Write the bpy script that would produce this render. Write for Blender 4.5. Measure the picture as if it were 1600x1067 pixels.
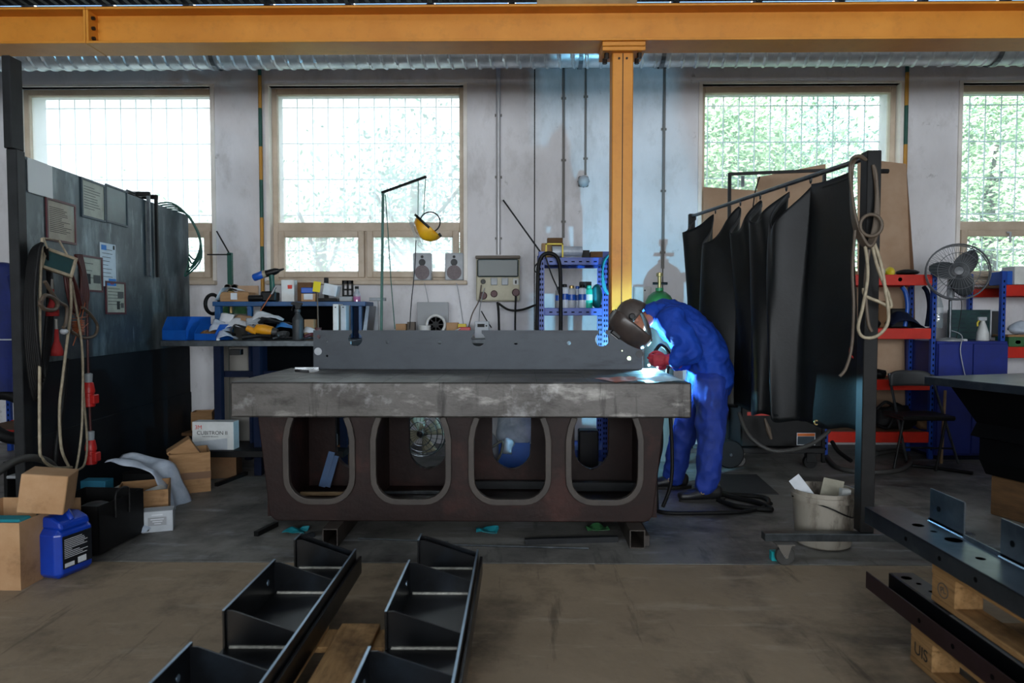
import bpy, bmesh, math, random
from mathutils import Vector, Matrix, noise
random.seed(7)
PI = math.pi
for _o in list(bpy.data.objects): bpy.data.objects.remove(_o)
SC = bpy.context.scene
COL = SC.collection
# ------------------------------------------------------------------ camera
F = 1100.0; CAMH = 1.30
PITCH = math.radians(2.26); YAW = math.radians(0.8)
cam_d = bpy.data.cameras.new('camera'); cam = bpy.data.objects.new('camera', cam_d); COL.objects.link(cam)
cam_d.sensor_width = 36; cam_d.lens = F/1600*36; cam_d.clip_end = 200
cam.location = (0, 0, CAMH); cam.rotation_euler = (PI/2-PITCH, 0, YAW)
cam_d.dof.use_dof = True; cam_d.dof.focus_distance = 4.9; cam_d.dof.aperture_fstop = 2.8
SC.camera = cam
# ------------------------------------------------------------------ view
SC.view_settings.view_transform = 'Standard'; SC.view_settings.look = 'None'
SC.view_settings.exposure = 0.0; SC.view_settings.gamma = 1.0; SC.view_settings.use_curve_mapping = False
SC.cycles.max_bounces = 8; SC.cycles.diffuse_bounces = 4; SC.cycles.glossy_bounces = 3
SC.cycles.transparent_max_bounces = 16; SC.cycles.sample_clamp_indirect = 4.0
SC.cycles.caustics_reflective = False; SC.cycles.caustics_refractive = False
# ------------------------------------------------------------------ world: bright hazy day
W = bpy.data.worlds.new('day_sky'); SC.world = W; W.use_nodes = True
W.node_tree.nodes['Background'].inputs[0].default_value = (0.86, 0.95, 1.0, 1)
W.node_tree.nodes['Background'].inputs[1].default_value = 4.2
def light(name, kind, loc, rot, energy, color, **kw):
    d = bpy.data.lights.new(name, kind); d.energy = energy; d.color = color
    for k, v in kw.items(): setattr(d, k, v)
    o = bpy.data.objects.new(name, d); o.location = loc; o.rotation_euler = rot; COL.objects.link(o); return o
# sun from the camera side of the hall: lights the trees outside, the roof keeps it off the floor
light('sun', 'SUN', (0, -10, 20), (math.radians(50), 0, math.radians(-25)), 12.0, (1, .95, .85), angle=.02)
# daylight of the glazed gate wall behind the camera, and of the roof light over the bay
light('gate_window_daylight', 'AREA', (1.0, -5.85, 2.05), (PI/2, 0, 0), 540, (.90, .94, 1.0), shape='RECTANGLE', size=9.0, size_y=1.9)
light('roof_light_daylight', 'AREA', (0.3, 2.2, 5.35), (0, 0, 0), 55, (.78, .90, 1.0), shape='RECTANGLE', size=10.0, size_y=2.2)
# the welding arc
ARC = Vector((0.885, 4.905, 0.942))
light('welding_arc_light', 'POINT', (ARC.x, ARC.y, ARC.z), (0, 0, 0), 205, (.26, .70, 1.0), shadow_soft_size=.012)
# ------------------------------------------------------------------ pixel helper (measured in the photograph, gives real points)
_f = Vector((-math.sin(YAW)*math.cos(PITCH), math.cos(YAW)*math.cos(PITCH), -math.sin(PITCH)))
_r = Vector((math.cos(YAW), math.sin(YAW), 0)); _u = _r.cross(_f)
def ray(px, py): return _f + _r*((px-800)/F) + _u*((533.5-py)/F)
def at(px, py, Y):
    d = ray(px, py); return Vector((0, 0, CAMH)) + d*(Y/d.y)
def gnd(px, py, z=0.0):
    d = ray(px, py); return Vector((0, 0, CAMH)) + d*((z-CAMH)/d.z)
def XZ(px, py, Y):
    p = at(px, py, Y); return p.x, p.z
def xx(px, Y): return at(px, 500, Y).x
def zz(py, Y, px=800): return at(px, py, Y).z
# ------------------------------------------------------------------ materials
def lin(h):
    if isinstance(h, str):
        h = h.lstrip('#'); c = [int(h[i:i+2], 16)/255 for i in (0, 2, 4)]
        return tuple(x/12.92 if x <= .04045 else ((x+.055)/1.055)**2.4 for x in c)
    return h
MATS = {}
def pm(name, c1, c2=None, scale=6, rough=.6, metal=0, bump=0, lo=.35, hi=.65, detail=6, stretch=(1,1,1), spec=.5, rough2=None, bscale=None, c3=None, s3=30, amt3=.5, coat=0):
    m = bpy.data.materials.new(name); m.use_nodes = True
    nt = m.node_tree; N = nt.nodes; L = nt.links; b = N['Principled BSDF']
    b.inputs['Roughness'].default_value = rough; b.inputs['Metallic'].default_value = metal
    b.inputs['Specular IOR Level'].default_value = spec; b.inputs['Coat Weight'].default_value = coat
    b.inputs['Base Color'].default_value = (*lin(c1), 1)
    if c2 is not None or bump:
        tc = N.new('ShaderNodeTexCoord'); mp = N.new('ShaderNodeMapping'); mp.inputs['Scale'].default_value = stretch
        L.new(tc.outputs['Object'], mp.inputs[0])
    if c2 is not None:
        nz = N.new('ShaderNodeTexNoise'); nz.inputs['Scale'].default_value = scale; nz.inputs['Detail'].default_value = detail; nz.inputs['Roughness'].default_value = .62
        L.new(mp.outputs[0], nz.inputs['Vector'])
        rp = N.new('ShaderNodeValToRGB'); rp.color_ramp.elements[0].position = lo; rp.color_ramp.elements[1].position = hi
        rp.color_ramp.elements[0].color = (*lin(c1), 1); rp.color_ramp.elements[1].color = (*lin(c2), 1)
        L.new(nz.outputs['Fac'], rp.inputs[0]); out = rp.outputs[0]
        if c3 is not None:
            n3 = N.new('ShaderNodeTexNoise'); n3.inputs['Scale'].default_value = s3; n3.inputs['Detail'].default_value = 8; n3.inputs['Roughness'].default_value = .7
            L.new(mp.outputs[0], n3.inputs['Vector'])
            r3 = N.new('ShaderNodeValToRGB'); r3.color_ramp.elements[0].position = .52; r3.color_ramp.elements[1].position = .70
            r3.color_ramp.elements[0].color = (0, 0, 0, 1); r3.color_ramp.elements[1].color = (amt3,)*3+(1,)
            L.new(n3.outputs['Fac'], r3.inputs[0])
            mx = N.new('ShaderNodeMix'); mx.data_type = 'RGBA'; L.new(r3.outputs[0], mx.inputs[0]); L.new(out, mx.inputs[6]); mx.inputs[7].default_value = (*lin(c3), 1)
            out = mx.outputs[2]
        L.new(out, b.inputs['Base Color'])
        if rough2 is not None:
            mr = N.new('ShaderNodeMapRange'); mr.inputs[1].default_value = lo; mr.inputs[2].default_value = hi; mr.inputs[3].default_value = rough; mr.inputs[4].default_value = rough2
            L.new(nz.outputs['Fac'], mr.inputs[0]); L.new(mr.outputs[0], b.inputs['Roughness'])
    if bump:
        nb = N.new('ShaderNodeTexNoise'); nb.inputs['Scale'].default_value = bscale or scale*4; nb.inputs['Detail'].default_value = 5
        L.new(mp.outputs[0], nb.inputs['Vector'])
        bp = N.new('ShaderNodeBump'); bp.inputs['Strength'].default_value = bump; bp.inputs['Distance'].default_value = .02
        L.new(nb.outputs['Fac'], bp.inputs['Height']); L.new(bp.outputs[0], b.inputs['Normal'])
    MATS[name] = m; return m
def scratch(name, col, amt=.5, scale=3.0, st=(1, 14, 1), lo=.60, hi=.72, rot=.35, rough=None):
    m = MATS[name]; nt = m.node_tree; N = nt.nodes; L = nt.links; b = N['Principled BSDF']
    tc = N.new('ShaderNodeTexCoord'); mp = N.new('ShaderNodeMapping'); mp.inputs['Scale'].default_value = st; mp.inputs['Rotation'].default_value = (rot*.4, rot*.3, rot)
    nz = N.new('ShaderNodeTexNoise'); nz.inputs['Scale'].default_value = scale; nz.inputs['Detail'].default_value = 7; nz.inputs['Roughness'].default_value = .66
    rp = N.new('ShaderNodeMapRange'); rp.inputs[1].default_value = lo; rp.inputs[2].default_value = hi; rp.inputs[3].default_value = 0; rp.inputs[4].default_value = amt
    mx = N.new('ShaderNodeMix'); mx.data_type = 'RGBA'; mx.inputs[7].default_value = (*lin(col), 1)
    L.new(tc.outputs['Object'], mp.inputs[0]); L.new(mp.outputs[0], nz.inputs['Vector']); L.new(nz.outputs['Fac'], rp.inputs[0]); L.new(rp.outputs[0], mx.inputs[0])
    i = b.inputs['Base Color']
    if i.links: L.new(i.links[0].from_socket, mx.inputs[6])
    else: mx.inputs[6].default_value = i.default_value
    L.new(mx.outputs[2], i)
def emit(name, col, s):
    m = bpy.data.materials.new(name); m.use_nodes = True; nt = m.node_tree; nt.nodes.clear()
    e = nt.nodes.new('ShaderNodeEmission'); e.inputs[0].default_value = (*lin(col), 1); e.inputs[1].default_value = s
    o = nt.nodes.new('ShaderNodeOutputMaterial'); nt.links.new(e.outputs[0], o.inputs[0]); MATS[name] = m
def veil(name, col, clear, gloss=.06, tint=(1,1,1), rough=.05):
    """dusty pane or film: mostly see-through, some translucent haze, a little gloss"""
    m = bpy.data.materials.new(name); m.use_nodes = True; nt = m.node_tree; N = nt.nodes; L = nt.links; N.clear()
    t = N.new('ShaderNodeBsdfTransparent'); t.inputs[0].default_value = (*tint, 1)
    tr = N.new('ShaderNodeBsdfTranslucent'); tr.inputs[0].default_value = (*lin(col), 1)
    df = N.new('ShaderNodeBsdfDiffuse'); df.inputs[0].default_value = (*lin(col), 1)
    m0 = N.new('ShaderNodeMixShader'); m0.inputs[0].default_value = .4; L.new(tr.outputs[0], m0.inputs[1]); L.new(df.outputs[0], m0.inputs[2])
    g = N.new('ShaderNodeBsdfGlossy'); g.inputs['Roughness'].default_value = rough
    m1 = N.new('ShaderNodeMixShader'); m1.inputs[0].default_value = clear; L.new(m0.outputs[0], m1.inputs[1]); L.new(t.outputs[0], m1.inputs[2])
    m2 = N.new('ShaderNodeMixShader'); m2.inputs[0].default_value = gloss; L.new(m1.outputs[0], m2.inputs[1]); L.new(g.outputs[0], m2.inputs[2])
    o = N.new('ShaderNodeOutputMaterial'); L.new(m2.outputs[0], o.inputs[0]); MATS[name] = m
# ------------------------------------------------------------------ mesh builder
def smooth_path(pts, n=6):
    P = [Vector(p) for p in pts]
    if len(P) < 3: return P
    out = []
    for i in range(len(P)-1):
        a = P[max(i-1, 0)]; b = P[i]; c = P[i+1]; d = P[min(i+2, len(P)-1)]
        for k in range(n):
            t = k/n
            out.append(.5*((2*b)+(c-a)*t+(2*a-5*b+4*c-d)*t*t+(3*b-a-3*c+d)*t**3))
    out.append(P[-1]); return out
class MB:
    def __init__(s): s.v = []; s.f = []
    def add(s, v, f, M=None):
        k = len(s.v)
        s.v += [tuple((M @ Vector(p)) if M else p) for p in v]
        s.f += [tuple(i+k for i in q) for q in f]; return s
    def box(s, lo, hi, c=0.0, M=None):
        x0, y0, z0 = [min(a, b) for a, b in zip(lo, hi)]; x1, y1, z1 = [max(a, b) for a, b in zip(lo, hi)]
        if c <= 0:
            return s.add([(x0,y0,z0),(x1,y0,z0),(x1,y1,z0),(x0,y1,z0),(x0,y0,z1),(x1,y0,z1),(x1,y1,z1),(x0,y1,z1)],
                         [(0,3,2,1),(4,5,6,7),(0,1,5,4),(1,2,6,5),(2,3,7,6),(3,0,4,7)], M)
        c = min(c, (x1-x0)*.45, (y1-y0)*.45, (z1-z0)*.45)
        v = []; idx = {}
        for ix, X in enumerate((x0, x1)):
            for iy, Y in enumerate((y0, y1)):
                for iz, Z in enumerate((z0, z1)):
                    sx, sy, sz = (1, -1)[ix], (1, -1)[iy], (1, -1)[iz]
                    idx[ix,iy,iz,0] = len(v); v.append((X, Y+sy*c, Z+sz*c))
                    idx[ix,iy,iz,1] = len(v); v.append((X+sx*c, Y, Z+sz*c))
                    idx[ix,iy,iz,2] = len(v); v.append((X+sx*c, Y+sy*c, Z))
        f = []; ctr = Vector(((x0+x1)/2, (y0+y1)/2, (z0+z1)/2))
        def face(q):
            p = [Vector(v[i]) for i in q]; n = (p[1]-p[0]).cross(p[2]-p[0])
            f.append(tuple(q) if n.dot(sum(p, Vector())/len(p)-ctr) > 0 else tuple(reversed(q)))
        for i in (0, 1):
            face([idx[i,0,0,0], idx[i,1,0,0], idx[i,1,1,0], idx[i,0,1,0]])
            face([idx[0,i,0,1], idx[1,i,0,1], idx[1,i,1,1], idx[0,i,1,1]])
            face([idx[0,0,i,2], idx[1,0,i,2], idx[1,1,i,2], idx[0,1,i,2]])
        for a in (0, 1):
            for b in (0, 1):
                face([idx[a,b,0,0], idx[a,b,1,0], idx[a,b,1,1], idx[a,b,0,1]])
                face([idx[a,0,b,0], idx[a,1,b,0], idx[a,1,b,2], idx[a,0,b,2]])
                face([idx[0,a,b,1], idx[1,a,b,1], idx[1,a,b,2], idx[0,a,b,2]])
                for d in (0, 1): face([idx[a,b,d,0], idx[a,b,d,1], idx[a,b,d,2]])
        return s.add(v, f, M)
    def bx(s, c, size, ch=0.0, M=None):
        return s.box([c[i]-size[i]/2 for i in range(3)], [c[i]+size[i]/2 for i in range(3)], ch, M)
    def cyl(s, p0, p1, r0, r1=None, n=12, caps=True):
        r1 = r0 if r1 is None else r1
        return s.tube([p0, p1], [r0, r1], n, caps)
    def tube(s, pts, r, n=8, caps=True, flat=1.0):
        P = [Vector(p) for p in pts]; m = len(P)
        R = r if isinstance(r, (list, tuple)) else [r]*m
        t0 = (P[1]-P[0]).normalized()
        a = Vector((0, 0, 1)) if abs(t0.z) < .9 else Vector((0, 1, 0))
        nrm = t0.cross(a).normalized(); v = []; f = []
        for i in range(m):
            t = (P[min(i+1, m-1)]-P[max(i-1, 0)])
            t = t.normalized() if t.length > 1e-9 else t0
            nrm = (nrm - t*nrm.dot(t))
            nrm = nrm.normalized() if nrm.length > 1e-6 else t.orthogonal().normalized()
            b = t.cross(nrm)
            for k in range(n):
                q = 2*PI*k/n + (PI/4 if n == 4 else 0); v.append(P[i]+nrm*math.cos(q)*R[i]+b*math.sin(q)*R[i]*flat)
        for i in range(m-1):
            for k in range(n):
                f.append((i*n+k, i*n+(k+1)%n, (i+1)*n+(k+1)%n, (i+1)*n+k))
        if caps: f += [tuple(range(n-1, -1, -1)), tuple(range((m-1)*n, m*n))]
        return s.add(v, f)
    def cable(s, pts, r, n=7, k=6): return s.tube(smooth_path(pts, k), r, n)
    def lathe(s, prof, n=20, M=None, a0=0, a1=2*PI, close=True):
        v = []; f = []; full = abs(a1-a0-2*PI) < 1e-6; c = n if full else n+1
        for (r, z) in prof:
            for k in range(c):
                q = a0+(a1-a0)*k/n; v.append((r*math.cos(q), r*math.sin(q), z))
        for i in range(len(prof)-1):
            for k in range(n):
                f.append((i*c+k, i*c+(k+1)%c, (i+1)*c+(k+1)%c, (i+1)*c+k))
        if close and full:
            if prof[0][0] > 1e-5: f.append(tuple(range(n-1, -1, -1)))
            if prof[-1][0] > 1e-5: f.append(tuple(range((len(prof)-1)*n, len(prof)*n)))
        return s.add(v, f, M)
    def prism(s, poly, d, M=None):
        """2D polygon (x,z) extruded from y=0 to y=d"""
        n = len(poly); ar = sum(poly[i][0]*poly[(i+1)%n][1]-poly[(i+1)%n][0]*poly[i][1] for i in range(n))
        if ar < 0: poly = poly[::-1]
        v = [(x, 0, z) for x, z in poly]+[(x, d, z) for x, z in poly]
        f = [tuple(range(n)), tuple(range(2*n-1, n-1, -1))]+[(i+n, (i+1)%n+n, (i+1)%n, i) for i in range(n)]
        return s.add(v, f, M)
    def grid(s, fn, nu, nv, M=None):
        v = [tuple(fn(i/nu, j/nv)) for i in range(nu+1) for j in range(nv+1)]
        f = [(i*(nv+1)+j, (i+1)*(nv+1)+j, (i+1)*(nv+1)+j+1, i*(nv+1)+j+1) for i in range(nu) for j in range(nv)]
        return s.add(v, f, M)
    def ball(s, c, r, n=12, m=8, M=None):
        r = r if isinstance(r, (tuple, list)) else (r, r, r)
        v = [(c[0], c[1], c[2]-r[2])]; f = []
        for j in range(1, m):
            th = -PI/2+PI*j/m
            for k in range(n):
                q = 2*PI*k/n; v.append((c[0]+r[0]*math.cos(th)*math.cos(q), c[1]+r[1]*math.cos(th)*math.sin(q), c[2]+r[2]*math.sin(th)))
        v.append((c[0], c[1], c[2]+r[2])); T = len(v)-1
        for k in range(n):
            f.append((0, 1+(k+1)%n, 1+k)); f.append((T, 1+(m-2)*n+k, 1+(m-2)*n+(k+1)%n))
            for j in range(m-2): f.append((1+j*n+k, 1+j*n+(k+1)%n, 1+(j+1)*n+(k+1)%n, 1+(j+1)*n+k))
        return s.add(v, f, M)
    def torus(s, R, r, n=24, m=8, M=None, a0=0, a1=2*PI):
        pts = [(R*math.cos(a0+(a1-a0)*i/n), R*math.sin(a0+(a1-a0)*i/n), 0) for i in range(n+1)]
        pts = [tuple(M @ Vector(p)) if M else p for p in pts]
        return s.tube(pts, r, m)
    def build(s, name, mat, parent=None, local=False, smooth=None, solid=0, bev=0):
        me = bpy.data.meshes.new(name)
        off = Vector((0, 0, 0)); P = [Vector(p) for p in s.v]
        o = bpy.data.objects.new(name, me); COL.objects.link(o)
        if parent is not None:
            o.parent = parent; root = parent
            while root.parent: root = root.parent
            if not local:
                inv = (Matrix.Translation(root.location) @ root.rotation_euler.to_matrix().to_4x4()).inverted()
                P = [inv @ p for p in P]
        elif not local:
            xs = [p.x for p in P]; ys = [p.y for p in P]; zs = [p.z for p in P]
            off = Vector(((min(xs)+max(xs))/2, (min(ys)+max(ys))/2, min(zs)))
            P = [p-off for p in P]; o.location = off
        me.from_pydata([tuple(p) for p in P], [], s.f); me.validate()
        me.materials.append(MATS[mat] if isinstance(mat, str) else mat)
        if smooth is not None:
            me.shade_smooth()
            if smooth < 180: me.set_sharp_from_angle(angle=math.radians(smooth))
        if solid:
            m = o.modifiers.new('thick', 'SOLIDIFY'); m.thickness = solid; m.offset = 0
        if bev:
            m = o.modifiers.new('edge', 'BEVEL'); m.width = bev; m.segments = 2; m.limit_method = 'ANGLE'
        return o
def tag(o, label=None, cat=None, group=None, kind=None):
    if label: o['label'] = label
    if cat: o['category'] = cat
    if group: o['group'] = group
    if kind: o['kind'] = kind
    return o
def thing(name, label, cat, loc=(0,0,0), rz=0, group=None):
    o = bpy.data.objects.new(name, None); o.empty_display_size = .1; COL.objects.link(o)
    o.location = loc; o.rotation_euler = (0, 0, rz); return tag(o, label, cat, group)
def copy_tree(o, parent=None):
    c = o.copy(); COL.objects.link(c); c.parent = parent
    for ch in list(o.children): copy_tree(ch, c)
    return c
def text(name, body, size, M, mat, parent, sx=1.0):
    cu = bpy.data.curves.new(name, 'FONT'); cu.body = body; cu.size = size; cu.align_x = 'CENTER'; cu.align_y = 'CENTER'; cu.extrude = .0004
    t = bpy.data.objects.new('tmp', cu); COL.objects.link(t)
    dg = bpy.context.evaluated_depsgraph_get(); me = bpy.data.meshes.new_from_object(t.evaluated_get(dg)); bpy.data.objects.remove(t)
    mb = MB(); mb.add([(v.co.x*sx, v.co.y, v.co.z) for v in me.vertices], [tuple(p.vertices) for p in me.polygons], M)
    return mb.build(name, mat, parent)
FACE = Matrix.Rotation(PI/2, 4, 'X')                  # flat XY drawing -> upright, facing the camera side
def T(x, y, z): return Matrix.Translation((x, y, z))
def R(a, ax): return Matrix.Rotation(math.radians(a), 4, ax)
def frame3(o, x, z):
    """matrix with origin o, local x along x, local z along z"""
    x = Vector(x).normalized(); z = Vector(z); z = (z-x*z.dot(x)).normalized(); y = z.cross(x)
    return Matrix(((x.x, y.x, z.x, o[0]), (x.y, y.y, z.y, o[1]), (x.z, y.z, z.z, o[2]), (0, 0, 0, 1)))
def crumple(mb, amp, sc, seed=0):
    mb.v = [tuple(Vector(p)+noise.noise_vector(Vector(p)*sc+Vector((seed, 0, 0)))*amp) for p in mb.v]; return mb
# ================================================================== materials
pm('concrete_back', '#5c5a57', '#8a8781', 1.1, .62, 0, .12, .35, .68, 10, (1,1,1), .4, .42, 20, '#2d2b29', 2.2, .85)
pm('concrete_front', '#867661', '#a4917a', 1.0, .72, 0, .10, .35, .70, 10, (1,1,1), .35, .6, 24, '#4f473b', 2.0, .6)
pm('joint_dark', '#201e1c')
pm('wall_paint', '#cbc9cb', '#e2e1e5', 1.6, .75, 0, .08, .3, .7, 8, (1,1,.6), .3, None, 26, '#a19d9a', 5, .35)
pm('wall_side', '#6c6a68', '#7a7876', 1.5, .8)
pm('roof_dark', '#3b3b3d', '#2c2c2e', 2, .8)
pm('outside_ground', '#70726a', '#5c6350', 1, .9)
pm('beam_orange', '#c07a22', '#d28c30', 2.0, .5, 0, .03, .35, .7, 6, (1,1,1), .45, None, 30, '#7d5220', 9, .25)
pm('bolt_dark', '#2a211a', None, rough=.5, metal=.6)
pm('trim_white', '#ece7e0', '#dcd6ce', 4, .5)
pm('frame_beige', '#c9b9a6', '#b5a48f', 5, .5)
veil('pane_hazy', '#eef6fa', .60, .03); veil('pane_dusty', '#dceef4', .84, .03)
pm('grille_steel', '#c4d8e0', None, rough=.5, metal=.3)
pm('galvanised', '#d6dde2', '#b4bec6', 7, .30, .6, 0, .35, .65, 4, (1,1,1), .5, .45)
pm('pipe_green', '#0f4a3e', None, rough=.5); pm('pipe_yellow', '#b5822a', None, rough=.5)
pm('conduit_grey', '#6e6a66', None, rough=.5); pm('conduit_light', '#b4b4b6', None, rough=.4, metal=.4)
pm('leaf_green', '#6c9c6c', '#b9d6ac', 2.0, .5); pm('leaf_deep', '#4f8070', '#93bba4', 2.0, .5)
pm('bark', '#5a4c3e', '#3d342b', 6, .9)
veil('roof_glazing', '#5a7fb4', .06, .05)
pm('steel_slab', '#5d5a57', '#3a3735', 2.3, .50, .55, .05, .3, .7, 9, (1,1,2.2), .5, .36, 40, '#262320', 5, .8)
pm('steel_plate', '#35393e', '#43474c', 3.0, .46, .55, .02, .3, .7, 6, (.6,1,1), .4, .52, 40, '#303236', 9, .4)
pm('casting_maroon', '#1a0e0c', '#261511', 2.5, .6, 0, .10, .35, .65, 8, (1,1,1), .22, .5, 30, '#17100e', 6, .7)
pm('casting_rim', '#2c2622', '#3c342e', 6, .55, .1, .06)
pm('black_steel', '#0b0c0e', '#16191d', 3.0, .36, .45, .02, .35, .65, 6, (1,1,1), .5, .28)
pm('blue_steel', '#39424c', '#525c68', 2.5, .34, .75, .02, .35, .65, 6, (1,1,1), .5, .28)
pm('weld_bead', '#b9b6ad', '#8d8a83', 60, .5, .4, .3, bscale=140)
pm('glint_steel', '#8fa4b8', None, rough=.3, metal=.8)  # pale steel for painted edge highlights, also used on bolt holes and a weld
pm('partition_steel', '#2c363b', '#4c585d', 2.6, .48, .45, .03, .3, .72, 10, (1,1,.55), .5, .36, 30, '#7f8b8d', 7, .45)
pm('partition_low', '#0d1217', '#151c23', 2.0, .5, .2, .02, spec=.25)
pm('frame_dark', '#1a1b1d', '#242628', 8, .5, .2, spec=.25)
pm('tube_dark', '#0f0f10', '#191919', 8, .5, .2, spec=.25)
pm('rail_steel', '#5f6468', '#43474a', 12, .35, .8)
pm('curtain_black', '#090b0d', '#101417', 5, .5, 0, .05, .35, .65, 4, (1,1,1), .32, None, 60)
pm('rubber_black', '#0a0a0b', None, rough=.6, spec=.25); pm('rubber_grey', '#3b3a38', None, rough=.6)
pm('cable_beige', '#a2967f', '#857a66', 30, .6); pm('cable_maroon', '#4e2522', None, rough=.5); pm('cable_brown', '#54483c', None, rough=.55)
pm('plug_red', '#b01d1a', None, rough=.4); pm('plug_grey', '#8d9498', None, rough=.4)
pm('card_brown', '#8f6b47', '#a27c55', 8, .85, 0, .05, .35, .65, 4, (1,1,6)); pm('card_dark', '#5c4026', '#6c4d30', 8, .85)
pm('card_sheet', '#a3866c', '#ae937a', 5, .85, 0, .03); pm('card_light', '#b08c68', '#a07a55', 6, .85)
pm('tape_brown', '#6b4a2e', None, rough=.35)
pm('wood_pallet', '#b08a5c', '#8d6a42', 4, .8, 0, .12, .3, .7, 6, (8,1,8), .3, None, 30, '#4a3826', 5, .6)
pm('wood_block', '#6b4d2c', '#4f381f', 4, .85, 0, .1, stretch=(1,1,6)); pm('wood_pale', '#9c815f', '#856b4b', 6, .8)
pm('can_blue', '#0b2f8c', '#0d3aa4', 4, .32, coat=.2); pm('label_black', '#10141a', None, rough=.4)
pm('bin_blue', '#0d56b0', '#0a4898', 5, .42); pm('rack_blue', '#0c3f9a', '#0a3584', 6, .42); pm('cabinet_blue', '#10257a', '#0d1f68', 5, .45)
pm('bench_blue', '#164a7a', '#113c66', 6, .45); pm('navy', '#070f24', '#0a152e', 5, .8, spec=.2)
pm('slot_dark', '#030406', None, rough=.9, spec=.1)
pm('shelf_red', '#c4240f', '#b01d0c', 6, .42)
pm('paper_white', '#cfd2d6', '#bcc0c6', 9, .8); pm('paper_old', '#a9a493', '#948f7f', 9, .5); pm('paper_blue', '#1c6fb5', None, rough=.6)
pm('ink', '#4c4a46', None, rough=.8); pm('ink_dark', '#22211f', None, rough=.8); pm('ink_red', '#c2382c', None, rough=.7)
veil('sleeve_film', '#dfe6ea', .45, .12, rough=.15); veil('bag_film', '#dfe6ec', .30, .15, rough=.25); veil('bottle_clear', '#cfe0e8', .62, .12)
pm('frame_maroon', '#4d1d24', None, rough=.5); pm('frame_bluegrey', '#24343e', None, rough=.5)
pm('white_plastic', '#cfd0ce', '#bcbdba', 8, .45); pm('grey_plastic', '#8a8d90', None, rough=.45); pm('grey_light', '#aeb3b8', '#9da2a8', 8, .5)
pm('black_plastic', '#0b0b0c', None, rough=.42, spec=.3); pm('dark_grey', '#2a2c2e', '#333537', 9, .55)
pm('speaker_grille', '#6f6567', '#7d7375', 60, .7)
pm('box_cream', '#bcb69e', '#aaa48c', 6, .5); pm('smoke_cover', '#2f3d3c', None, rough=.35, coat=0)
pm('yellow_visor', '#d99a12', '#c4850c', 7, .4); veil('visor_clear', '#dfeaf0', .90, .06)
pm('yellow_paint', '#c8b21a', None, rough=.5); pm('tool_yellow', '#d18f16', '#b87a10', 10, .45); pm('sticker_yellow', '#d8c21a', None, rough=.7)
pm('gas_green', '#2e6a38', '#275c30', 6, .45); pm('gas_grey', '#77746e', None, rough=.5)
pm('cyan_can', '#1fae92', None, rough=.35); pm('cyan_box', '#2f7f9e', None, rough=.6); pm('spray_white', '#cdd6e0', None, rough=.35); pm('spray_blue', '#1a50a8', None, rough=.35)
pm('pink_liquid', '#c81f86', None, rough=.3); pm('copper', '#a65a36', None, rough=.4, metal=.8); pm('brass', '#b39a68', None, rough=.4, metal=.8)
pm('overall_blue', '#103590', '#1542a8', 6, .72, 0, .5, .35, .65, 5, (1,1,1), .3, None, 13); pm('overall_dark', '#0d2a76', '#103290', 6, .75, 0, .45, bscale=12)
pm('skin', '#b87a62', '#a96c55', 10, .5); pm('glove_red', '#8c1f2c', '#a62c3a', 20, .7, 0, .15); pm('hair', '#2a211b', None, rough=.7)
pm('shoe_black', '#101012', '#1b1b1d', 10, .45); pm('sole', '#1c1b1a', None, rough=.8)
pm('helmet_brown', '#3d3532', '#4b423e', 12, .45); pm('helmet_shell', '#3a322f', '#463c38', 10, .3); pm('lens_glass', '#0a2a20', None, rough=.08, coat=.6)
emit('arc_glow', '#dff6ff', 40)
pm('bucket_white', '#a29b8f', '#8d8579', 4, .6, 0, .05, .3, .7, 8, (1,1,.4), .4, None, 20, '#4a3f34', 7, .85)
pm('drum_splash', '#0c0c0d', '#101011', 5, .5, 0, 0, .35, .65, 4, (1,1,.35), .4, None, None, '#a8adb0', 22, .9)
pm('orange_label', '#c0601c', None, rough=.6); pm('teal_scrap', '#127a86', None, rough=.6); pm('cyan_block', '#15a8b0', None, rough=.6)
pm('jacket_blue', '#081c60', '#06164a', 6, .8, 0, .1); pm('red_cloth', '#8c1a1a', None, rough=.8)
pm('mat_dark', '#1f2124', '#2a2c2f', 6, .6); pm('film_crumpled', '#b7c0cc', '#98a3b2', 10, .35)
pm('screen_teal', '#2c4a4a', '#243c3d', 8, .3); pm('caster_steel', '#8c8780', None, rough=.4, metal=.7); pm('chrome', '#c0c4c8', None, rough=.2, metal=1)
pm('fan_grey', '#5f6266', None, rough=.4); pm('fan_cream', '#b3ad94', None, rough=.35); pm('blade_dark', '#33383c', None, rough=.45)
pm('tub_green', '#2c5a34', None, rough=.5); pm('duct_collar', '#6f767c', None, rough=.4, metal=.8)

scratch('concrete_front', '#3b342b', .75, 1.4, (1, 1, 1), .50, .66, .2); scratch('concrete_front', '#b3a591', .45, 2.0, (1.2, 5, 1), .56, .70, .5); scratch('concrete_front', '#2c2620', .5, 1.1, (9, 1, 1), .60, .68, .9)
scratch('concrete_back', '#1d1c1b', .85, 1.3, (1, 1, 1), .48, .64, .2); scratch('concrete_back', '#a9abb0', .45, 2.4, (1, 3, 1), .56, .70, .4); scratch('concrete_back', '#15140f', .5, 1.5, (6, 1, 1), .58, .68, 1.1)
scratch('partition_steel', '#8d9a9d', .6, 3.2, (1, 1, .3), .54, .70, .1); scratch('partition_steel', '#11171b', .7, 1.6, (1, 1, .6), .54, .68, .3); scratch('partition_steel', '#a6b1b3', .5, 2.0, (7, 7, .8), .60, .70, .5)
scratch('steel_slab', '#a5a29d', .7, 2.0, (1.2, 1, 3), .54, .70, .2); scratch('steel_slab', '#1a1816', .8, 3.0, (5, 1, .5), .58, .70, .1); scratch('steel_slab', '#b3b4b5', .4, 3.0, (1, 9, 1), .56, .68, .4)
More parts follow.
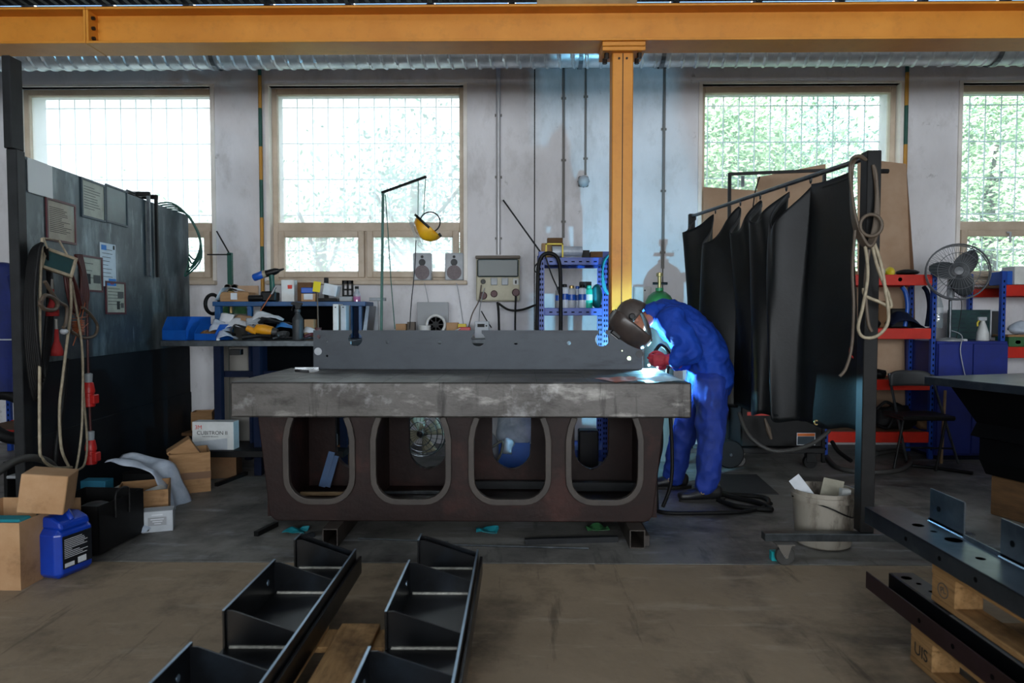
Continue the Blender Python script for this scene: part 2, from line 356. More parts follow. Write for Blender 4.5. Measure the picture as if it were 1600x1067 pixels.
scratch('steel_plate', '#24262a', .6, 2.0, (1, 1, 5), .56, .72, 0); scratch('casting_maroon', '#4a2a24', .6, 2.0, (1, 1, 1), .54, .7, .2)
scratch('wall_paint', '#8a8683', .5, 1.3, (1, 1, .35), .57, .72, 0); scratch('wall_paint', '#5d5855', .6, 5.0, (1, 1, 1), .66, .74, .4)
scratch('wood_pallet', '#3a2a1a', .8, 2.2, (1, 1, 1), .54, .68, .3); scratch('bucket_white', '#2c241d', .85, 5.0, (1, 1, .3), .58, .66, .2); scratch('blue_steel', '#7f8a90', .5, 2.5, (1, 1, 1), .54, .70, .4); scratch('black_steel', '#2b3540', .5, 3.0, (1, 1, 1), .54, .70, .4)
scratch('card_brown', '#5a4028', .5, 5.0, (1, 1, 1), .58, .7, .3); scratch('card_light', '#6a4c30', .5, 5.0, (1, 1, 1), .58, .7, .3)
# ================================================================== the setting
def struct(o, label=None): o['kind'] = 'structure'; return tag(o, label)
YW = 7.0; TW = .42
XL, XR, YB, ZT = -6.5, 6.5, -6.2, 4.25
fl = MB().box((XL, YB, -.10), (XR, YW+TW, -.012)).build('floor', 'joint_dark'); struct(fl, 'concrete workshop floor with a saw cut joint')
YJ = 3.62
s1 = MB().box((XL, YB, -.011), (XR, YJ-.005, 0), .002).build('concrete_slab', 'concrete_front', fl)
s2 = MB().box((XL, YJ+.005, -.011), (XR, YW, 0), .002).build('concrete_slab', 'concrete_back', fl)
# --- back wall panels between the vertical joints, with the window openings
win = {}
def W_(px0, px1): return xx(px0, YW), xx(px1, YW)
WZ0, WZ1 = zz(441, YW), zz(133, YW)
ww = xx(726, YW)-xx(424, YW)
x1b = xx(336, YW); win[1] = (x1b-ww, x1b)
win[2] = (xx(424, YW), xx(726, YW))
x3 = xx(1400, YW); win[3] = (x3-ww, x3)
x4 = xx(1494, YW); win[4] = (x4, x4+ww)
wb = MB().box((XL, YW+.06, 0), (xx(44, YW)-.35, YW+.08, .02)).build('wall_back', 'wall_side'); struct(wb, 'pale painted concrete panel wall with four windows')
joints = [XL, xx(410, YW), xx(835, YW), xx(1035, YW), xx(1408, YW), XR]
for i in range(5):
    a, b = joints[i]+.006, joints[i+1]-.006
    ws = [w for w in win.values() if w[0] > a and w[1] < b]
    mb = MB(); x = a
    for (w0, w1) in ws:
        mb.box((x, YW, 0), (w0, YW+TW, ZT)); mb.box((w0, YW, 0), (w1, YW+TW, WZ0)); mb.box((w0, YW, WZ1), (w1, YW+TW, ZT)); x = w1
    mb.box((x, YW, 0), (b, YW+TW, ZT)); mb.build('wall_panel', 'wall_paint', wb)
    if i: MB().box((joints[i]-.03, YW+.02, 0), (joints[i]+.03, YW+TW-.02, ZT)).build('joint_filler', 'joint_dark', wb)
for nm, lo, hi in (('wall_left', (XL-.2, YB, 0), (XL, YW+TW, 7)), ('wall_right', (XR, YB, 0), (XR+.2, YW+TW, 7))):
    struct(MB().box(lo, hi).build(nm, 'wall_side'), 'grey side wall of the workshop hall')
rw = MB().box((XL, YB-.2, 0), (XR, YB, 1.2)).box((XL, YB-.2, 3.4), (XR, YB, 7)).build('wall_rear', 'wall_side'); struct(rw, 'rear wall with a long band of gate glazing')
MB().box((XL, YB-.15, 1.2), (XR, YB-.1, 3.4)).build('pane', 'pane_dusty', rw)
struct(MB().box((-30, YW+TW, -.3), (30, 40, -.2)).build('ground', 'outside_ground'), 'paved yard behind the windows')
# --- roof: sloping, glazed strip along the eaves
def roof_z(y): return ZT + .25*(YW+TW-y)
rf = MB(); yA, yB_ = 6.86, YB-.2
rf.add([(XL,yA,roof_z(yA)),(XR,yA,roof_z(yA)),(XR,yB_,roof_z(yB_)),(XL,yB_,roof_z(yB_)),(XL,yA,roof_z(yA)+.1),(XR,yA,roof_z(yA)+.1),(XR,yB_,roof_z(yB_)+.1),(XL,yB_,roof_z(yB_)+.1)],
       [(0,1,2,3),(7,6,5,4),(0,4,5,1),(1,5,6,2),(2,6,7,3),(3,7,4,0)])
rf = rf.build('ceiling', 'roof_dark'); struct(rf, 'dark sloping roof with a glazed strip along the eaves')
yE = YW+TW+.3; k = 0; x = XL
while x < XR:
    MB().add([(x+.04,yA,roof_z(yA)+.05),(x+.76,yA,roof_z(yA)+.05),(x+.76,yE,roof_z(yE)+.05),(x+.04,yE,roof_z(yE)+.05)], [(0,1,2,3)]).build('glazing_panel', 'roof_glazing', rf)
    MB().tube([(x, yE, roof_z(yE)-.0), (x, 4.6, roof_z(4.6)-.0)], .045, 4).build('rafter', 'tube_dark', rf); x += .8
# --- windows
def window(i, haze):
    w0, w1 = win[i]; o = None
    yg = YW+.13
    fz1 = WZ1; fz0 = WZ0+.02; mid = zz(352, YW)
    t = MB().box((w0, yg-.05, fz0), (w0+.055, yg+.03, fz1), .006).box((w1-.055, yg-.05, fz0), (w1, yg+.03, fz1), .006)
    t.box((w0+.055, yg-.05, fz1-.06), (w1-.055, yg+.03, fz1), .006).box((w0+.055, yg-.05, fz0), (w1-.055, yg+.03, fz0+.045), .006).box((w0+.055, yg-.06, mid-.05), (w1-.055, yg+.03, mid+.04), .006)
    o = t.build('window_%d' % i, 'frame_beige')
    struct(o, ['far window partly behind the steel partition', 'window with the hanging face shield before it', 'window behind the welding curtain', 'window cut by the picture edge behind the grey fan'][i-1])
    tr = MB(); e = .022
    tr.box((w0-.03, YW-.018, fz1), (w1+.03, YW+.06, fz1+.022)).box((w0-.03, YW-.018, fz0), (w0+.006, YW+.08, fz1)).box((w1-.006, YW-.018, fz0), (w1+.03, YW+.08, fz1)); tr.build('window_trim', 'trim_white', o)
    MB().box((w0+.055, yg-.006, mid+.04), (w1-.055, yg, fz1-.06)).build('pane', haze, o)
    xm = w0+(w1-w0)*.485
    for a, b in ((w0+.06, xm-.012), (xm+.012, w1-.06)):
        s = MB(); z0, z1 = fz0+.03, mid-.045; q = .062
        s.box((a, yg-.085, z0), (a+q, yg-.02, z1), .006).box((b-q, yg-.085, z0), (b, yg-.02, z1), .006).box((a+q, yg-.085, z0), (b-q, yg-.02, z0+q), .006).box((a+q, yg-.085, z1-q), (b-q, yg-.02, z1), .006)
        so = s.build('sash', 'frame_beige', o)
        MB().box((a+q, yg-.05, z0+q), (b-q, yg-.045, z1-q)).build('pane', haze, so)
        if i == 4:
            MB().tube([((a+b)/2, yg-.10, z1-.03), ((a+b)/2+.02, yg-.12, z1-.03), ((a+b)/2+.02, yg-.12, z1-.13)], .011, 8).build('handle', 'grey_light', so)
    MB().box((xm-.012, yg-.04, fz0+.04), (xm+.012, yg, mid)).build('mullion', 'frame_beige', o)
    MB().box((w0-.03, YW-.075, fz0-.045), (w1+.03, YW+.08, fz0-.004), .008).build('window_sill', 'frame_beige', o)
    g = MB(); yy = YW+TW-.03; n = 12
    for k in range(1, n): g.tube([(w0+(w1-w0)*k/n, yy, WZ0), (w0+(w1-w0)*k/n, yy, WZ1)], .0065, 5, False)
    for k in range(1, 6): g.tube([(w0, yy+.008, WZ0+(WZ1-WZ0)*(k-.06)/5.2), (w1, yy+.008, WZ0+(WZ1-WZ0)*(k-.06)/5.2)], .0065, 5, False)
    tag(g.build('grille', 'grille_steel', o), 'welded wire security grille')
    return o
window(1, 'pane_hazy'); window(2, 'pane_hazy'); window(3, 'pane_dusty'); window(4, 'pane_dusty')
for i in win:
    w0, w1 = win[i]
    light('window_portal_%d' % i, 'AREA', ((w0+w1)/2, YW+TW+.02, (WZ0+WZ1)/2), (-PI/2, 0, 0), 1, (1,1,1), shape='RECTANGLE', size=ww, size_y=WZ1-WZ0).data.cycles.is_portal = True
# --- trees in the yard
def tree(x, y, h, rx, rz, n, mat, label, seed):
    rnd = random.Random(seed); t = thing('tree', label, 'tree', (x, y, -.2), 0, 'trees in the yard')
    mb = MB(); mb.cable([(x, y, -.2), (x+.08, y, h*.4), (x-.05, y+.1, h*.8), (x, y, h*1.1)], .10, 8)
    for k in range(6):
        a = rnd.uniform(0, 6.28); mb.cable([(x, y, h*(.35+.1*k)), (x+math.cos(a)*rx*.5, y+math.sin(a)*rx*.4, h*(.5+.1*k)), (x+math.cos(a)*rx*.85, y+math.sin(a)*rx*.8, h*(.55+.12*k))], .03, 5)
    mb.build('trunk', 'bark', t, smooth=60)
    v = []; f = []; cl = [(rnd.gauss(0, .45)*rx, rnd.gauss(0, .45)*rx, h+rnd.gauss(0, .42)*rz, rnd.uniform(.25, .6)) for _ in range(46)]
    for k in range(n):
        c = cl[k % 46]; p = Vector((x+c[0]+rnd.gauss(0, c[3]), y+c[1]+rnd.gauss(0, c[3]), c[2]+rnd.gauss(0, c[3]*.8)))
        s = rnd.uniform(.03, .075); a = Vector((rnd.gauss(0,1), rnd.gauss(0,1), rnd.gauss(0,.6))).normalized(); b = a.orthogonal().normalized()
        q = len(v); v += [p-a*s, p+b*s*.45, p+a*s, p-b*s*.45]; f.append((q, q+1, q+2, q+3))
    m = MB(); m.add(v, f); m.build('foliage', mat, t)
tree(-6.6, 12.5, 2.4, 1.2, 1.0, 900, 'leaf_green', 'low loose tree seen through the window behind the partition', 1)
tree(-3.4, 12.0, 2.5, 1.2, 1.3, 1800, 'leaf_green', 'loose bright tree behind the window with the face shield', 2)
tree(-1.7, 11.5, 3.1, 1.0, 1.6, 3200, 'leaf_deep', 'darker tree behind the window corner above the loudspeakers', 3)
tree(3.2, 11.0, 3.0, 1.5, 2.0, 15000, 'leaf_green', 'dense bright tree filling the window behind the welding curtain', 4)
tree(5.2, 12.6, 3.4, 1.6, 2.2, 15000, 'leaf_deep', 'dense deep green tree behind the window with cardboard before it', 5)
tree(7.4, 11.2, 3.2, 1.5, 2.2, 15000, 'leaf_green', 'dense tree seen through the window behind the grey fan', 6)
# ================================================================== crane runway, duct, pipes
def ibeam(x0, x1, yf, w, z0, h, tf, tw):
    m = MB(); yc = yf+w/2
    m.box((x0, yf, z0), (x1, yf+w, z0+tf), .002).box((x0, yf, z0+h-tf), (x1, yf+w, z0+h), .002).box((x0, yc-tw/2, z0+tf), (x1, yc+tw/2, z0+h-tf)); return m
BY, BWD, BZ, BHT = 4.97, .25, 3.195, .25
xj = xx(148, 5.0)
for a, b, lab in ((XL+.01, xj-.002, 'orange crane runway beam, short length beyond the bolted joint'), (xj+.002, XR-.01, 'long orange crane runway beam resting on the orange column')):
    t = thing('crane_beam', lab, 'beam', ((a+b)/2, BY+BWD/2, BZ))
    ibeam(a, b, BY, BWD, BZ, BHT, .016, .012).build('beam_profile', 'beam_orange', t)
    e = b if b < xj else a; d = -1 if b < xj else 1
    ep = MB().box((e, BY+.004, BZ+.016), (e+d*.016, BY+BWD-.004, BZ+BHT-.016), .002).build('end_plate', 'beam_orange', t)
    for k in range(3):
        z = BZ+.05+.07*k; MB().cyl((e+d*.016, BY+.05, z), (e+d*.036, BY+.05, z), .013, n=6).build('bolt', 'bolt_dark', ep)
t = thing('crane_rail', 'dark flat rail running along the top of the orange beam', 'rail', (0, BY+BWD/2, BZ+BHT))
MB().box((XL+.01, BY+.08, BZ+BHT), (XR-.01, BY+.15, BZ+BHT+.04), .004).build('rail_bar', 'tube_dark', t)
# tan board lying on the beam
q0, q1 = xx(838, 5.05), xx(990, 5.05)
tag(MB().box((q0, BY+.02, BZ+BHT), (q1, BY+.06, BZ+BHT+.05), .003).build('packing_board', 'wood_pale'), 'pale packing board lying on top of the orange beam', 'board')
# column
cx = xx(969, 5.1)
t = thing('steel_column', 'orange steel box column under the crane beam behind the welder', 'column', (cx, BY+BWD/2, 0))
cw = .148
MB().box((cx-cw/2, 5.04, 0), (cx+cw/2, 5.19, BZ-.05), .006).build('shaft', 'beam_orange', t)
MB().box((cx-.003, 5.0385, .02), (cx+.003, 5.041, BZ-.06)).build('weld_seam', 'bolt_dark', t)
cp = MB().box((cx-.15, 4.985, BZ-.032), (cx+.15, 5.22, BZ-.001), .003).build('cap_plate', 'beam_orange', t)
MB().box((cx-.15, 4.985, BZ-.064), (cx+.15, 5.22, BZ-.036), .003).build('cap_plate', 'beam_orange', t)
for sx in (-1, 1):
    for y in (5.04, 5.15): MB().cyl((cx+sx*.115, y, BZ-.10), (cx+sx*.115, y, BZ-.064), .017, n=6).build('bolt', 'bolt_dark', cp)
    MB().cyl((cx+sx*.027, 5.033, BZ-.10), (cx+sx*.027, 5.04, BZ-.10), .008, n=8).build('bolt', 'bolt_dark', t)
MB().box((cx-.14, 4.98, 0), (cx+.14, 5.2, .016), .003).build('foot_plate', 'beam_orange', t)
# cable tray high over the beam
t = thing('cable_tray', 'dark perforated cable tray under the roof above the orange beam', 'cable tray', (0, 5.75, 3.86))
MB().box((XL+.02, 5.6, 3.86), (XL+13-.02, 5.606, 3.93)).box((XL+.02, 5.9, 3.86), (XR-.02, 5.906, 3.93)).build('side_rail', 'tube_dark', t)
rg = MB()
for k in range(150): rg.box((XL+.05+k*.086, 5.6, 3.862), (XL+.085+k*.086, 5.906, 3.868))
rg = rg.build('rungs', 'tube_dark', t); rg['kind'] = 'stuff'
# spiral duct
DY, DR = 6.62, .15; DZ = zz(105, DY)+DR
t = thing('ventilation_duct', 'galvanised spiral ventilation duct along the wall under the orange beam', 'duct', (0, DY, DZ-DR))
cuts = [XL+.02, xx(345, DY), xx(905, DY), xx(1030, DY), xx(1540, DY), XR-.02]
for a, b in zip(cuts, cuts[1:]):
    nl = max(8, int((b-a)/.0105)); m = MB()
    def fn(u, v, a=a, b=b):
        x = a+.004+(b-a-.008)*u; q = 2*PI*v; ph = (x/.125 - v) % 1.0
        r = DR + (.011 if ph < .17 else 0.0)
        return (x, DY+r*math.cos(q), DZ+r*math.sin(q))
    m.grid(fn, nl, 32).build('duct_section', 'galvanised', t, smooth=25)
for c in cuts[1:-1]: MB().tube([(c-.02, DY, DZ), (c+.02, DY, DZ)], DR+.014, 28, False).build('coupling', 'duct_collar', t)
# banded pipes and conduits on the wall
def banded(px, label, seq):
    x = xx(px, YW-.03); t = thing('banded_pipe', label, 'pipe', (x, YW-.03, 1.55), 0, 'green and yellow banded wall pipes')
    ys = [100, 118, 169, 229, 281, 340, 385, 430, 462]
    for k in range(len(ys)-1):
        MB().cyl((x, YW-.03, zz(ys[k+1], YW)), (x, YW-.03, zz(ys[k], YW)), .018, n=10).build('pipe_band', 'pipe_green' if k % 2 == 0 else 'pipe_yellow', t, smooth=40)
banded(411, 'green and yellow banded wall pipe left of the face shield window', 0)
banded(1409, 'green and yellow banded wall pipe beside the window with cardboard', 0)
def conduit(px, y0, y1, r, mat, label, box=False):
    x = xx(px, YW-.02); t = thing('wall_conduit', label, 'conduit', (x, YW-.02, zz(y1, YW)))
    MB().cyl((x, YW-r-.004, zz(y1, YW)), (x, YW-r-.004, zz(y0, YW)), r, n=10).build('conduit_tube', mat, t, smooth=40)
    z = zz(y1, YW)+.15
    while z < zz(y0, YW): MB().box((x-r-.012, YW-r*1.2-.003, z), (x+r+.012, YW-.001, z+.02)).build('clip', 'conduit_grey', t); z += .6
conduit(779, 100, 398, .022, 'conduit_light', 'thick pale conduit running down into the socket box')
conduit(880, 100, 372, .012, 'conduit_grey', 'thin dark conduit on the wall above the blue rack')
conduit(914, 100, 274, .010, 'conduit_grey', 'thin conduit ending at the bulkhead lamp')
conduit(1035, 100, 420, .014, 'conduit_grey', 'dark conduit on the wall right of the orange column')
lx, lz = XZ(912, 283, YW-.05)
t = thing('bulkhead_lamp', 'small caged bulkhead lamp at the end of a wall conduit', 'lamp', (lx, YW, lz-.06))
MB().box((lx-.05, YW-.03, lz-.05), (lx+.05, YW-.001, lz+.055), .01).build('lamp_base', 'conduit_grey', t)
M_ = T(lx, YW-.03, lz) @ R(90, 'X')
MB().lathe([(.055, 0), (.055, .03), (.045, .06), (.02, .078), (0, .08)], 18, M_).build('globe', 'grey_light', t, smooth=40)
cg = MB()
for k in range(4): cg.torus(.058, .004, 12, 5, T(lx, YW-.03, lz) @ R(45*k, 'Y') @ R(0, 'X'), PI, 2*PI)
cg.build('cage', 'conduit_grey', t)
for px, lab in ((993, 'white junction box on the wall by the green gas cylinder'),):
    p = at(1002, 462, YW); t = thing('junction_box', lab, 'box', (p.x, YW, p.z-.1))
    MB().box((p.x-.085, YW-.08, p.z-.12), (p.x+.085, YW-.001, p.z+.09), .008).build('housing', 'white_plastic', t)
    MB().box((p.x-.075, YW-.086, p.z-.11), (p.x+.075, YW-.08, p.z+.08), .003).build('cover', 'white_plastic', t)
    MB().cyl((p.x+.02, YW-.09, p.z+.05), (p.x+.02, YW-.085, p.z+.05), .008, n=10).build('screw', 'dark_grey', t)

# ================================================================== welding table
TZ1, TZ0 = zz(597.5, 3.9), zz(653, 3.9)
tx0, tx1 = at(359, 597, 3.9).x, at(1081, 600, 3.9).x
ty0, ty1 = 3.9, 4.93
t = TAB = thing('welding_table', 'heavy machined steel welding table on a maroon cast base', 'table', ((tx0+tx1)/2, 4.4, .1))
MB().box((tx0, ty0, TZ0), (tx1, ty1, TZ1), .008).build('table_slab', 'steel_slab', t, bev=.002)
sc = MB()                                              # scribed grid lines on the slab
for k in range(1, 9): sc.box((tx0+k*(tx1-tx0)/9-.0015, ty0+.02, TZ1), (tx0+k*(tx1-tx0)/9+.0015, ty1-.02, TZ1+.0006))
for k in range(1, 4): sc.box((tx0+.02, ty0+k*.26-.0015, TZ1), (tx1-.02, ty0+k*.26+.0015, TZ1+.0006))
sc.build('scribed_lines', 'dark_grey', t)
by = 4.0; zb = .105
opens = [(446, 548), (583, 699), (737, 856), (890, 1001)]
def comb(y, px_l, px_r, inset=0):
    P = []; zt = TZ0-.002
    L, Rr = xx(px_l, by), xx(px_r, by); r = .10
    def arc(cx_, cz_, rr, a0, a1, n=7): return [(cx_+rr*math.cos(a0+(a1-a0)*k/n), cz_+rr*math.sin(a0+(a1-a0)*k/n)) for k in range(n+1)]
    P += arc(L+.06+r*.6, zb+r*.6, r*.6, PI, 1.5*PI); P += arc(Rr-.06-r*.6, zb+r*.6, r*.6, 1.5*PI, 2*PI); P += [(Rr, zt)]
    for a, b in reversed(opens):
        A, B = xx(a, by)+inset, xx(b, by)-inset; zo = zz(784, by)+inset*.3; zc = zz(664, by)
        P += [(B-.10, zt), (B-.10, zc+.06)] + arc(B-.06, zc, .06, PI/2, 0) if False else [(B-.05, zt), (B-.02, zc+.02), (B, zc-.04)]
        P += [(B, zo+.14)] + arc(B-.14, zo+.14, .14, 0, -PI/2) + arc(A+.14, zo+.14, .14, -PI/2, -PI) + [(A, zc-.04), (A+.02, zc+.02), (A+.05, zt)]
    P += [(L, zt)]; return P
cb = comb(by, 400, 1040)
MB().prism(cb, .05, T(0, by, 0)).build('base_front', 'casting_maroon', t, bev=.006)
MB().prism(comb(by, 400, 1040, .085), .05, T(0, 4.72, 0)).build('base_rear', 'casting_maroon', t)
for a, b in opens:
    A, B = xx(a, by), xx(b, by); zo = zz(784, by); zc = zz(660, by); o_ = -.004
    pts = [(A+.03, by, TZ0-.01), (A+.008, by, zc-.03), (A+o_, by, zc-.10), (A+o_, by, zo+.15)]
    pts += [(A+.14+o_-.14*math.cos(k*PI/12), by, zo+.14-.14*math.sin(k*PI/12)-o_*.0) for k in range(1, 7)]
    pts += [(B-.14-o_+.14*math.sin(k*PI/12), by, zo+.14-.14*math.cos(k*PI/12)) for k in range(0, 7)]
    pts += [(B-o_, by, zo+.15), (B-o_, by, zc-.10), (B-.008, by, zc-.03), (B-.03, by, TZ0-.01)]
    MB().tube([(p[0], p[1]-.002, p[2]) for p in pts], .025, 4).build('opening_rim', 'casting_rim', t, bev=.004)
xl, xr = xx(403, by), xx(1037, by)
sd = [(4.02, TZ0-.003), (4.75, TZ0-.003), (4.75, zb+.02), (4.02, zb+.02)]
for x in (xl+.03, xr-.06): MB().box((x, 4.03, zb+.02), (x+.035, 4.74, TZ0-.003)).build('base_side', 'casting_maroon', t)
MB().box((xl+.07, 4.03, zb), (xr-.07, 4.74, zb+.03)).build('base_floor', 'casting_maroon', t)
for a, b in zip(opens, opens[1:]):
    x = (xx(a[1], by)+xx(b[0], by))/2; MB().box((x-.015, 4.05, zb+.03), (x+.015, 4.72, TZ0-.004)).build('rib', 'casting_maroon', t)
# square tubes it stands on
def sq_tube(name, label, x, y0, y1, w, h, mat, group=None):
    m = MB(); e = .006
    m.box((x-w/2, y0, 0), (x-w/2+e, y1, h)).box((x+w/2-e, y0, 0), (x+w/2, y1, h)).box((x-w/2+e, y0, 0), (x+w/2-e, y1, e)).box((x-w/2+e, y0, h-e), (x+w/2-e, y1, h))
    return tag(m.build(name, mat), label, 'steel tube', group)
sq_tube('square_tube', 'hollow square steel tube under the welding table, tray side', xx(513, 3.87), 3.86, 4.86, .085, .1035, 'casting_rim')
sq_tube('square_tube', 'hollow square steel tube under the welding table, welder side', xx(998, 3.87), 3.86, 4.86, .085, .1035, 'casting_rim')
p = gnd(1008, 858); tag(MB().box((p.x-.0, 3.90, 0), (p.x+.035, 4.35, .06), .003).build('steel_offcut', 'casting_rim'), 'small steel bar beside the square tube at the welder end', 'offcut')
scrap = [('long thin steel rod lying under the table front edge', (690, 852), (920, 858), .006, 'rail_steel'), ('short flat bar under the table beside the tray side tube', (468, 845), (490, 838), .018, 'steel_plate'),
         ('dark angle offcut sticking out at the table end', (400, 838), (432, 822), .02, 'tube_dark'), ('thin wire rod under the middle of the table', (560, 842), (700, 848), .005, 'rail_steel'),
         ('broad flat bar lying under the casting near the far tube', (820, 850), (965, 846), .022, 'frame_dark')]
for lab, a, b, r, mt in scrap:
    pa, pb = gnd(*a), gnd(*b); pa.z = pb.z = r*.72; tag(MB().tube([pa, pb], r, 4 if r > .01 else 6).build('steel_offcut', mt), lab, 'offcut')
for k, (px, py, mt, lab) in enumerate([(455, 838, 'teal_scrap', 'crumpled teal rag under the table corner'), (760, 838, 'teal_scrap', 'flattened teal scrap under the middle of the table'), (935, 834, 'tub_green', 'green rag under the table near the welder')]):
    p = gnd(px, py); m = MB().grid(lambda u, v: (p.x+(u-.5)*.13, p.y+.08+(v-.5)*.09, .012+.02*math.sin(5*u+k)*math.sin(4*v)), 8, 6); crumple(m, .012, 20, k)
    tag(m.build('rag', mt, solid=.003), lab, 'rag')
# --- workpiece: channel with holes standing on the slab
WY = 4.80; wx0, wx1 = at(490, 577, WY).x, at(1003.5, 577, WY).x; wz0, wz1 = TZ1+.001, zz(516, WY)
holes = []   # (px, py, r_m, facets, slot)
def plate_with_holes(x0, x1, z0, z1, y, th, circles, notches):
    bm = bmesh.new()
    def loop(pts):
        vs = [bm.verts.new((a, y, b)) for a, b in pts]
        return [bm.edges.new((vs[i], vs[(i+1) % len(vs)])) for i in range(len(vs))]
    outer = [(x0, z0), (x1, z0), (x1, z1)]
    for (nx, w, d, r) in sorted(notches, key=lambda q: -q[0]):
        c = z1-d; a0 = math.asin(w/r)
        outer += [(nx+w, z1)] + [(nx+r*math.sin(a0+(2*PI-2*a0)*k/16), c+r*math.cos(a0+(2*PI-2*a0)*k/16)) for k in range(17)] + [(nx-w, z1)]
    outer += [(x0, z1)]
    E = loop(outer)
    for (hx, hz, r) in circles: E += loop([(hx+r*math.cos(2*PI*k/14), hz+r*math.sin(2*PI*k/14)) for k in range(14)])
    bmesh.ops.triangle_fill(bm, use_beauty=True, edges=E)
    g = bmesh.ops.extrude_face_region(bm, geom=bm.faces[:])
    bmesh.ops.translate(bm, vec=(0, th, 0), verts=[v for v in g['geom'] if isinstance(v, bmesh.types.BMVert)])
    bmesh.ops.recalc_face_normals(bm, faces=bm.faces[:])
    m = MB(); bm.verts.index_update(); m.add([tuple(v.co) for v in bm.verts], [tuple(v.index for v in f.verts) for f in bm.faces]); bm.free(); return m
def wp(px, py): return XZ(px, py, WY)
circ = [(*wp(605, 534), .013), (*wp(687, 535), .013), (*wp(806, 536), .013), (*wp(889, 536), .014), (*wp(997, 530), .022), (*wp(983, 536), .012), (*wp(983, 560), .013), (*wp(498, 526), .014), (*wp(511, 533), .008), (*wp(511, 556), .008), (*wp(972, 548), .005)]
notch = [(wp(555, 528)[0], .022, .062, .048), (wp(747, 528)[0], .024, .062, .048), (wp(941, 528)[0], .022, .062, .048)]
t = thing('steel_channel', 'long grey steel channel with holes and keyhole notches standing on the welding table', 'workpiece', ((wx0+wx1)/2, WY, TZ1))
plate_with_holes(wx0, wx1, wz0+.006, wz1, WY, .006, circ, notch).build('web_plate', 'steel_plate', t)
MB().box((wx0, WY+.001, wz0), (wx1, WY+.09, wz0+.006), .001).build('bottom_flange', 'steel_plate', t)
for x, zc_ in ((wp(497, 549)[0], wp(497, 549)[1]), (wp(1000-1, 553)[0], wp(1000, 553)[1])):
    MB().lathe([(.026, 0), (.026, .003), (.024, .0034)], 18, T(x, WY+.001, zc_) @ R(90, 'X')).build('plug_disc', 'grey_light' if x < 0 else 'dark_grey', t)
for k, (px, py, l, a) in enumerate([(480, 577.5, .16, 3), (466, 581, .05, -35), (476, 582, .06, -20)]):
    p = gnd(px, py, TZ1); d = Vector((math.cos(math.radians(a)), math.sin(math.radians(a)), 0))*l/2; p.z += .0085
    tag(MB().tube([p-d, p+d], .0115, 4).build('steel_pin', 'chrome'), ['longest bright steel bar lying at the end of the channel on the table', 'small bright steel bar on the table, closest to the slab corner', 'short bright steel bar on the table between the other two'][k], 'steel bar')
# papers on the table by the welder
for k, (pts, mt, lab) in enumerate([([(928, 592), (985, 589), (1012, 594), (962, 600)], 'paper_red', 'reddish drawing sheet lying on the table edge'), ([(990, 594), (1040, 588), (1072, 596), (1025, 600)], 'paper_white', 'white sheet lying on the table corner by the welder')]):
    if 'paper_red' not in MATS: pm('paper_red', '#b86a5e', '#c98c80', 6, .5)
    q = [gnd(a, min(b, 598.2), TZ1) for a, b in pts]
    m = MB().grid(lambda u, v: tuple((q[0]*(1-u)+q[1]*u)*(1-v)+(q[3]*(1-u)+q[2]*u)*v+Vector((0, 0, .002+k*.003+.004*abs(math.sin(7*u+3*v))))), 10, 6)
    tag(m.build('paper_sheet', mt, solid=.0006), lab, 'paper')

# ================================================================== welded trays on the pallet in front
def weldment(name, label, x0, width, ya, yb, lugs, z0, wall=.062, lug=.135, group=None, mir=1, mat='black_steel', gus=True):
    """channel with tall lugs on one side (at x0) and a low wall on the other, gussets at both lug ends"""
    t = thing(name, label, 'steel weldment', (x0+width/2, (ya+yb)/2, z0), 0, group)
    th = .008; x1 = x0+width*mir
    MB().box((x0, ya, z0), (x1, yb, z0+th)).build('base_plate', mat, t)
    a, b = sorted((x1, x1-mir*th)); sw_ = MB().box((a, ya, z0+th), (b, yb, z0+wall), .0012).build('side_wall', mat, t); MB().box((a, ya, z0+wall), (b, yb, z0+wall+.0012)).build('glint_steel', 'glint_steel', sw_)  # thin pale strip paints the highlight along the wall's top edge
    a, b = sorted((x1+mir*.004, x1+mir*.016)); MB().box((a, ya, z0-.055), (b, yb+.03, z0+wall*.35), .0015).build('outer_flange', mat, t)
    for (la, lb) in lugs:
        a, b = sorted((x0, x0+mir*th))
        lo = MB().box((a, la, z0+th), (b, lb, z0+lug), .0012).build('lug_plate', mat, t); MB().box((a, la, z0+lug), (b, lb, z0+lug+.0012)).build('glint_steel', 'glint_steel', lo)  # lug top gets the same painted highlight strip
        if lb-la > .2:
            for fy in (.18, .82):
                y = la+(lb-la)*fy
                if fy == .82 or True: MB().cyl((x0+mir*th*.5, y, z0+lug*.55), (x0+mir*(th+.001), y, z0+lug*.55), .011, n=10).build('bolt_hole', 'glint_steel', lo)
        for y in ((la+.012, lb-.018) if gus else ()):
            poly = [(x0+mir*th, z0+th), (x1-mir*th, z0+th), (x1-mir*th, z0+wall*.95), (x0+mir*.03, z0+lug*.96), (x0+mir*th, z0+lug*.96)]
            g = MB().prism(poly, .006, T(0, y, 0)).build('gusset', mat, t)
            a, b = sorted((x0+mir*.02, x1-mir*.02)); MB().tube([(a, y-.004, z0+th+.002), (b, y-.004, z0+th+.002)], .0065, 6).build('weld_bead', 'weld_bead', g)
    return t
TZ = .20
lugs = [(2.96, 3.05), (2.24, 2.72), (1.52, 2.02)]
weldment('steel_tray', 'black welded steel tray with gussets on the pallet, the one closer to the partition', -1.005+.03, .245, 1.35, 3.06, lugs, TZ, group='black welded trays on the floor pallet')
weldment('steel_tray', 'black welded steel tray with gussets on the pallet, the one closer to the table middle', -.445, .255, 1.35, 3.06, [(2.96, 3.05), (2.24, 2.72), (1.50, 2.0)], TZ, group='black welded trays on the floor pallet')
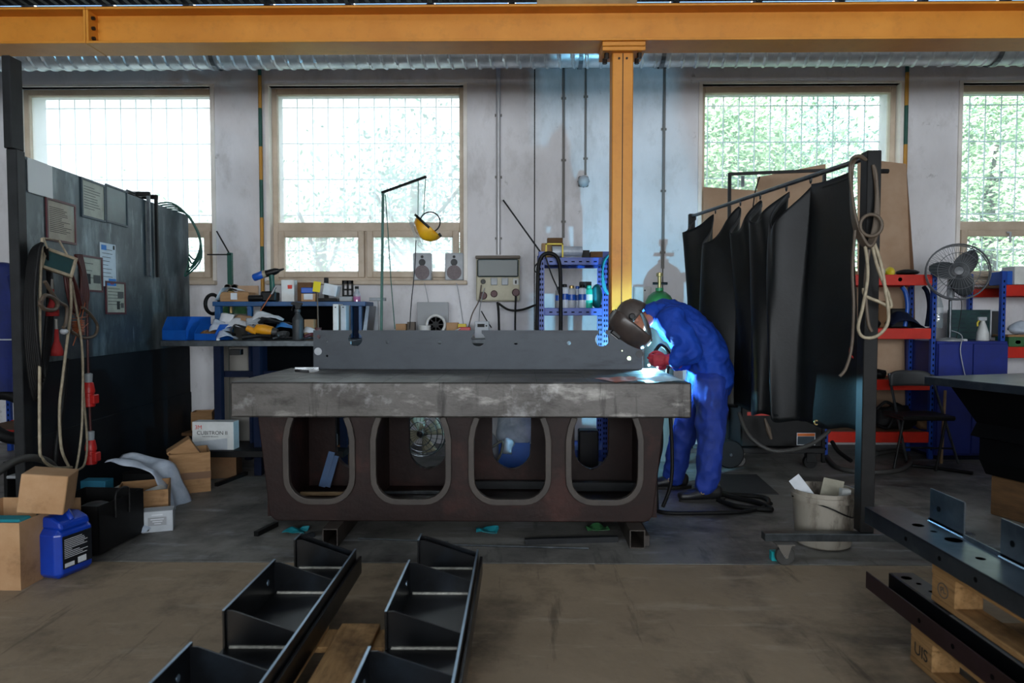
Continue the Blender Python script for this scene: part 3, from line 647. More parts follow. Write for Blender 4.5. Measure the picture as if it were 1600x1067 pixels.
def pallet(label, M, L=1.2, Wd=.8, mats='wood_pallet', group='wooden pallets', stamp=None):
    """Euro pattern: local x across, y along, z up from 0 to .144"""
    loc = M.translation; t = thing('wooden_pallet', label, 'pallet', loc, M.to_euler().z, group)
    def b(nm, lo, hi, par=t): return MB().box(lo, hi, .003).build(nm, mats, par, local=True)
    for x, w in ((.0725, .145), (.23, .10), (.40, .145), (.57, .10), (.7275, .145)): b('deck_board', (x-w/2-Wd/2, -L/2, .122), (x+w/2-Wd/2, L/2, .144))
    for y in (-L/2+.0725, 0, L/2-.0725):
        b('cross_board', (-Wd/2, y-.0725, .100), (Wd/2, y+.0725, .1215))
        for x in (-Wd/2+.05, 0, Wd/2-.05): b('block', (x-.05, y-.0725+.003, .022), (x+.05, y+.0725-.003, .0995))
    for x in (-Wd/2+.05, 0, Wd/2-.05): b('bottom_board', (x-.05, -L/2, 0), (x+.05, L/2, .0215))
    return t
pallet('wooden pallet on the floor carrying the two black trays', T(-.60, 1.98, 0))
# ================================================================== pallet stack with bent profiles, right foreground
pl_ = pallet('lower wooden pallet under the stacked steel profiles', T(1.86, 2.02, 0))
SIDE = lambda x, y, z: Matrix(((0, 0, -1, x), (-1, 0, 0, y), (0, 1, 0, z), (0, 0, 0, 1)))
text('stamp_lettering', 'UIS', .062, SIDE(1.4585, 2.547, .062), 'ink_dark', pl_)
t = thing('bent_profile', 'black steel profile with a brown red flange between the two stacked pallets', 'steel weldment', (1.55, 2.1, .145))
pm('flange_brown', '#2a1a1c', '#35232a', 5, .45, .4)
MB().box((1.452, 1.2, .145), (1.458, 2.95, .215), .001).build('front_flange', 'flange_brown', t)
MB().box((1.50, 1.2, .145), (1.506, 2.86, .243), .002).build('rib_flange', 'black_steel', t); MB().box((1.506, 1.2, .233), (1.60, 2.86, .243), .002).build('top_plate', 'black_steel', t); MB().box((1.458, 1.2, .145), (1.50, 2.95, .151)).build('base_plate', 'black_steel', t); MB().box((1.499, 1.2, .2432), (1.512, 2.45, .2445)).build('glint_steel', 'glint_steel', t)  # last strip is a bright edge highlight put into the colour
for y, x, r in ((2.80, 1.54, .02), (2.74, 1.555, .01), (2.66, 1.56, .012)): MB().lathe([(0, 0), (r, 0)], 18, T(x, y, .2436)).build('drilled_hole', 'slot_dark', t)
for y in (2.55, 2.35, 2.15): MB().cyl((1.4512, y, .18), (1.453, y, .18), .009, n=12).build('drilled_hole', 'slot_dark', t)
pu_ = pallet('upper wooden pallet in the stack with steel profiles on top', T(1.91, 1.98, .2465), group='wooden pallets')
MB().torus(.030, .0018, 24, 5, SIDE(1.5092, 2.507, .2465+.062) @ Matrix.Scale(.85, 4, (0, 1, 0))).build('stamp_ring', 'ink', pu_); text('stamp_lettering', 'PL', .034, SIDE(1.5090, 2.507, .2465+.062) @ R(14, 'Z'), 'ink', pu_)
for k, (y, z, s) in enumerate(((1.35, .0, 0),)): pass
# packing blocks between the pallets keep the upper one level
for k, (x, y) in enumerate(((1.85, 2.45), (2.25, 2.45), (1.85, 1.5), (2.25, 1.5))):
    tag(MB().box((x-.04, y-.05, .146), (x+.04, y+.05, .245), .003).build('packing_block', 'wood_block'), ['packing block between the pallets, far corner beside the lower profile', 'packing block between the pallets, far corner away from the profile', 'packing block between the pallets, near corner beside the lower profile', 'packing block between the pallets, near corner away from the profile'][k], 'block', 'packing blocks between the stacked pallets')
t = thing('bent_profile', 'blue grey steel profile with upright drilled lugs on the upper pallet', 'steel weldment', (1.56, 2.1, .391))
zP = .3925; X0, X1 = 1.49, 1.655; ya, yb = 1.2, 3.05
MB().box((X0, ya, zP+.064), (X1, yb, zP+.070), .001).build('top_plate', 'blue_steel', t)
MB().box((X0, ya, zP), (X0+.006, yb, zP+.070), .002).build('front_flange', 'blue_steel', t)
MB().box((X1-.006, ya, zP), (X1, yb-.2, zP+.085), .001).build('rear_flange', 'blue_steel', t)
for la, lb in ((2.62, 2.84), (1.95, 2.42), (1.35, 1.75)):
    lo = MB().box((X1-.006, la, zP+.07), (X1, lb, zP+.205), .001).build('lug_plate', 'blue_steel', t)
    MB().cyl((X1-.0075, lb-.06, zP+.135), (X1-.005, lb-.06, zP+.135), .011, n=12).build('bolt_hole', 'slot_dark', lo)
    MB().tube([(X1-.009, la, zP+.072), (X1-.009, lb, zP+.072)], .004, 6).build('weld_bead', 'glint_steel', lo)
for y, x, r in ((2.78, 1.57, .022), (2.70, 1.585, .012), (2.60, 1.60, .03), (2.40, 1.57, .016), (2.2, 1.6, .02)):
    MB().lathe([(0, 0), (r, 0)], 18, T(x, y, zP+.0706)).build('drilled_hole', 'slot_dark', t)
for y in (2.72, 2.5, 2.3, 2.05): MB().cyl((X0-.0008, y, zP+.035), (X0+.001, y, zP+.035), .009, n=12).build('drilled_hole', 'slot_dark', t)
bl = MB().ball((1.83, 2.22, .318), (.10, .14, .022), 16, 8); tag(crumple(bl, .006, 9).build('wrapped_bundle', 'screen_teal', smooth=60), 'pale blue wrapped bundle pushed into the upper pallet', 'bundle')
# ================================================================== steel partition on the left and what hangs on it
PN = Vector((xx(38, 4.0), 4.0, 0)); PF = Vector((xx(297, 6.5), 6.5, 0))
PD = (PF-PN).normalized(); PNORM = Vector((PD.y, -PD.x, 0)); PL = (PF-PN).length
PZ = 2.205
def onp(px, py, off=0.0):
    d = ray(px, py); o = Vector((0, 0, CAMH)); base = PN+PNORM*off
    k = (base-o).dot(PNORM)/d.dot(PNORM); return o+d*k
def sp(px, py, off=0.0):
    p = onp(px, py, off); return (p-PN).dot(PD), p.z
PM = frame3(PN, PD, (0, 0, 1))          # local x along the sheet, y = into the sheet (away from camera side), z up
YS = PM.to_3x3() @ Vector((0, 1, 0)); SG = -1 if YS.dot(PNORM) > 0 else 1   # SG*y points away from room
def pbox(mb, s0, s1, z0, z1, d0, d1, c=0.0):
    """box on the sheet: d = distance out into the room"""
    return mb.box((s0, -SG*d0, z0), (s1, -SG*d1, z1), c, PM)
t = thing('steel_partition', 'tall scratched steel sheet partition hung with notices and cables', 'partition', PN+PD*PL/2)
z1_ = onp(105, 562).z; z2_ = onp(142, 658).z
pbox(MB(), .0, PL, z1_, PZ, -.006, .0, .001).build('sheet', 'partition_steel', t)
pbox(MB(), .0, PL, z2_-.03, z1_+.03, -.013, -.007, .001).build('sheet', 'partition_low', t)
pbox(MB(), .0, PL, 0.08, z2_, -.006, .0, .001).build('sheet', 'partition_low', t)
pbox(MB(), -.05, .03, 0, PZ+.02, -.045, .012, .004).build('post', 'frame_dark', t)
pbox(MB(), PL-.04, PL, 0, PZ-.02, -.07, -.013, .004).build('post', 'frame_dark', t)
pbox(MB(), .03, PL-.04, .04, .10, -.06, -.007, .003).build('bottom_rail', 'frame_dark', t)
pt = at(24, 90, 3.97)
po = MB().box((xx(13, 3.93), 3.93, PZ+.02-.0), (xx(26, 3.93), 4.03, pt.z), .004).build('post_extension', 'frame_dark', t)
def notice(name, label, quad, border, paper, lines, cat='notice', tilt=0, film=None, seed=0, blocks=()):
    (l, tp), (r, bt) = quad
    sa, za = sp(l, (tp+bt)/2); sb, zb_ = sp(r, (tp+bt)/2); zt = (sp(l, tp)[1]+sp(r, tp)[1])/2 if not isinstance(tp, tuple) else 0
    zt = onp((l+r)/2, tp).z; zl = onp((l+r)/2, bt).z
    o = thing(name, label, cat, PN+PD*((sa+sb)/2)+Vector((0, 0, zl)))
    w = .014
    if border:
        m = MB(); pbox(m, sa, sa+w, zl, zt, .001, .010); pbox(m, sb-w, sb, zl, zt, .001, .010); pbox(m, sa+w, sb-w, zl, zl+w, .001, .010); pbox(m, sa+w, sb-w, zt-w, zt, .001, .010); m.build('frame', border, o)
    pg = pbox(MB(), sa+w*.5, sb-w*.5, zl+w*.5, zt-w*.5, .002, .004).build('page', paper, o)
    rnd = random.Random(seed); m = MB(); z = zt-.05
    for k in range(lines):
        e = rnd.uniform(.5, .95); pbox(m, sa+.035, sa+.035+(sb-sa-.07)*e, z-.004, z, .0041, .0045); z -= (zt-zl-.1)/max(lines, 1)
    if lines: m.build('print', 'ink', o)
    for (u0, v0, u1, v1, mt) in blocks:
        pbox(MB(), sa+(sb-sa)*u0, sa+(sb-sa)*u1, zl+(zt-zl)*v0, zl+(zt-zl)*v1, .0046, .0052).build('print_block', mt, o)
    if film: pbox(MB(), sa-.004, sb+.004, zl-.004, zt+.004, .012, .013).build('film', film, o)
    return o
notice('paper_sleeve', 'clear plastic sleeve with a pale sheet pinned at the top of the partition', ((41, 254), (78, 304)), None, 'grey_light', 0, 'sleeve', film='sleeve_film', blocks=[(.48, .45, .51, .58, 'ink'), (.55, .5, .63, .52, 'ink')])
notice('framed_notice', 'pale notice in a dark blue frame high on the partition', ((126, 283), (163, 343)), 'frame_bluegrey', 'paper_old', 9, seed=1)
notice('framed_notice', 'blank grey notice in a dark frame beside the blue framed one', ((164, 293), (198, 351)), 'frame_bluegrey', 'screen_teal', 0, seed=2)
notice('framed_notice', 'maroon framed page of dense text near the partition post', ((71, 314), (117, 379)), 'frame_maroon', 'paper_old', 14, seed=3)
notice('framed_notice', 'maroon framed drawing behind the hanging cables', ((124, 400), (159, 456)), 'frame_maroon', 'paper_old', 3, seed=4, blocks=[(.22, .22, .45, .5, 'ink_dark'), (.58, .25, .9, .48, 'ink')])
notice('framed_notice', 'lowest maroon framed page with small pictures on the partition', ((164, 440), (195, 491)), 'frame_maroon', 'paper_old', 6, seed=5, blocks=[(.6, .5, .9, .7, 'ink'), (.55, .15, .7, .4, 'ink_dark'), (.75, .2, .9, .35, 'ink')])
notice('certificate', 'white certificate with a blue corner on the partition', ((155, 379), (181, 449)), None, 'paper_white', 8, 'certificate', seed=6, blocks=[(.1, .82, .4, .93, 'paper_blue'), (.8, .86, .9, .95, 'ink_dark'), (.3, .04, .95, .12, 'paper_blue'), (.5, .12, .95, .2, 'paper_blue'), (.6, .07, .68, .11, 'ink_red'), (.72, .07, .8, .11, 'ink_red')])
# clamps over the top edge
for k, (pa, wd, mt, lab) in enumerate([((237, 247), .022, 'tube_dark', 'dark bar clamp hooked over the partition top'), ((227, 236), .022, 'rail_steel', 'steel bar clamp beside the dark one on the partition')]):
    s0 = sp(241-k*12, 400)[0]; zlow = onp(240, 433).z; o = thing('bar_clamp', lab, 'clamp', PN+PD*s0+Vector((0, 0, zlow)))
    pbox(MB(), s0-.014, s0+.014, zlow, PZ+.06, .012, .034, .002).build('bar', mt, o)
    pbox(MB(), s0-.016, s0+.016, PZ+.03, PZ+.065, -.14, .036, .004).build('fixed_jaw', 'tube_dark', o)
    pbox(MB(), s0-.016, s0+.016, PZ+.004, PZ+.032, -.14, -.10, .004).build('jaw_tip', 'tube_dark', o)
    m = MB().tube([PN+PD*(s0-.06)+PNORM*(-.07)+Vector((0,0,PZ+.045)), PN+PD*(s0-(.30 if k == 0 else .11))+PNORM*(-.07)+Vector((0,0,PZ+.045))], .012, 8); m.build('screw', 'rail_steel', o)
# hose coil over the far end
m = MB()
for k in range(5):
    c = PF+Vector((.02, -.05*k, 0)); r = .035*k
    m.cable([c+Vector((-.22, -.25, PZ+.0)), c+Vector((-.02, -.1, PZ+.02+.012*k)), c+Vector((.07+r*.5, -.03, PZ-.12)), c+Vector((.10+r*.7, -.02, PZ-.26-r)), c+Vector((.04, .0, PZ-.40-r*1.2)), c+Vector((-.03+.02*k, .02, PZ-.36-.03*k))], .007, 7)
tag(m.build('hose_coil', 'pipe_green', smooth=60), 'coiled dark green hose hung over the far end of the partition', 'hose')
# ---- cables and gear hanging near the partition post
def cab(label, pts, r, mat, name='hanging_cable', cat='cable', off=.05, ret=False):
    P = [onp(p[0], p[1], p[2] if len(p) > 2 else off) for p in pts]
    o = MB().cable(P, r, 7, 6).build(name, mat, smooth=60); return tag(o, label, cat)
m = MB()
for k in range(7):
    w = 30-k*2.2; m.cable([onp(66, 380, .05+.012*k), onp(48+k*2.0, 398, .05+.012*k), onp(40+k*2.4, 470, .05+.012*k), onp(43+k*3, 560, .05+.012*k), onp(56+k*2, 625-k*6, .05+.01*k), onp(74-k, 560, .06), onp(82-k, 460, .06), onp(72, 385, .05+.012*k)], .011, 7)
tag(m.build('cable_coil', 'rubber_black', smooth=60), 'thick black rubber cable coil hung at the partition post', 'cable')
m = MB()
for k in range(5):
    m.cable([onp(108, 402, .04+.012*k), onp(101+k, 410, .05+.012*k), onp(104+k*4, 450, .06+.01*k), onp(114+k*4, 485, .06), onp(124+k*3.4, 480-k*4, .05), onp(127+k*1.6, 430, .05), onp(118+k*2.2, 398, .05)], .010, 7)
tag(m.build('cable_coil', 'cable_maroon', smooth=60), 'maroon cable coil hung beside the framed drawing', 'cable')
cab('beige cord hanging in a long straight line at the partition post', [(66, 372), (63, 440), (62, 560), (62, 690), (66, 716), (85, 730), (112, 730)], .0085, 'cable_beige', off=.12)
cab('beige cord from the work lamp hanging down to the floor', [(110, 430), (111, 480), (104, 540), (98, 590), (93, 640), (96, 700), (107, 728)], .0085, 'cable_beige', off=.13)
cab('long beige cord swinging past the red plugs down to the floor', [(112, 440), (128, 540), (129, 620), (127, 680), (118, 735), (104, 762)], .0075, 'cable_beige', off=.11)
cab('thin beige cord looped beside the red plugs', [(128, 545), (131, 620), (136, 690), (132, 725), (120, 735)], .0075, 'cable_beige', off=.09)
cab('brown hose loop in front of the black cable coil', [(62, 478), (70, 462), (84, 466), (90, 476), (84, 484), (68, 482), (62, 470)], .012, 'cable_brown', off=.15)
cab('brown grey cable crossing behind the work lamp', [(70, 440), (90, 470), (104, 480), (103, 505), (99, 512)], .011, 'cable_brown', off=.14)
cab('grey looped cable beside the copper spring', [(110, 517), (130, 528), (148, 524), (152, 508), (140, 490), (128, 480)], .010, 'cable_brown', off=.10)
cab('dark cable running to the floor behind the beige cords', [(104, 560), (97, 640), (88, 700), (86, 760)], .014, 'rubber_black', off=.07)
cab('thick grey hose arching from behind the post', [(-10, 742), (20, 722), (50, 715), (75, 722), (90, 742), (95, 775)], .022, 'rubber_grey', off=.10, cat='hose', name='floor_hose')
# work lamp
c = onp(90, 410, .13); t = thing('work_lamp', 'square work lamp with a worn pale frame hung among the cables', 'lamp', c-Vector((0, 0, .1)))
M_ = frame3(c, PD*.95+PNORM*.5+Vector((0, 0, -.30)), (0.05, 0, 1))
fr = MB(); w, h = .20, .125; e = .018
fr.box((-w/2, -.02, -h/2), (-w/2+e, .02, h/2), .003, M_).box((w/2-e, -.02, -h/2), (w/2, .02, h/2), .003, M_).box((-w/2+e, -.02, -h/2), (w/2-e, .02, -h/2+e), .003, M_).box((-w/2+e, -.02, h/2-e), (w/2-e, .02, h/2), .003, M_)
fr.build('bezel', 'cable_beige', t); MB().box((-w/2+e, -.01, -h/2+e), (w/2-e, .0, h/2-e), 0, M_).build('lamp_glass', 'screen_teal', t)
MB().box((-w/2+.02, .0 if SG > 0 else -.07, -h/2+.02), (w/2-.02, .07 if SG > 0 else 0, h/2-.02), .01, M_).build('housing', 'dark_grey', t)
MB().tube([onp(74, 388, .13), onp(68, 372, .1), onp(92, 375, .1), onp(105, 398, .13)], .006, 6).build('bracket', 'cable_beige', t)
# grey cord connector ball
tag(MB().ball(onp(100, 518, .13), (.024, .02, .018), 12, 8).build('cord_connector', 'grey_light', smooth=80), 'pale round cord connector among the hanging cables', 'connector')
# copper wire cluster
t = thing('copper_spring', 'copper wire spring and twisted wires hung by the maroon cables', 'wire', onp(122, 515, .06)); m = MB(); c = onp(122, 512, .08)
m.tube([c+PD*(.05*math.cos(k*.7))*1.0+PNORM*(.03*math.sin(k*.7))+Vector((0, 0, -.045+.0012*k)) for k in range(76)], .003, 5); m.build('spring', 'copper', t, smooth=60)
m = MB()
for a, b in (((133, 473), (114, 540)), ((113, 498), (140, 494)), ((120, 500), (126, 478)), ((110, 486), (128, 508)), ((118, 520), (138, 505))): m.tube([onp(*a, .1), onp((a[0]+b[0])/2+2, (a[1]+b[1])/2, .11), onp(*b, .09)], .0025, 5)
m.build('wires', 'copper', t)
# red plugs
def red_plug(label, px, py, off):
    c = onp(px, py, off); t = thing('industrial_plug', label, 'plug', c-Vector((0, 0, .16)), 0, 'red three phase plugs')
    MB().lathe([(.022, .07), (.024, .105), (.024, .125), (.012, .13)], 14, T(*c)).build('cable_gland', 'plug_grey', t, smooth=30)
    MB().lathe([(.03, -.09), (.036, -.085), (.036, -.03), (.031, -.028), (.031, .0), (.036, .004), (.036, .02), (.028, .065), (.024, .07)], 16, T(*c)).build('plug_body', 'plug_red', t, smooth=30)
    MB().box((c.x+.02, c.y-.03, c.z-.07), (c.x+.05, c.y+.03, c.z-.01), .005).build('flap', 'plug_red', t)
red_plug('upper red industrial plug hanging on the partition', 139, 614, .08); red_plug('lower red industrial plug hanging on the partition', 142, 704, .08)
cab('maroon cable feeding the upper red plug', [(136, 470), (137, 540), (138, 585)], .008, 'cable_maroon', off=.08)
cab('maroon cable between the two red plugs', [(140, 635), (141, 660), (142, 682)], .008, 'cable_maroon', off=.08)
for k, (px, py, r) in enumerate([(82, 486, .05), (89, 548, .05)]):
    c = onp(px, py, .08); o = thing('funnel', ['upper dark red funnel among the hanging cables', 'lower dark red funnel among the hanging cables'][k], 'funnel', c, 0, 'funnels among the cables')
    MB().lathe([(.010, .13), (.014, .06), (.034, .0), (.034, -.03)], 14, T(*c), close=False).build('cone', 'red_cloth' , o, smooth=40, solid=.002)
    MB().cyl(c+Vector((0,0,.13)), c+Vector((0,0,.19)), .009, n=10).build('spout', 'gas_grey', o)
# ---- behind the partition, far left
def rack_shelves(name, label, px0, px1, Y, D, levels, posts=True, beam='shelf_red', post='rack_blue', top=None, n_posts=(0, 1), bh=.05):
    x0, x1 = xx(px0, Y), xx(px1, Y); t = thing(name, label, 'rack', ((x0+x1)/2, Y+D/2, 0))
    zs = [zz(l, Y, (px0+px1)/2) for l in levels]; zt = top if top else max(zs)+.04
    for z in zs:
        MB().box((x0+.042, Y, z-bh), (x1-.042, Y+.04, z), .003).build('shelf_beam', beam, t)
        MB().box((x0+.042, Y+D-.04, z-bh), (x1-.042, Y+D, z), .003).build('shelf_beam', beam, t)
        MB().box((x0+.045, Y+.041, z-.018), (x1-.045, Y+D-.041, z-.004)).build('shelf_board', 'card_dark', t)
    for x in (x0, x1-.04):
        for y in (Y-.002, Y+D-.036):
            p = MB().box((x, y, 0), (x+.04, y+.038, zt), .002).build('rack_post', post, t)
            h = MB(); z = .08
            while z < zt-.06: h.box((x+.014, y-.0008, z), (x+.026, y+.001, z+.022)); z += .05
            h.build('slots', 'slot_dark', p)['kind'] = 'stuff'
    return t
rack_shelves('storage_rack', 'red and blue storage rack half hidden behind the partition', -70, 46, 6.0, .6, [585, 672, 520], top=1.35)
# jacket hanging
m = MB(); jx = xx(6, 5.4); c = Vector((jx, 5.4, 0))
def jk(u, v):
    a = 2*PI*u; w = .10+.13*min(1, v*2.2)+.02*math.sin(3*a)*v; zt_ = zz(418, 5.4); z = zt_-v*.95
    return (jx+w*math.cos(a)*(1+.08*math.sin(9*a)*v), 5.4+.09*math.sin(a)*(1+.25*math.sin(7*a+2*v)*v), z)
t = thing('work_jacket', 'blue work jacket hanging behind the partition post', 'jacket', (jx, 5.4, zz(418, 5.4)-.95))
m.grid(jk, 40, 18).build('body', 'jacket_blue', t, smooth=80)
MB().ball((jx, 5.4, zz(418, 5.4)-.005), (.10, .085, .05), 14, 8).build('collar', 'jacket_blue', t, smooth=80)
MB().tube([(jx+.12, 5.36, zz(430, 5.4)), (jx+.20, 5.33, zz(480, 5.4)), (jx+.21, 5.33, zz(560, 5.4))], [.05, .065, .055], 10, flat=.8).build('sleeve', 'jacket_blue', t, smooth=80)
zs_ = zz(529, 5.4); MB().box((jx-.235, 5.26, zs_-.01), (jx+.235, 5.27, zs_)).build('reflective_strip', 'grey_light', t)
tag(MB().cyl((jx, 5.4, zz(418, 5.4)+.03), (jx, YW-.01, zz(418, 5.4)+.05), .008).build('coat_hook', 'tube_dark'), 'long steel hook carrying the blue work jacket', 'hook')
m = MB().torus(.20, .05, 24, 10, T(xx(10, 5.6), 5.6, zz(652, 5.6)) @ R(90, 'X') @ R(18, 'X')); t = m.build('tyre', 'rubber_black', smooth=60); tag(t, 'black wheel tyre leaning behind the partition post', 'tyre')
t = thing('step_ladder', 'low dark step with pale treads behind the partition', 'step', (xx(20, 4.7), 4.7, 0))
for k, py in enumerate((728, 746)): MB().box((xx(2, 4.6), 4.6+.1*(1-k), zz(py, 4.6)-.02), (xx(44, 4.6), 4.85, zz(py, 4.6)), .003).build('tread', 'grey_plastic', t)
for px in (1, 44): MB().box((xx(px, 4.6)-.012, 4.6, 0), (xx(px, 4.6)+.012, 4.85, zz(724, 4.6)), .003).build('side_frame', 'tube_dark', t)

# ================================================================== boxes on the floor along the partition
def open_box(name, label, c, w, d, h, rz, mat='card_brown', flaps=(), wall=.006, cat='box', group=None):
    t = thing(name, label, cat, c, math.radians(rz), group)
    m = MB().box((-w/2, -d/2, 0), (w/2, d/2, wall)).box((-w/2, -d/2, wall), (w/2, -d/2+wall, h)).box((-w/2, d/2-wall, wall), (w/2, d/2, h)).box((-w/2, -d/2+wall, wall), (-w/2+wall, d/2-wall, h)).box((w/2-wall, -d/2+wall, wall), (w/2, d/2-wall, h))
    m.build('carton', mat, t, local=True)
    for (side, ang, ln) in flaps:
        if side in 'fb':
            M = T(0, (-d/2 if side == 'f' else d/2), h) @ R(ang if side == 'f' else -ang, 'X'); q = MB().box((-w/2, -.002 if side == 'f' else -.002, 0), (w/2, .002, ln), 0, M)
        else:
            M = T((-w/2 if side == 'l' else w/2), 0, h) @ R(-ang if side == 'l' else ang, 'Y'); q = MB().box((-.002, -d/2, 0), (.002, d/2, ln), 0, M)
        q.build('flap', mat, t, local=True)
    return t
p = gnd(5, 925); open_box('cardboard_box', 'large open cardboard box cut by the picture edge beside the blue canister', (p.x-.14, p.y+.25, 0), .42, .46, .32, 0, 'card_light')
m = MB().box((-.10, -.09, 0), (.10, .09, .19), .004, T(p.x+.06, p.y+.22, .33) @ R(18, 'Z') @ R(8, 'Y')); o = m.build('cardboard_carton', 'card_light'); tag(o, 'worn closed carton sitting on top of the large open box', 'box')
tag(MB().box((p.x-.12, p.y+.05, .19), (p.x+.05, p.y+.14, .325), .01).build('teal_bottle_crate', 'teal_scrap'), 'teal container peeking from the large open box', 'container')
# canister
p = gnd(76, 905); t = thing('plastic_canister', 'blue plastic canister with black cap and label on the floor', 'canister', (p.x, p.y+.10, 0), math.radians(-14))
m = MB().box((-.10, -.11, 0), (.10, .11, .245), .025).build('canister_body', 'can_blue', t, local=True, bev=.006)
MB().prism([(-.10, .24), (.10, .24), (.085, .275), (.03, .30), (-.06, .30), (-.085, .275)], .17, T(0, -.085, 0)).build('shoulder', 'can_blue', t, local=True, bev=.012)
MB().tube([(.075, -.005, .275), (.05, -.005, .315), (-.01, -.005, .318), (-.03, -.005, .29)], .014, 8).build('handle', 'can_blue', t, local=True, smooth=60)
cp_ = MB().lathe([(.027, 0), (.027, .03), (.022, .034)], 16, T(-.055, -.05, .298)).build('cap', 'black_plastic', t, local=True, smooth=30)
lb = MB().box((.1005, -.085, .05), (.1015, .085, .21)).build('label_panel', 'label_black', t, local=True)
m = MB(); rnd = random.Random(5)
for k in range(11): m.box((.1016, -.075, .19-k*.009), (.1019, -.075+rnd.uniform(.04, .14), .193-k*.009))
m.box((.1016, -.075, .055), (.1019, -.02, .075)); m.box((.1016, .0, .055), (.1019, .05, .085)); m.build('print', 'paper_white', lb, local=True)
# black steel box with wire handles
p = gnd(92, 868); t = thing('steel_toolbox', 'open black steel box with wire handles on the floor', 'toolbox', (p.x+.06, p.y+.20, 0), math.radians(-4))
w, d, h = .36, .40, .27
MB().box((-w/2, -d/2, .01), (w/2, d/2, .02)).box((-w/2, -d/2, .02), (w/2, -d/2+.005, h)).box((-w/2, d/2-.005, .02), (w/2, d/2, h)).box((-w/2, -d/2, .02), (-w/2+.005, d/2, h)).box((w/2-.005, -d/2, .02), (w/2, d/2, h)).build('body', 'tube_dark', t, local=True)
for x in (-w/2-.004, w/2+.004): MB().cable([(x, -.06, h-.10), (x, -.06, h+.02), (x, -.03, h+.05), (x, .03, h+.05), (x, .06, h+.02), (x, .06, h-.10)], .006, 6).build('handle', 'tube_dark', t, local=True, smooth=60)
MB().ball((0.02, 0, .15), (.12, .14, .09), 12, 8).build('content', 'dark_grey', t, local=True, smooth=60)
# cyan box behind
p = gnd(148, 800); tag(MB().box((p.x-.13, p.y+.02, 0), (p.x+.06, p.y+.12, .20), .003).build('small_carton', 'cyan_box'), 'cyan printed carton behind the black steel box', 'box')
# brown box with white thing
p = gnd(205, 818); t = open_box('cardboard_box', 'open cardboard box holding a white roll behind the grey small box', (p.x+.0, p.y+.16, 0), .29, .33, .20, 24, 'card_brown')
o = MB().lathe([(.02, 0), (.06, 0), (.06, .10), (.02, .10)], 18, T(p.x+.02, p.y+.17, .11) @ R(70, 'Y')).build('paper_roll', 'white_plastic', smooth=30); tag(o, 'white roll lying in the open cardboard box', 'roll')
# crumpled film sheet over box
m = MB().grid(lambda u, v: (xx(162, 4.6)+u*(xx(272, 4.6)-xx(162, 4.6)), 4.55+.28*v, .26+.06*math.sin(3*u+1)-max(0, u-.72)*.95+.02*math.sin(9*v)), 26, 14); crumple(m, .045, 7, 3)
tag(m.build('plastic_film', 'film_crumpled', smooth=35, solid=.001), 'crumpled silvery packing film draped behind the cardboard boxes', 'film')
p = gnd(215, 790); tag(MB().box((p.x-.16, p.y+.10, 0), (p.x+.13, p.y+.34, .20), .006).build('black_crate', 'black_plastic'), 'black plastic crate under the silvery film', 'crate')
# grey small box with print
p = gnd(240, 832); t = thing('grey_carton', 'small grey printed carton lying before the cardboard boxes', 'box', (p.x, p.y+.06, 0), math.radians(20))
MB().box((-.085, -.055, 0), (.085, .055, .125), .003).build('carton', 'grey_light', t, local=True)
MB().box((-.05, -.0562, .04), (.05, -.0556, .09)).build('print_panel', 'grey_plastic', t, local=True)
m = MB()
for k in range(3): m.box((-.036+.01*k, -.0568, .075-.013*k), (.036-.008*k, -.0563, .080-.013*k))
m.box((-.03, -.0568, .10), (.03, -.0563, .107)); m.build('print', 'paper_white', t, local=True)
MB().box((-.08, -.0568, .012), (-.045, -.0562, .03)).build('print_block', 'ink_dark', t, local=True)
m = MB().grid(lambda u, v: (gnd(182, 838).x+u*.16, gnd(182, 838).y+.02+v*.11, .012+.045*math.sin(PI*u)*math.sin(PI*v)*(1+.5*math.sin(9*u))), 14, 10); crumple(m, .025, 18, 2)
for i, q in enumerate(m.v): m.v[i] = (q[0], q[1], max(.003, q[2]))
tag(m.build('crumpled_paper', 'film_crumpled', smooth=30, solid=.001), 'crumpled white paper on the floor before the grey carton', 'paper')
# caster truck corner
p = gnd(175, 838); t = thing('caster_truck', 'small black caster truck beside the open cardboard box', 'truck', (p.x, p.y+.1, 0)); c = Vector((p.x, p.y+.04, 0))
MB().box((c.x-.03, c.y-.03, .13), (c.x+.10, c.y+.12, .155), .004).build('deck', 'dark_grey', t)
MB().cyl((c.x-.0, c.y-.012, .045), (c.x-.0, c.y+.012, .045), .045, n=18).build('wheel', 'rubber_black', t, smooth=40); MB().box((c.x-.02, c.y-.02, .05), (c.x+.02, c.y+.02, .13), .003).build('fork', 'caster_steel', t)
# tall carton with small carton in it
p = gnd(280, 772); t = open_box('cardboard_box', 'tall open cardboard box holding a smaller taped carton', (p.x-.0, p.y+.16, 0), .27, .30, .29, 28, 'card_brown', flaps=(('f', 200, .10), ('l', -160, .10)))
MB().box((-.137, -.152, .10), (.137, .152, .15)).build('tape_band', 'tape_brown', t, local=True)
o = MB().box((-.09, -.08, 0), (.09, .08, .16), .003, T(p.x+.0, p.y+.18, .20) @ R(28, 'Z') @ R(-32, 'Y')).build('small_carton', 'card_brown'); tag(o, 'small taped carton tipped into the tall open cardboard box', 'box')
p = gnd(340, 748); open_box('cardboard_box', 'lower open cardboard box under the white printed box', (p.x-.0, p.y+.14, 0), .22, .26, .20, 12, 'card_dark')
m = MB().tube([gnd(338, 760)+Vector((0, 0, .012)), gnd(385, 742)+Vector((0, 0, .012))], .02, 4); tag(m.build('flat_bar', 'tube_dark'), 'flat dark steel bar on the floor by the cardboard boxes', 'steel bar')
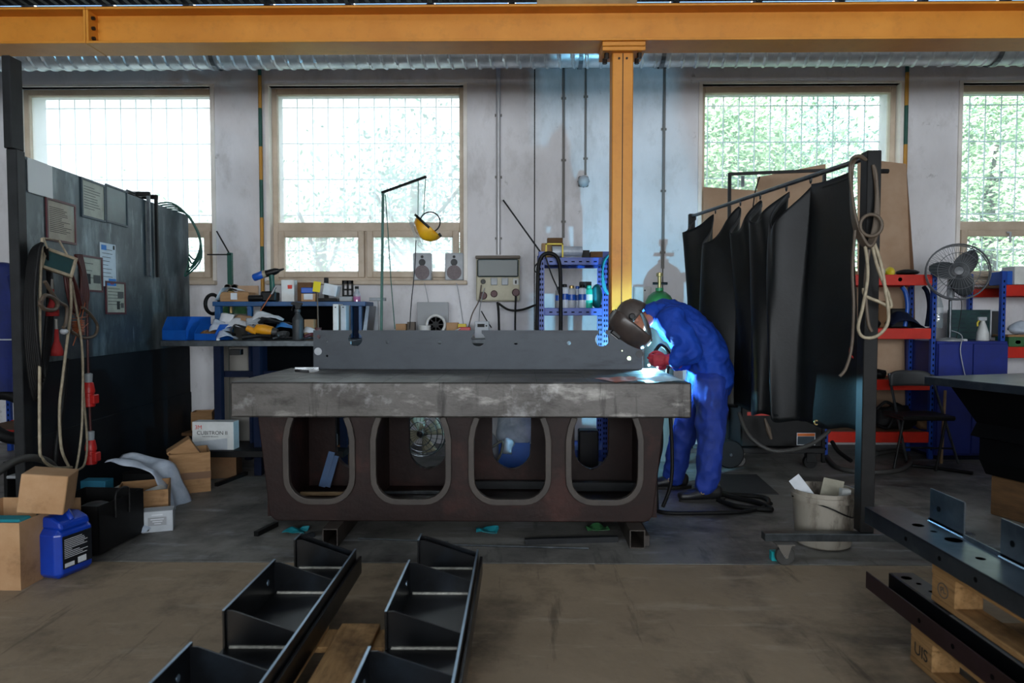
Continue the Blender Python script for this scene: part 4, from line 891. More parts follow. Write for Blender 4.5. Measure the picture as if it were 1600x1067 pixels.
# white printed box on the low shelf of the bench
BYf = 5.55
p = at(333, 703, 5.46); zsh = p.z
t = thing('printed_box', 'white and grey printed abrasive box on the low bench shelf', 'box', (p.x, 5.52, zsh))
w, h = (xx(365, 5.46)-xx(300, 5.46)), zz(660, 5.46)-zsh
MB().box((p.x-w/2, 5.46, zsh+.001), (p.x+w/2, 5.57, zsh+h), .003).build('carton', 'white_plastic', t)
MB().prism([(p.x-w/2+.004, zsh+.003), (p.x+w/2-.05, zsh+.003), (p.x+w/2-.05, zsh+h*.42), (p.x-w/2+.004, zsh+h*.28)], .0006, T(0, 5.4592, 0)).build('print_block', 'grey_light', t)
text('lettering', 'CUBITRON II', .042, T(p.x-.005, 5.459, zsh+h*.60) @ FACE, 'ink_dark', t, 1.0)
text('lettering', '3M', .045, T(p.x-w/2+.05, 5.459, zsh+h*.80) @ FACE, 'ink_red', t, 1.0)
text('lettering', 'Industrial Abrasives', .016, T(p.x-.02, 5.459, zsh+h*.48) @ FACE, 'ink', t)
# ================================================================== work bench behind the table (left)
BZ_ = zz(532.5, 5.55); bx0, bx1 = xx(250, 5.55), xx(548, 5.55)
t = thing('work_bench', 'long work bench with a worn metal edge covered in tools', 'bench', ((bx0+bx1)/2, 5.9, 0))
MB().box((bx0, 5.55, BZ_-.045), (bx1, 6.28, BZ_), .003).build('bench_top', 'rail_steel', t)
for px in (334, 395, 530): MB().box((xx(px, 5.6), 5.58, 0), (xx(px, 5.6)+.06, 5.64, BZ_-.045), .003).build('leg', 'navy', t)
for px in (334, 530): MB().box((xx(px, 5.6), 6.18, 0), (xx(px, 5.6)+.06, 6.24, BZ_-.045), .003).build('leg', 'navy', t)
MB().box((xx(334, 5.6), 5.66, BZ_-.30), (xx(540, 5.6), 5.69, BZ_-.25), .003).build('rail', 'navy', t)
MB().box((xx(285, 5.62), 5.42, zsh-.05), (xx(545, 5.62), 6.2, zsh), .003).build('low_shelf', 'tube_dark', t)
vz = zz(545, 5.5); MB().box((xx(357, 5.5), 5.50, vz-.05), (xx(375, 5.5), 5.56, vz-.005), .003).build('vice_screw_block', 'black_plastic', t)
tag(MB().box((xx(352, 5.8), 5.85, zsh), (xx(384, 5.8), 6.15, BZ_-.06), .01).build('grey_board', 'gas_grey'), 'tall grey board standing under the work bench', 'board')
o = open_box('cardboard_box', 'torn cardboard box standing under the bench by the partition', (xx(304, 6.3), 6.45, zsh), .18, .16, .17, 10, 'card_brown', flaps=(('f', 235, .12), ('r', 40, .08)))
tag(MB().box((xx(284, 6.3), 6.25, zsh-.03), (xx(330, 6.3), 6.7, zsh-.001), .004).build('low_plank', 'card_dark'), 'dark plank under the torn cardboard box', 'plank')
# dark storage cabinet behind the bench front
t = thing('tool_cabinet', 'dark open tool cabinet under the work bench', 'cabinet', (xx(450, 6.0), 6.2, zsh))
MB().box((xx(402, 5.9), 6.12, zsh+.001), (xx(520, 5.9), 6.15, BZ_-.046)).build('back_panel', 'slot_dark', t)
MB().box((xx(402, 5.9)-.02, 5.75, zsh+.001), (xx(402, 5.9), 6.15, BZ_-.046)).build('side_panel', 'navy', t)
# blue stacking bins
def stack_bin(label, px0, px1, py0, py1, Y, D, rz=0):
    x0, x1 = xx(px0, Y), xx(px1, Y); z0, z1 = zz(py1, Y), zz(py0, Y); w = x1-x0; h = z1-z0
    t = thing('stacking_bin', label, 'bin', ((x0+x1)/2, Y+D/2, BZ_+.001), math.radians(rz), 'blue stacking bins on the bench'); a = .005
    side = [(-D/2, 0), (D/2, 0), (D/2, h), (-D/2+.06, h), (-D/2, h*.45)]
    for x in (-w/2, w/2-a):
        MB().add([(x, y, z) for y, z in side]+[(x+a, y, z) for y, z in side], [(4,3,2,1,0), (5,6,7,8,9)]+[(i, (i+1)%5, (i+1)%5+5, i+5) for i in range(5)]).build('side_wall', 'bin_blue', t, local=True)
    MB().box((-w/2, -D/2, 0), (w/2, D/2, a)).build('bin_floor', 'bin_blue', t, local=True)
    MB().box((-w/2, -D/2, a), (w/2, -D/2+a, h*.42), .001).build('front_lip', 'bin_blue', t, local=True)
    MB().box((-w/2, D/2-a, a), (w/2, D/2, h), .001).build('rear_wall', 'bin_blue', t, local=True); return t
stack_bin('larger blue stacking bin at the end of the bench', 256, 300, 494, 531, 5.62, .30, -14)
stack_bin('smaller blue stacking bin with dark screws on the bench', 305, 344, 506, 531, 5.60, .22, -14)
tag(crumple(MB().ball((xx(324, 5.7), 5.72, BZ_+.05), (.07, .06, .03), 12, 8), .015, 30).build('screw_heap', 'wood_block'), 'dark heap of screws in the smaller blue bin', 'screws', kind='stuff')
# blue upper rack on the bench
RY = 6.12; rz1 = zz(471, RY); rx0, rx1 = xx(332, RY), xx(571, RY)
t = thing('bench_rack', 'blue steel shelf rack standing on the work bench', 'rack', ((rx0+rx1)/2, RY+.15, BZ_))
MB().box((rx0, RY, rz1-.04), (rx1, RY+.34, rz1), .003).build('shelf_plate', 'bench_blue', t)
for px, w in ((335, .05), (386, .035), (545, .03), (560, .03)): MB().box((xx(px, RY), RY+.005, BZ_+.001), (xx(px, RY)+w, RY+.06, rz1-.04), .003).build('upright', 'bench_blue', t)
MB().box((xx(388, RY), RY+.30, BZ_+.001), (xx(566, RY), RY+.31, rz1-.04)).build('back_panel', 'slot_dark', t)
MB().box((xx(548, RY), RY+.07, BZ_+.001), (xx(562, RY), RY+.30, rz1-.041)).build('inner_panel', 'navy', t)
o = MB().prism([(xx(566, 6.0), BZ_+.001), (xx(572, 6.0), BZ_+.001), (xx(578, 6.0), zz(478, 6.0)), (xx(573, 6.0), zz(478, 6.0))], .28, T(0, 5.98, 0)).build('sheet_panel', 'blue_steel'); tag(o, 'slanted grey blue sheet leaning at the end of the bench rack', 'sheet')
# upright binders
for k, (px, mt, lab) in enumerate([(521, 'white_plastic', 'pale wooden block folder standing upright in the bench rack'), (533, 'grey_light', 'slim white box folder beside the pale one in the bench rack')]):
    a, b = xx(px, 5.95), xx(px+8.5, 5.95); tt = thing('upright_folder', lab, 'folder', ((a+b)/2, 6.0, BZ_), 0, 'upright folders in the bench rack')
    MB().box((a, 5.93, BZ_+.001), (b, 6.10, zz(475+k*2, 5.95)), .004).build('spine', mt, tt); MB().cyl(((a+b)/2, 5.928, zz(480, 5.95)), ((a+b)/2, 5.931, zz(480, 5.95)), .006, n=10).build('finger_hole', 'ink_dark', tt)
# --- things on the rack top
def up(px0, px1, py0, Y, D, mat, name, label, cat, zb=None, py1=None, ch=.003, rz=0):
    x0, x1 = xx(px0, Y), xx(px1, Y); z0 = rz1+.001 if zb is None else zb; z1 = zz(py0, Y)
    M = T((x0+x1)/2, Y+D/2, 0) @ R(rz, 'Z'); w = (x1-x0)/2
    return tag(MB().box((-w, -D/2, z0), (w, D/2, z1), ch, M).build(name, mat), label, cat)
o = up(344, 389, 456, 6.16, .16, 'card_brown', 'flat_carton', 'long flat cardboard carton on the bench rack', 'box')
MB().box((xx(361, 6.158), 6.157, zz(468, 6.16)), (xx(371, 6.158), 6.159, zz(457.5, 6.16))).build('shipping_label', 'paper_white', o)
m = MB().grid(lambda u, v: (xx(335, 6.1)+u*(xx(372, 6.1)-xx(335, 6.1)), 6.11+v*.16, zz(456, 6.1)+.012+.03*math.sin(3*u)-max(0, .3-u)*.28), 14, 6)
tag(m.build('paper_sheet', 'paper_white', solid=.001, smooth=60), 'bent white sheet lying on the flat carton', 'paper')
up(372, 404, 446, 6.38, .02, 'card_sheet', 'card_offcut', 'upright cardboard offcut behind the flat carton', 'cardboard')
t = thing('gas_regulator', 'gas regulator with two round gauges behind the bench rack', 'regulator', (xx(360, 6.45), 6.45, rz1))
for px in (356, 367):
    q = at(px, 449, 6.45); M_ = T(*q) @ R(90, 'X'); g = MB().lathe([(.03, -.02), (.03, .01), (.026, .014)], 18, M_).build('gauge', 'cable_brown', t, smooth=30); MB().lathe([(0, .0145), (.025, .0145)], 18, M_).build('dial', 'grey_light', g)
MB().box((xx(358, 6.45), 6.43, zz(462, 6.45)), (xx(365, 6.45), 6.48, zz(454, 6.45)), .004).build('valve_body', 'brass', t); MB().cyl((xx(361, 6.45), 6.455, rz1-.1), (xx(361, 6.45), 6.455, zz(460, 6.45)), .014).build('stem', 'brass', t)
for k, (px, r, lab) in enumerate([(362, .115, 'green shouldered gas cylinder behind the bench rack')]):
    X = xx(342, 6.62); t = thing('gas_cylinder', lab, 'gas cylinder', (X+.1, 6.74, 0)); X += .1
    MB().lathe([(r, 0), (r, zz(490, 6.62))], 20, T(X, 6.74, 0)).build('cylinder_body', 'gas_grey', t, smooth=40)
    zq = zz(490, 6.62); MB().lathe([(r, zq), (r*.98, zq+.05), (r*.7, zq+.11), (r*.3, zq+.15), (.03, zq+.16), (.03, zq+.2)], 20, T(X, 6.74, 0)).build('cylinder_shoulder', 'gas_green', t, smooth=40)
# post with bracket at bench left
X = xx(345, 6.3); t = thing('support_post', 'dark green post with a short bracket behind the bench', 'post', (X, 6.5, 0))
MB().box((X-.02, 6.50, 0), (X+.022, 6.54, zz(394, 6.5)), .003).build('post', 'pipe_green', t); MB().box((xx(325, 6.5), 6.50, zz(398, 6.5)), (X+.02, 6.52, zz(396, 6.5)), .001).build('bracket', 'tube_dark', t); MB().tube([(X-.005, 6.51, zz(394, 6.5)), (xx(340, 6.5), 6.51, zz(360, 6.5))], .007, 6).build('stay', 'tube_dark', t)
m = MB().torus(.085, .016, 24, 8, T(xx(335, 6.25), 6.22, zz(475, 6.2)) @ R(90, 'Y') @ R(20, 'X')); tag(m.build('cable_loop', 'rubber_black', smooth=60), 'black rubber loop hung on the rack end by the gas cylinder', 'cable')
# rivet gun
q = at(428, 445, 6.2); t = thing('rivet_gun', 'blue and black battery rivet gun standing on the bench rack', 'power tool', (q.x, q.y, rz1))
MB().lathe([(.028, 0), (.034, .01), (.034, .09), (.03, .1)], 16, frame3(at(396, 434, 6.2), (0, 1, 0), at(412, 428, 6.2)-at(396, 434, 6.2))).build('motor_housing', 'spray_blue', t, smooth=40)
MB().tube([at(410, 429, 6.2), at(416, 427, 6.2)], .033, 14).build('collar', 'cable_beige', t, smooth=40)
MB().tube([at(415, 428, 6.2), at(430, 424, 6.2), at(436, 422.5, 6.2)], [.03, .03, .018], 12).build('head', 'black_plastic', t, smooth=50)
MB().tube([at(434, 423, 6.2), at(444, 420, 6.2)], [.014, .007], 10).build('nose', 'tube_dark', t, smooth=50)
MB().tube([at(424, 428, 6.2), at(425, 440, 6.2), at(426, 456, 6.2)], [.026, .022, .026], 12, flat=.8).build('grip', 'pipe_green', t, smooth=50)
MB().box((xx(411, 6.2), 6.14, rz1+.001), (xx(435, 6.2), 6.25, zz(455, 6.2)), .012).build('battery', 'black_plastic', t)
m = MB().tube([(xx(389, 6.14), 6.15, rz1+.03), (xx(412, 6.14), 6.15, rz1+.03)], .03, 12, flat=.9); tag(m.build('tool_case', 'black_plastic', smooth=50), 'rounded black tool lying before the rivet gun', 'tool')
t = thing('blow_gun', 'copper and silver air lance leaning off the bench rack', 'air lance', at(407, 486, 6.05)); MB().tube([at(407, 486, 6.05), at(430, 450, 6.12)], .005, 7).build('lance', 'copper', t)
for a, b in (((408, 484), (413, 476)), ((424, 460), (430, 449))): MB().tube([at(*a, 6.06), at(*b, 6.1)], [.008, .013], 10).build('fitting', 'chrome', t, smooth=40)
# cartons and oddments
o = up(440, 460, 437, 6.2, .10, 'white_plastic', 'white_carton', 'tall white carton with a red stamp on the bench rack', 'box'); MB().box((xx(450, 6.198), 6.1985, zz(451, 6.2)), (xx(457, 6.198), 6.1995, zz(445, 6.2))).build('stamp', 'ink_red', o)
up(463, 488, 441, 6.30, .14, 'card_dark', 'brown_carton', 'brown carton behind the small labelled box', 'box')
o = up(471, 493, 458.5, 6.18, .10, 'card_light', 'labelled_carton', 'small open cardboard carton with white label on the bench rack', 'box'); MB().box((xx(475, 6.178), 6.1785, zz(468, 6.18)), (xx(489, 6.178), 6.1795, zz(459, 6.18))).build('shipping_label', 'paper_white', o)
zq = zz(458, 6.18)
tag(MB().box((xx(470, 6.18), 6.19, zq+.001), (xx(489, 6.18), 6.27, zz(449, 6.18)), .006).build('disc_box', 'spray_blue'), 'blue box lying on the small labelled carton', 'box')
q = at(495, 448, 6.1); m = MB().box((-.032, -.001, -.045), (.032, .001, .045), 0, T(*q) @ R(8, 'Y')); tag(m.build('sticky_note', 'sticker_yellow'), 'yellow note stuck beside the white pad', 'note')
tag(MB().box((q.x-.004, q.y+.002, rz1+.001), (q.x+.004, q.y+.01, q.z), .001).build('note_holder', 'tube_dark'), 'thin dark holder behind the yellow note', 'holder')
m = MB().box((-.063, -.06, 0), (.063, .06, .10), .004, T(xx(514, 6.2), 6.26, rz1+.055) @ R(12, 'Y')); tag(m.build('paper_pad', 'paper_white'), 'thick white paper pad tilted on the bench rack', 'pad')
m = MB().box((-.09, -.05, 0), (.08, .06, .03), .004, T(xx(512, 6.2), 6.25, rz1+.002)); tag(m.build('tray', 'tube_dark'), 'dark tray under the white paper pad', 'tray')
tag(MB().box((xx(505, 6.3), 6.33, rz1), (xx(511, 6.3), 6.37, zz(433, 6.3)), .004).build('pad_clip', 'tube_dark'), 'dark upright clip behind the white paper pad', 'clip')
m = MB(); a, b = xx(535, 6.25), xx(552, 6.25); z0, z1 = rz1+.001, zz(438, 6.25)
for u0, u1 in ((0, .16), (.42, .58), (.84, 1)): m.box((a+(b-a)*u0, 6.25, z0), (a+(b-a)*u1, 6.27, z1))
m.box((a, 6.25, z1-.03), (b, 6.27, z1)); m.box((a, 6.25, z0), (b, 6.27, z0+.06)); m.box((a, 6.25, z0+.10), (b, 6.27, z0+.115))
tag(m.build('slotted_bracket', 'tube_dark'), 'black slotted bracket standing at the end of the bench rack', 'bracket')
tag(MB().box((xx(530, 6.18), 6.18, rz1+.001), (xx(550, 6.18), 6.24, zz(463, 6.18)), .006).build('metal_block', 'grey_plastic'), 'grey metal fitting before the black slotted bracket', 'fitting')
q = xx(558, 6.2); t = thing('pink_bottle', 'clear bottle with pink liquid at the end of the bench rack', 'bottle', (q, 6.2, rz1))
MB().lathe([(.03, .001), (.032, .005), (.032, .045), (.03, .046)], 14, T(q, 6.2, rz1)).build('liquid', 'pink_liquid', t, smooth=40); MB().lathe([(.033, .001), (.033, .07), (.015, .10), (.015, .115)], 14, T(q, 6.2, rz1), close=False).build('bottle_wall', 'bottle_clear', t, smooth=40); MB().cyl((q, 6.2, rz1+.112), (q, 6.2, rz1+.135), .017, n=12).build('cap', 'tube_dark', t)
# --- on the bench: screwdriver, spray bottle, grinder, clutter
q = xx(497, 5.75); t = thing('screwdriver', 'upright screwdriver with a thick worn wooden handle', 'screwdriver', (q, 5.75, BZ_))
MB().lathe([(.02, .001), (.03, .01), (.027, .03), (.03, .05), (.026, .09), (.029, .10)], 14, T(q, 5.75, BZ_)).build('handle', 'cable_maroon', t, smooth=50); MB().cyl((q, 5.75, BZ_+.10), (q-.004, 5.75, zz(456, 5.75)), .006, n=8).build('shank', 'cable_brown', t)
q = xx(464, 5.62); t = thing('spray_bottle', 'dark spray bottle with a black trigger on the bench', 'spray bottle', (q, 5.64, BZ_)); ZB = BZ_+.001; hb = zz(500, 5.62)-ZB
MB().lathe([(.040, 0), (.043, .006), (.043, hb), (.040, hb+.012), (.020, hb+.045), (.018, hb+.06), (.024, hb+.065), (.024, hb+.085), (.014, hb+.09)], 20, T(q, 5.64, ZB)).build('bottle_body', 'dark_grey', t, smooth=40)
MB().prism([(-.018, 0), (.02, 0), (.035, .035), (.045, .04), (.04, .052), (-.03, .06), (-.052, .05), (-.05, .035), (-.02, .03)], .022, T(q, 5.629, ZB+hb+.088)).build('spray_head', 'black_plastic', t, bev=.003); MB().tube([(q-.03, 5.64, ZB+hb+.12), (q-.048, 5.64, ZB+hb+.095), (q-.05, 5.64, ZB+hb+.075)], .006, 6).build('trigger', 'black_plastic', t)
t = thing('angle_grinder', 'yellow angle grinder lying on the cluttered bench', 'power tool', (xx(405, 5.68), 5.68, BZ_))
MB().tube([at(386, 512.5, 5.68), at(396, 517, 5.68), at(402, 519, 5.68)], [.024, .026, .032], 12).build('rear_handle', 'tool_yellow', t, smooth=60)
MB().tube([at(400, 518, 5.68), at(404, 514, 5.68), at(412, 515, 5.68), at(426, 518, 5.68)], [.03, .042, .044, .04], 14).build('motor_body', 'tool_yellow', t, smooth=60)
MB().tube([at(425, 518, 5.68), at(434, 519, 5.68)], [.034, .026], 12).build('gear_head', 'dark_grey', t, smooth=60)
MB().tube([at(372, 508, 5.68), at(387, 513, 5.68)], [.008, .012], 8).build('cord_sleeve', 'black_plastic', t, smooth=60)
MB().cable([at(372, 508, 5.68), at(366, 508, 5.67), at(362, 516, 5.66), at(361.5, 526, 5.65)], .006).build('cord', 'black_plastic', t, smooth=60)
rnd = random.Random(21)
def sheet(label, px, py, Y, w, h, tilt, rz, mat, name='paper_sheet', cat='paper', curl=.02):
    c = at(px, py, Y); M_ = T(*c) @ R(rz, 'Z') @ R(tilt, 'X')
    m = MB().grid(lambda u, v: ((u-.5)*w, (v-.5)*h, curl*math.sin(PI*u+v)), 8, 6, M_); crumple(m, curl*.6, 14, px)
    m.v = [(a, b, max(c_, BZ_+.002)) for a, b, c_ in m.v]
    return tag(m.build(name, mat, solid=.001, smooth=40), label, cat)
sheet('white leaflet standing askew in the bench clutter', 352, 499, 5.8, .12, .10, 62, -25, 'paper_white')
sheet('crumpled clear bag beside the leaflet in the bench clutter', 346, 512, 5.72, .16, .12, 40, 10, 'film_crumpled', 'plastic_bag', 'bag', .04)
sheet('large pale sheet lying under the grinder on the bench', 372, 508, 5.78, .28, .16, 28, 5, 'paper_white', curl=.03)
sheet('tan sheet on top of the bench clutter', 385, 501, 5.86, .24, .14, 20, -10, 'card_light', curl=.03)
sheet('bluish leaflet in the middle of the bench clutter', 398, 504, 5.80, .13, .10, 35, 14, 'grey_light')
sheet('glossy magazine with a curled page on the bench clutter', 418, 497, 5.84, .26, .12, 22, -6, 'paper_white', 'magazine', 'magazine', .035)
sheet('dark folded cloth under the glossy magazine', 425, 505, 5.84, .30, .14, 18, 0, 'rubber_black', 'dark_cloth', 'cloth', .03)
sheet('teal and white wrapper at the bench edge', 355, 526, 5.62, .14, .08, 30, 10, 'film_crumpled', 'wrapper', 'wrapper', .03)
sheet('blue striped wrapper beside the spray bottle', 447, 511, 5.75, .2, .07, 24, -18, 'paper_blue', 'wrapper', 'wrapper', .02)
sheet('white crumpled slip right of the spray bottle', 484, 518, 5.72, .10, .07, 40, -18, 'paper_white', curl=.02)
for k, (a, b, mt, r, lab) in enumerate([((378, 527), (425, 525), 'rubber_black', .020, 'thick black belt lying along the bench edge'), ((426, 529), (446, 527), 'rail_steel', .012, 'bright metal chain bits beside the black belt'), ((432, 524), (450, 522), 'dark_grey', .024, 'dark round tool at the foot of the spray bottle'), ((476, 526), (492, 522), 'frame_maroon', .014, 'maroon bar tool right of the spray bottle'), ((474, 530), (492, 529), 'blue_steel', .010, 'bluish steel rod at the bench edge right of the spray bottle'), ((346, 521), (366, 524), 'black_plastic', .02, 'black grip half under the pale sheet')]):
    pa, pb = at(*a, 5.64), at(*b, 5.66); pa.z = max(pa.z, BZ_+r); pb.z = max(pb.z, BZ_+r); pm_ = (pa+pb)/2+Vector((0, .02, .008)); tag(MB().cable([pa, pm_, pb], r, 9).build('hand_tool', mt, smooth=60), lab, 'tool')
up(475, 490, 499, 5.95, .10, 'card_light', 'small_box', 'small tan box on the bench behind the screwdriver', 'box', zb=BZ_+.001)
up(337.5, 341.5, 529, 5.56, .02, 'paper_white', 'name_tag', 'tiny white tag at the bench front edge', 'tag', zb=BZ_+.001, ch=.001)
# second bench beyond the channel, carrying heater, stand ... (top hidden by the channel)
b2z = 1.07; t = thing('side_bench', 'low grey bench along the wall behind the welding table', 'bench', (xx(680, 6.6), 6.6, 0))
MB().box((xx(590, 6.5), 6.35, b2z-.04), (xx(815, 6.5), 6.95, b2z), .003).build('bench_top', 'rail_steel', t)
for px in (597, 805):
    for y in (6.4, 6.88): MB().box((xx(px, 6.5)-.025, y, 0), (xx(px, 6.5)+.025, y+.05, b2z-.04), .003).build('leg', 'navy', t)
# hanging stand for the face shield
Xs = xx(593, 5.9); ys = 5.9; zt_ = at(598, 300, ys).z
t = thing('hook_stand', 'slim dark green stand whose slanted arm carries the face shield', 'stand', (Xs, ys, 0))
MB().tube([at(591.5, 516, ys)*1.0 - Vector((0, 0, at(591.5, 516, ys).z)), at(598.5, 300, ys)], .014, 4).build('upright', 'pipe_green', t)
MB().tube([at(596.5, 301, ys), at(666, 276, ys-.12)], .013, 4).build('arm', 'tube_dark', t); MB().box((Xs-.15, ys-.15, 0), (Xs+.15, ys+.15, .012), .003).build('foot', 'tube_dark', t)
MB().cable([at(602, 304, ys), at(606, 360, ys-.02), at(611, 440, ys), at(617, 514, ys)], .004, 6).build('loose_cord', 'pipe_green', t)
# face shield
hy = 5.82; hc = at(664, 352, hy)
t = thing('face_shield', 'yellow face shield hanging by a cord from the slanted arm', 'face shield', hc-Vector((0, 0, .15)))
ax = (at(687, 368, hy)-at(652, 336, hy)).normalized()        # along the brow edge
side = Vector((0, -1, 0)); dn = ax.cross(side).normalized()
if dn.z > 0: dn = -dn
Rr_ = (at(687, 368, hy)-at(652, 336, hy)).length/2*1.04; c0 = (at(687, 368, hy)+at(652, 336, hy))/2
m = MB().grid(lambda u, v: c0+(ax*math.cos(PI*u)*Rr_*math.cos(v*1.25)+side*(math.sin(PI*u)*.9-.45)*Rr_*math.cos(v*1.25)*1.0)+dn*math.sin(v*1.25)*Rr_*.95, 20, 10); m.build('brow_guard', 'yellow_visor', t, smooth=60, solid=.004)
m = MB().grid(lambda u, v: c0+ax*math.cos(PI*u)*Rr_*1.02+side*(math.sin(PI*u)*.9-.42)*Rr_-ax*.02+dn*(.0+v*.02), 20, 1); m.build('brow_edge', 'black_plastic', t, smooth=60, solid=.006)
v0 = at(648, 345, hy-.06); m = MB().grid(lambda u, v: v0+ax*(.01-.05*math.sin(PI*u)+.12*v)+Vector((0, .03-.10*u, 0))+Vector((-.012-.02*math.sin(PI*u), 0, -.01-.155*v+.03*u)), 12, 6); m.build('clear_visor', 'visor_clear', t, smooth=60, solid=.0015)
c1 = at(672, 347, hy); hb_ = MB().torus(.083, .006, 28, 6, frame3(c1, ax, side) @ Matrix.Scale(1.0, 4)); hb_.build('headband', 'black_plastic', t, smooth=60)
MB().cyl(at(686, 368, hy-.06), at(689, 366, hy-.06), .017, n=12).build('ratchet_knob', 'black_plastic', t)
for a, b in (((653.5, 281), (653, 337)), ((665, 277), (662, 336))): MB().tube([at(*a, hy-.0), at(*b, hy)], .0035, 6).build('cord', 'pipe_green', t)
t = tag(MB().cable([at(650, 375, hy), at(648, 420, hy), at(643, 470, hy+.02), at(640, 514, hy+.05)], .004, 6).build('dangling_string', 'tube_dark', smooth=60), 'thin dark cord hanging below the yellow face shield', 'cord')
# loudspeakers on the sill
sz = WZ0+.02-.004
for px0, px1, lab in ((646, 674, 'loudspeaker below the face shield on the window sill'), (695.5, 724, 'loudspeaker at the window corner on the sill')):
    Y = YW-.07; a, b = xx(px0, Y), xx(px1, Y); z1 = zz(395, Y); cxs = (a+b)/2
    t = thing('loudspeaker', lab, 'loudspeaker', (cxs, Y+.08, sz), 0, 'loudspeakers on the sill')
    MB().box((a, Y, sz+.001), (b, Y+.105, z1), .008).build('cabinet', 'grey_light', t)
    for zf, r, mt in ((.66, .028, 'dark_grey'), (.86, .012, 'dark_grey')): MB().lathe([(r*1.2, 0), (r*1.1, .004), (r*.9, .003), (r*.4, -.004+.006), (0, .004)], 18, T(cxs, Y-.0005, sz+(z1-sz)*zf) @ R(90, 'X')).build('driver', mt, t, smooth=40)
    MB().lathe([(.072, 0), (.070, .006), (0, .010)], 24, T(cxs, Y-.0005, sz+(z1-sz)*.29) @ R(90, 'X')).build('woofer_grille', 'speaker_grille', t, smooth=40)
    MB().cable([(cxs-.02, Y+.11, sz+.03), (cxs+.03, YW-.09, sz-.05), (cxs+.06, YW-.03, sz-.25), (cxs+.10, YW-.02, b2z+.01)], .003, 5).build('wire', 'grey_plastic', t)
# socket distribution box
Y = YW-.14; a, b = xx(744, Y), xx(812, Y); z1, z0 = zz(400, Y), zz(470.5, Y); w = b-a
t = thing('socket_board', 'wall socket distribution board with a smoked cover and red sockets', 'distribution board', ((a+b)/2, Y+.06, z0))
MB().box((a, Y, z0), (b, YW-.001, z1), .012).build('housing', 'box_cream', t)
zc_ = zz(433, Y); MB().box((a+.012, Y-.035, zc_), (b-.012, Y-.0005, z1-.03), .012).build('smoked_cover', 'smoke_cover', t); MB().box((a-.006, Y-.02, z1-.028), (b+.006, Y-.0, z1+.004), .006).build('hood', 'cable_brown', t)
for px, py, r, mt, nm in ((755, 462, .038, 'frame_maroon', 'socket'), (772, 459, .034, 'frame_maroon', 'socket'), (806, 457, .038, 'frame_maroon', 'socket'), (755, 440, .024, 'black_plastic', 'socket')):
    q = at(px, py, Y-.001); so = MB().lathe([(r, 0), (r, .02), (r*.85, .03), (r*.8, .022), (0, .022)], 18, T(q.x, Y-.0005, q.z) @ R(90, 'X')).build(nm, mt, t, smooth=40)
for px in (772, 789): q = at(px, 440, Y); MB().box((q.x-.032, Y-.03, q.z-.035), (q.x+.032, Y-.0005, q.z+.035), .006).build('socket_cover', 'grey_light', t)
q = at(806, 440, Y); MB().box((q.x-.028, Y-.008, q.z-.03), (q.x+.028, Y-.0005, q.z+.03), .004).build('switch_plate', 'white_plastic', t); MB().box((q.x-.008, Y-.03, q.z-.022), (q.x+.008, Y-.008, q.z+.012), .003).build('switch_lever', 'black_plastic', t)
def wcab(label, pts, r, mat, Y=6.82, cat='cable', name='wall_cable'):
    return tag(MB().cable([at(p[0], p[1], p[2] if len(p) > 2 else Y) for p in pts], r, 7).build(name, mat, smooth=60), label, cat)
wcab('thin cable slanting from the socket board to the side bench', [(752, 445), (748, 470), (738, 490), (732, 512)], .006, 'cable_brown')
wcab('pale thin cable dropping straight from the socket board', [(757, 450), (750, 480), (748, 512)], .005, 'grey_plastic')
wcab('short black lead running to the small meter', [(752, 486), (760, 500), (768, 512)], .006, 'rubber_black')
wcab('thick black cable below the middle of the socket board', [(777, 472), (779, 490), (780, 540)], .012, 'rubber_black')
wcab('thick black cable below the corner of the socket board', [(806, 462), (805, 490), (805, 540)], .010, 'rubber_black')
wcab('black cable swinging from the socket board to the blue rack', [(779, 474), (795, 484), (815, 484), (838, 476), (846, 474)], .011, 'rubber_black')
tag(MB().tube([at(786.5, 313, 6.97), at(846, 396, 6.25)], .008, 6).build('welding_rod', 'tube_dark'), 'thin dark rod leaning against the wall by the socket board', 'rod')
# heater with panel, cup, papers, meter
q = at(675, 515, 6.7); a, b = xx(651, 6.75), xx(700, 6.75)
tag(MB().box((a, 6.78, b2z+.001), (b, 6.80, zz(472, 6.78)), .003).build('square_sheet', 'grey_plastic'), 'square grey metal panel leaning behind the white fan', 'panel')
t = thing('vent_fan', 'small white round vent fan before the grey panel', 'fan', (xx(681, 6.6), 6.6, b2z)); c = at(681, 507, 6.6)
MB().torus(.085, .014, 28, 8, T(*c) @ R(90, 'X')).build('rim', 'white_plastic', t, smooth=60)
for k in range(8): MB().bx((0, 0, .045), (.012, .01, .075), 0, T(*c) @ R(45*k, 'Y')).build('grille_bar', 'tube_dark', t)
MB().lathe([(0, .012), (.03, .012), (.03, -.01)], 16, T(*c) @ R(90, 'X')).build('hub', 'tube_dark', t); MB().lathe([(.02, -.02), (.08, -.02)], 24, T(*c) @ R(90, 'X')).build('back_disc', 'grey_light', t)
MB().box((c.x-.04, 6.58, b2z), (c.x+.04, 6.62, c.z-.06), .003).build('foot', 'white_plastic', t)
t = thing('paper_cup', 'white plastic tub on the side bench before the vent fan', 'cup', (xx(664, 6.45), 6.45, b2z)); MB().lathe([(.046, 0), (.054, .12), (.05, .122)], 20, T(xx(664, 6.45), 6.45, b2z+.001)).lathe([(0, .11), (.05, .11)], 20, T(xx(664, 6.45), 6.45, b2z+.001)).build('cup_wall', 'white_plastic', t, smooth=40)
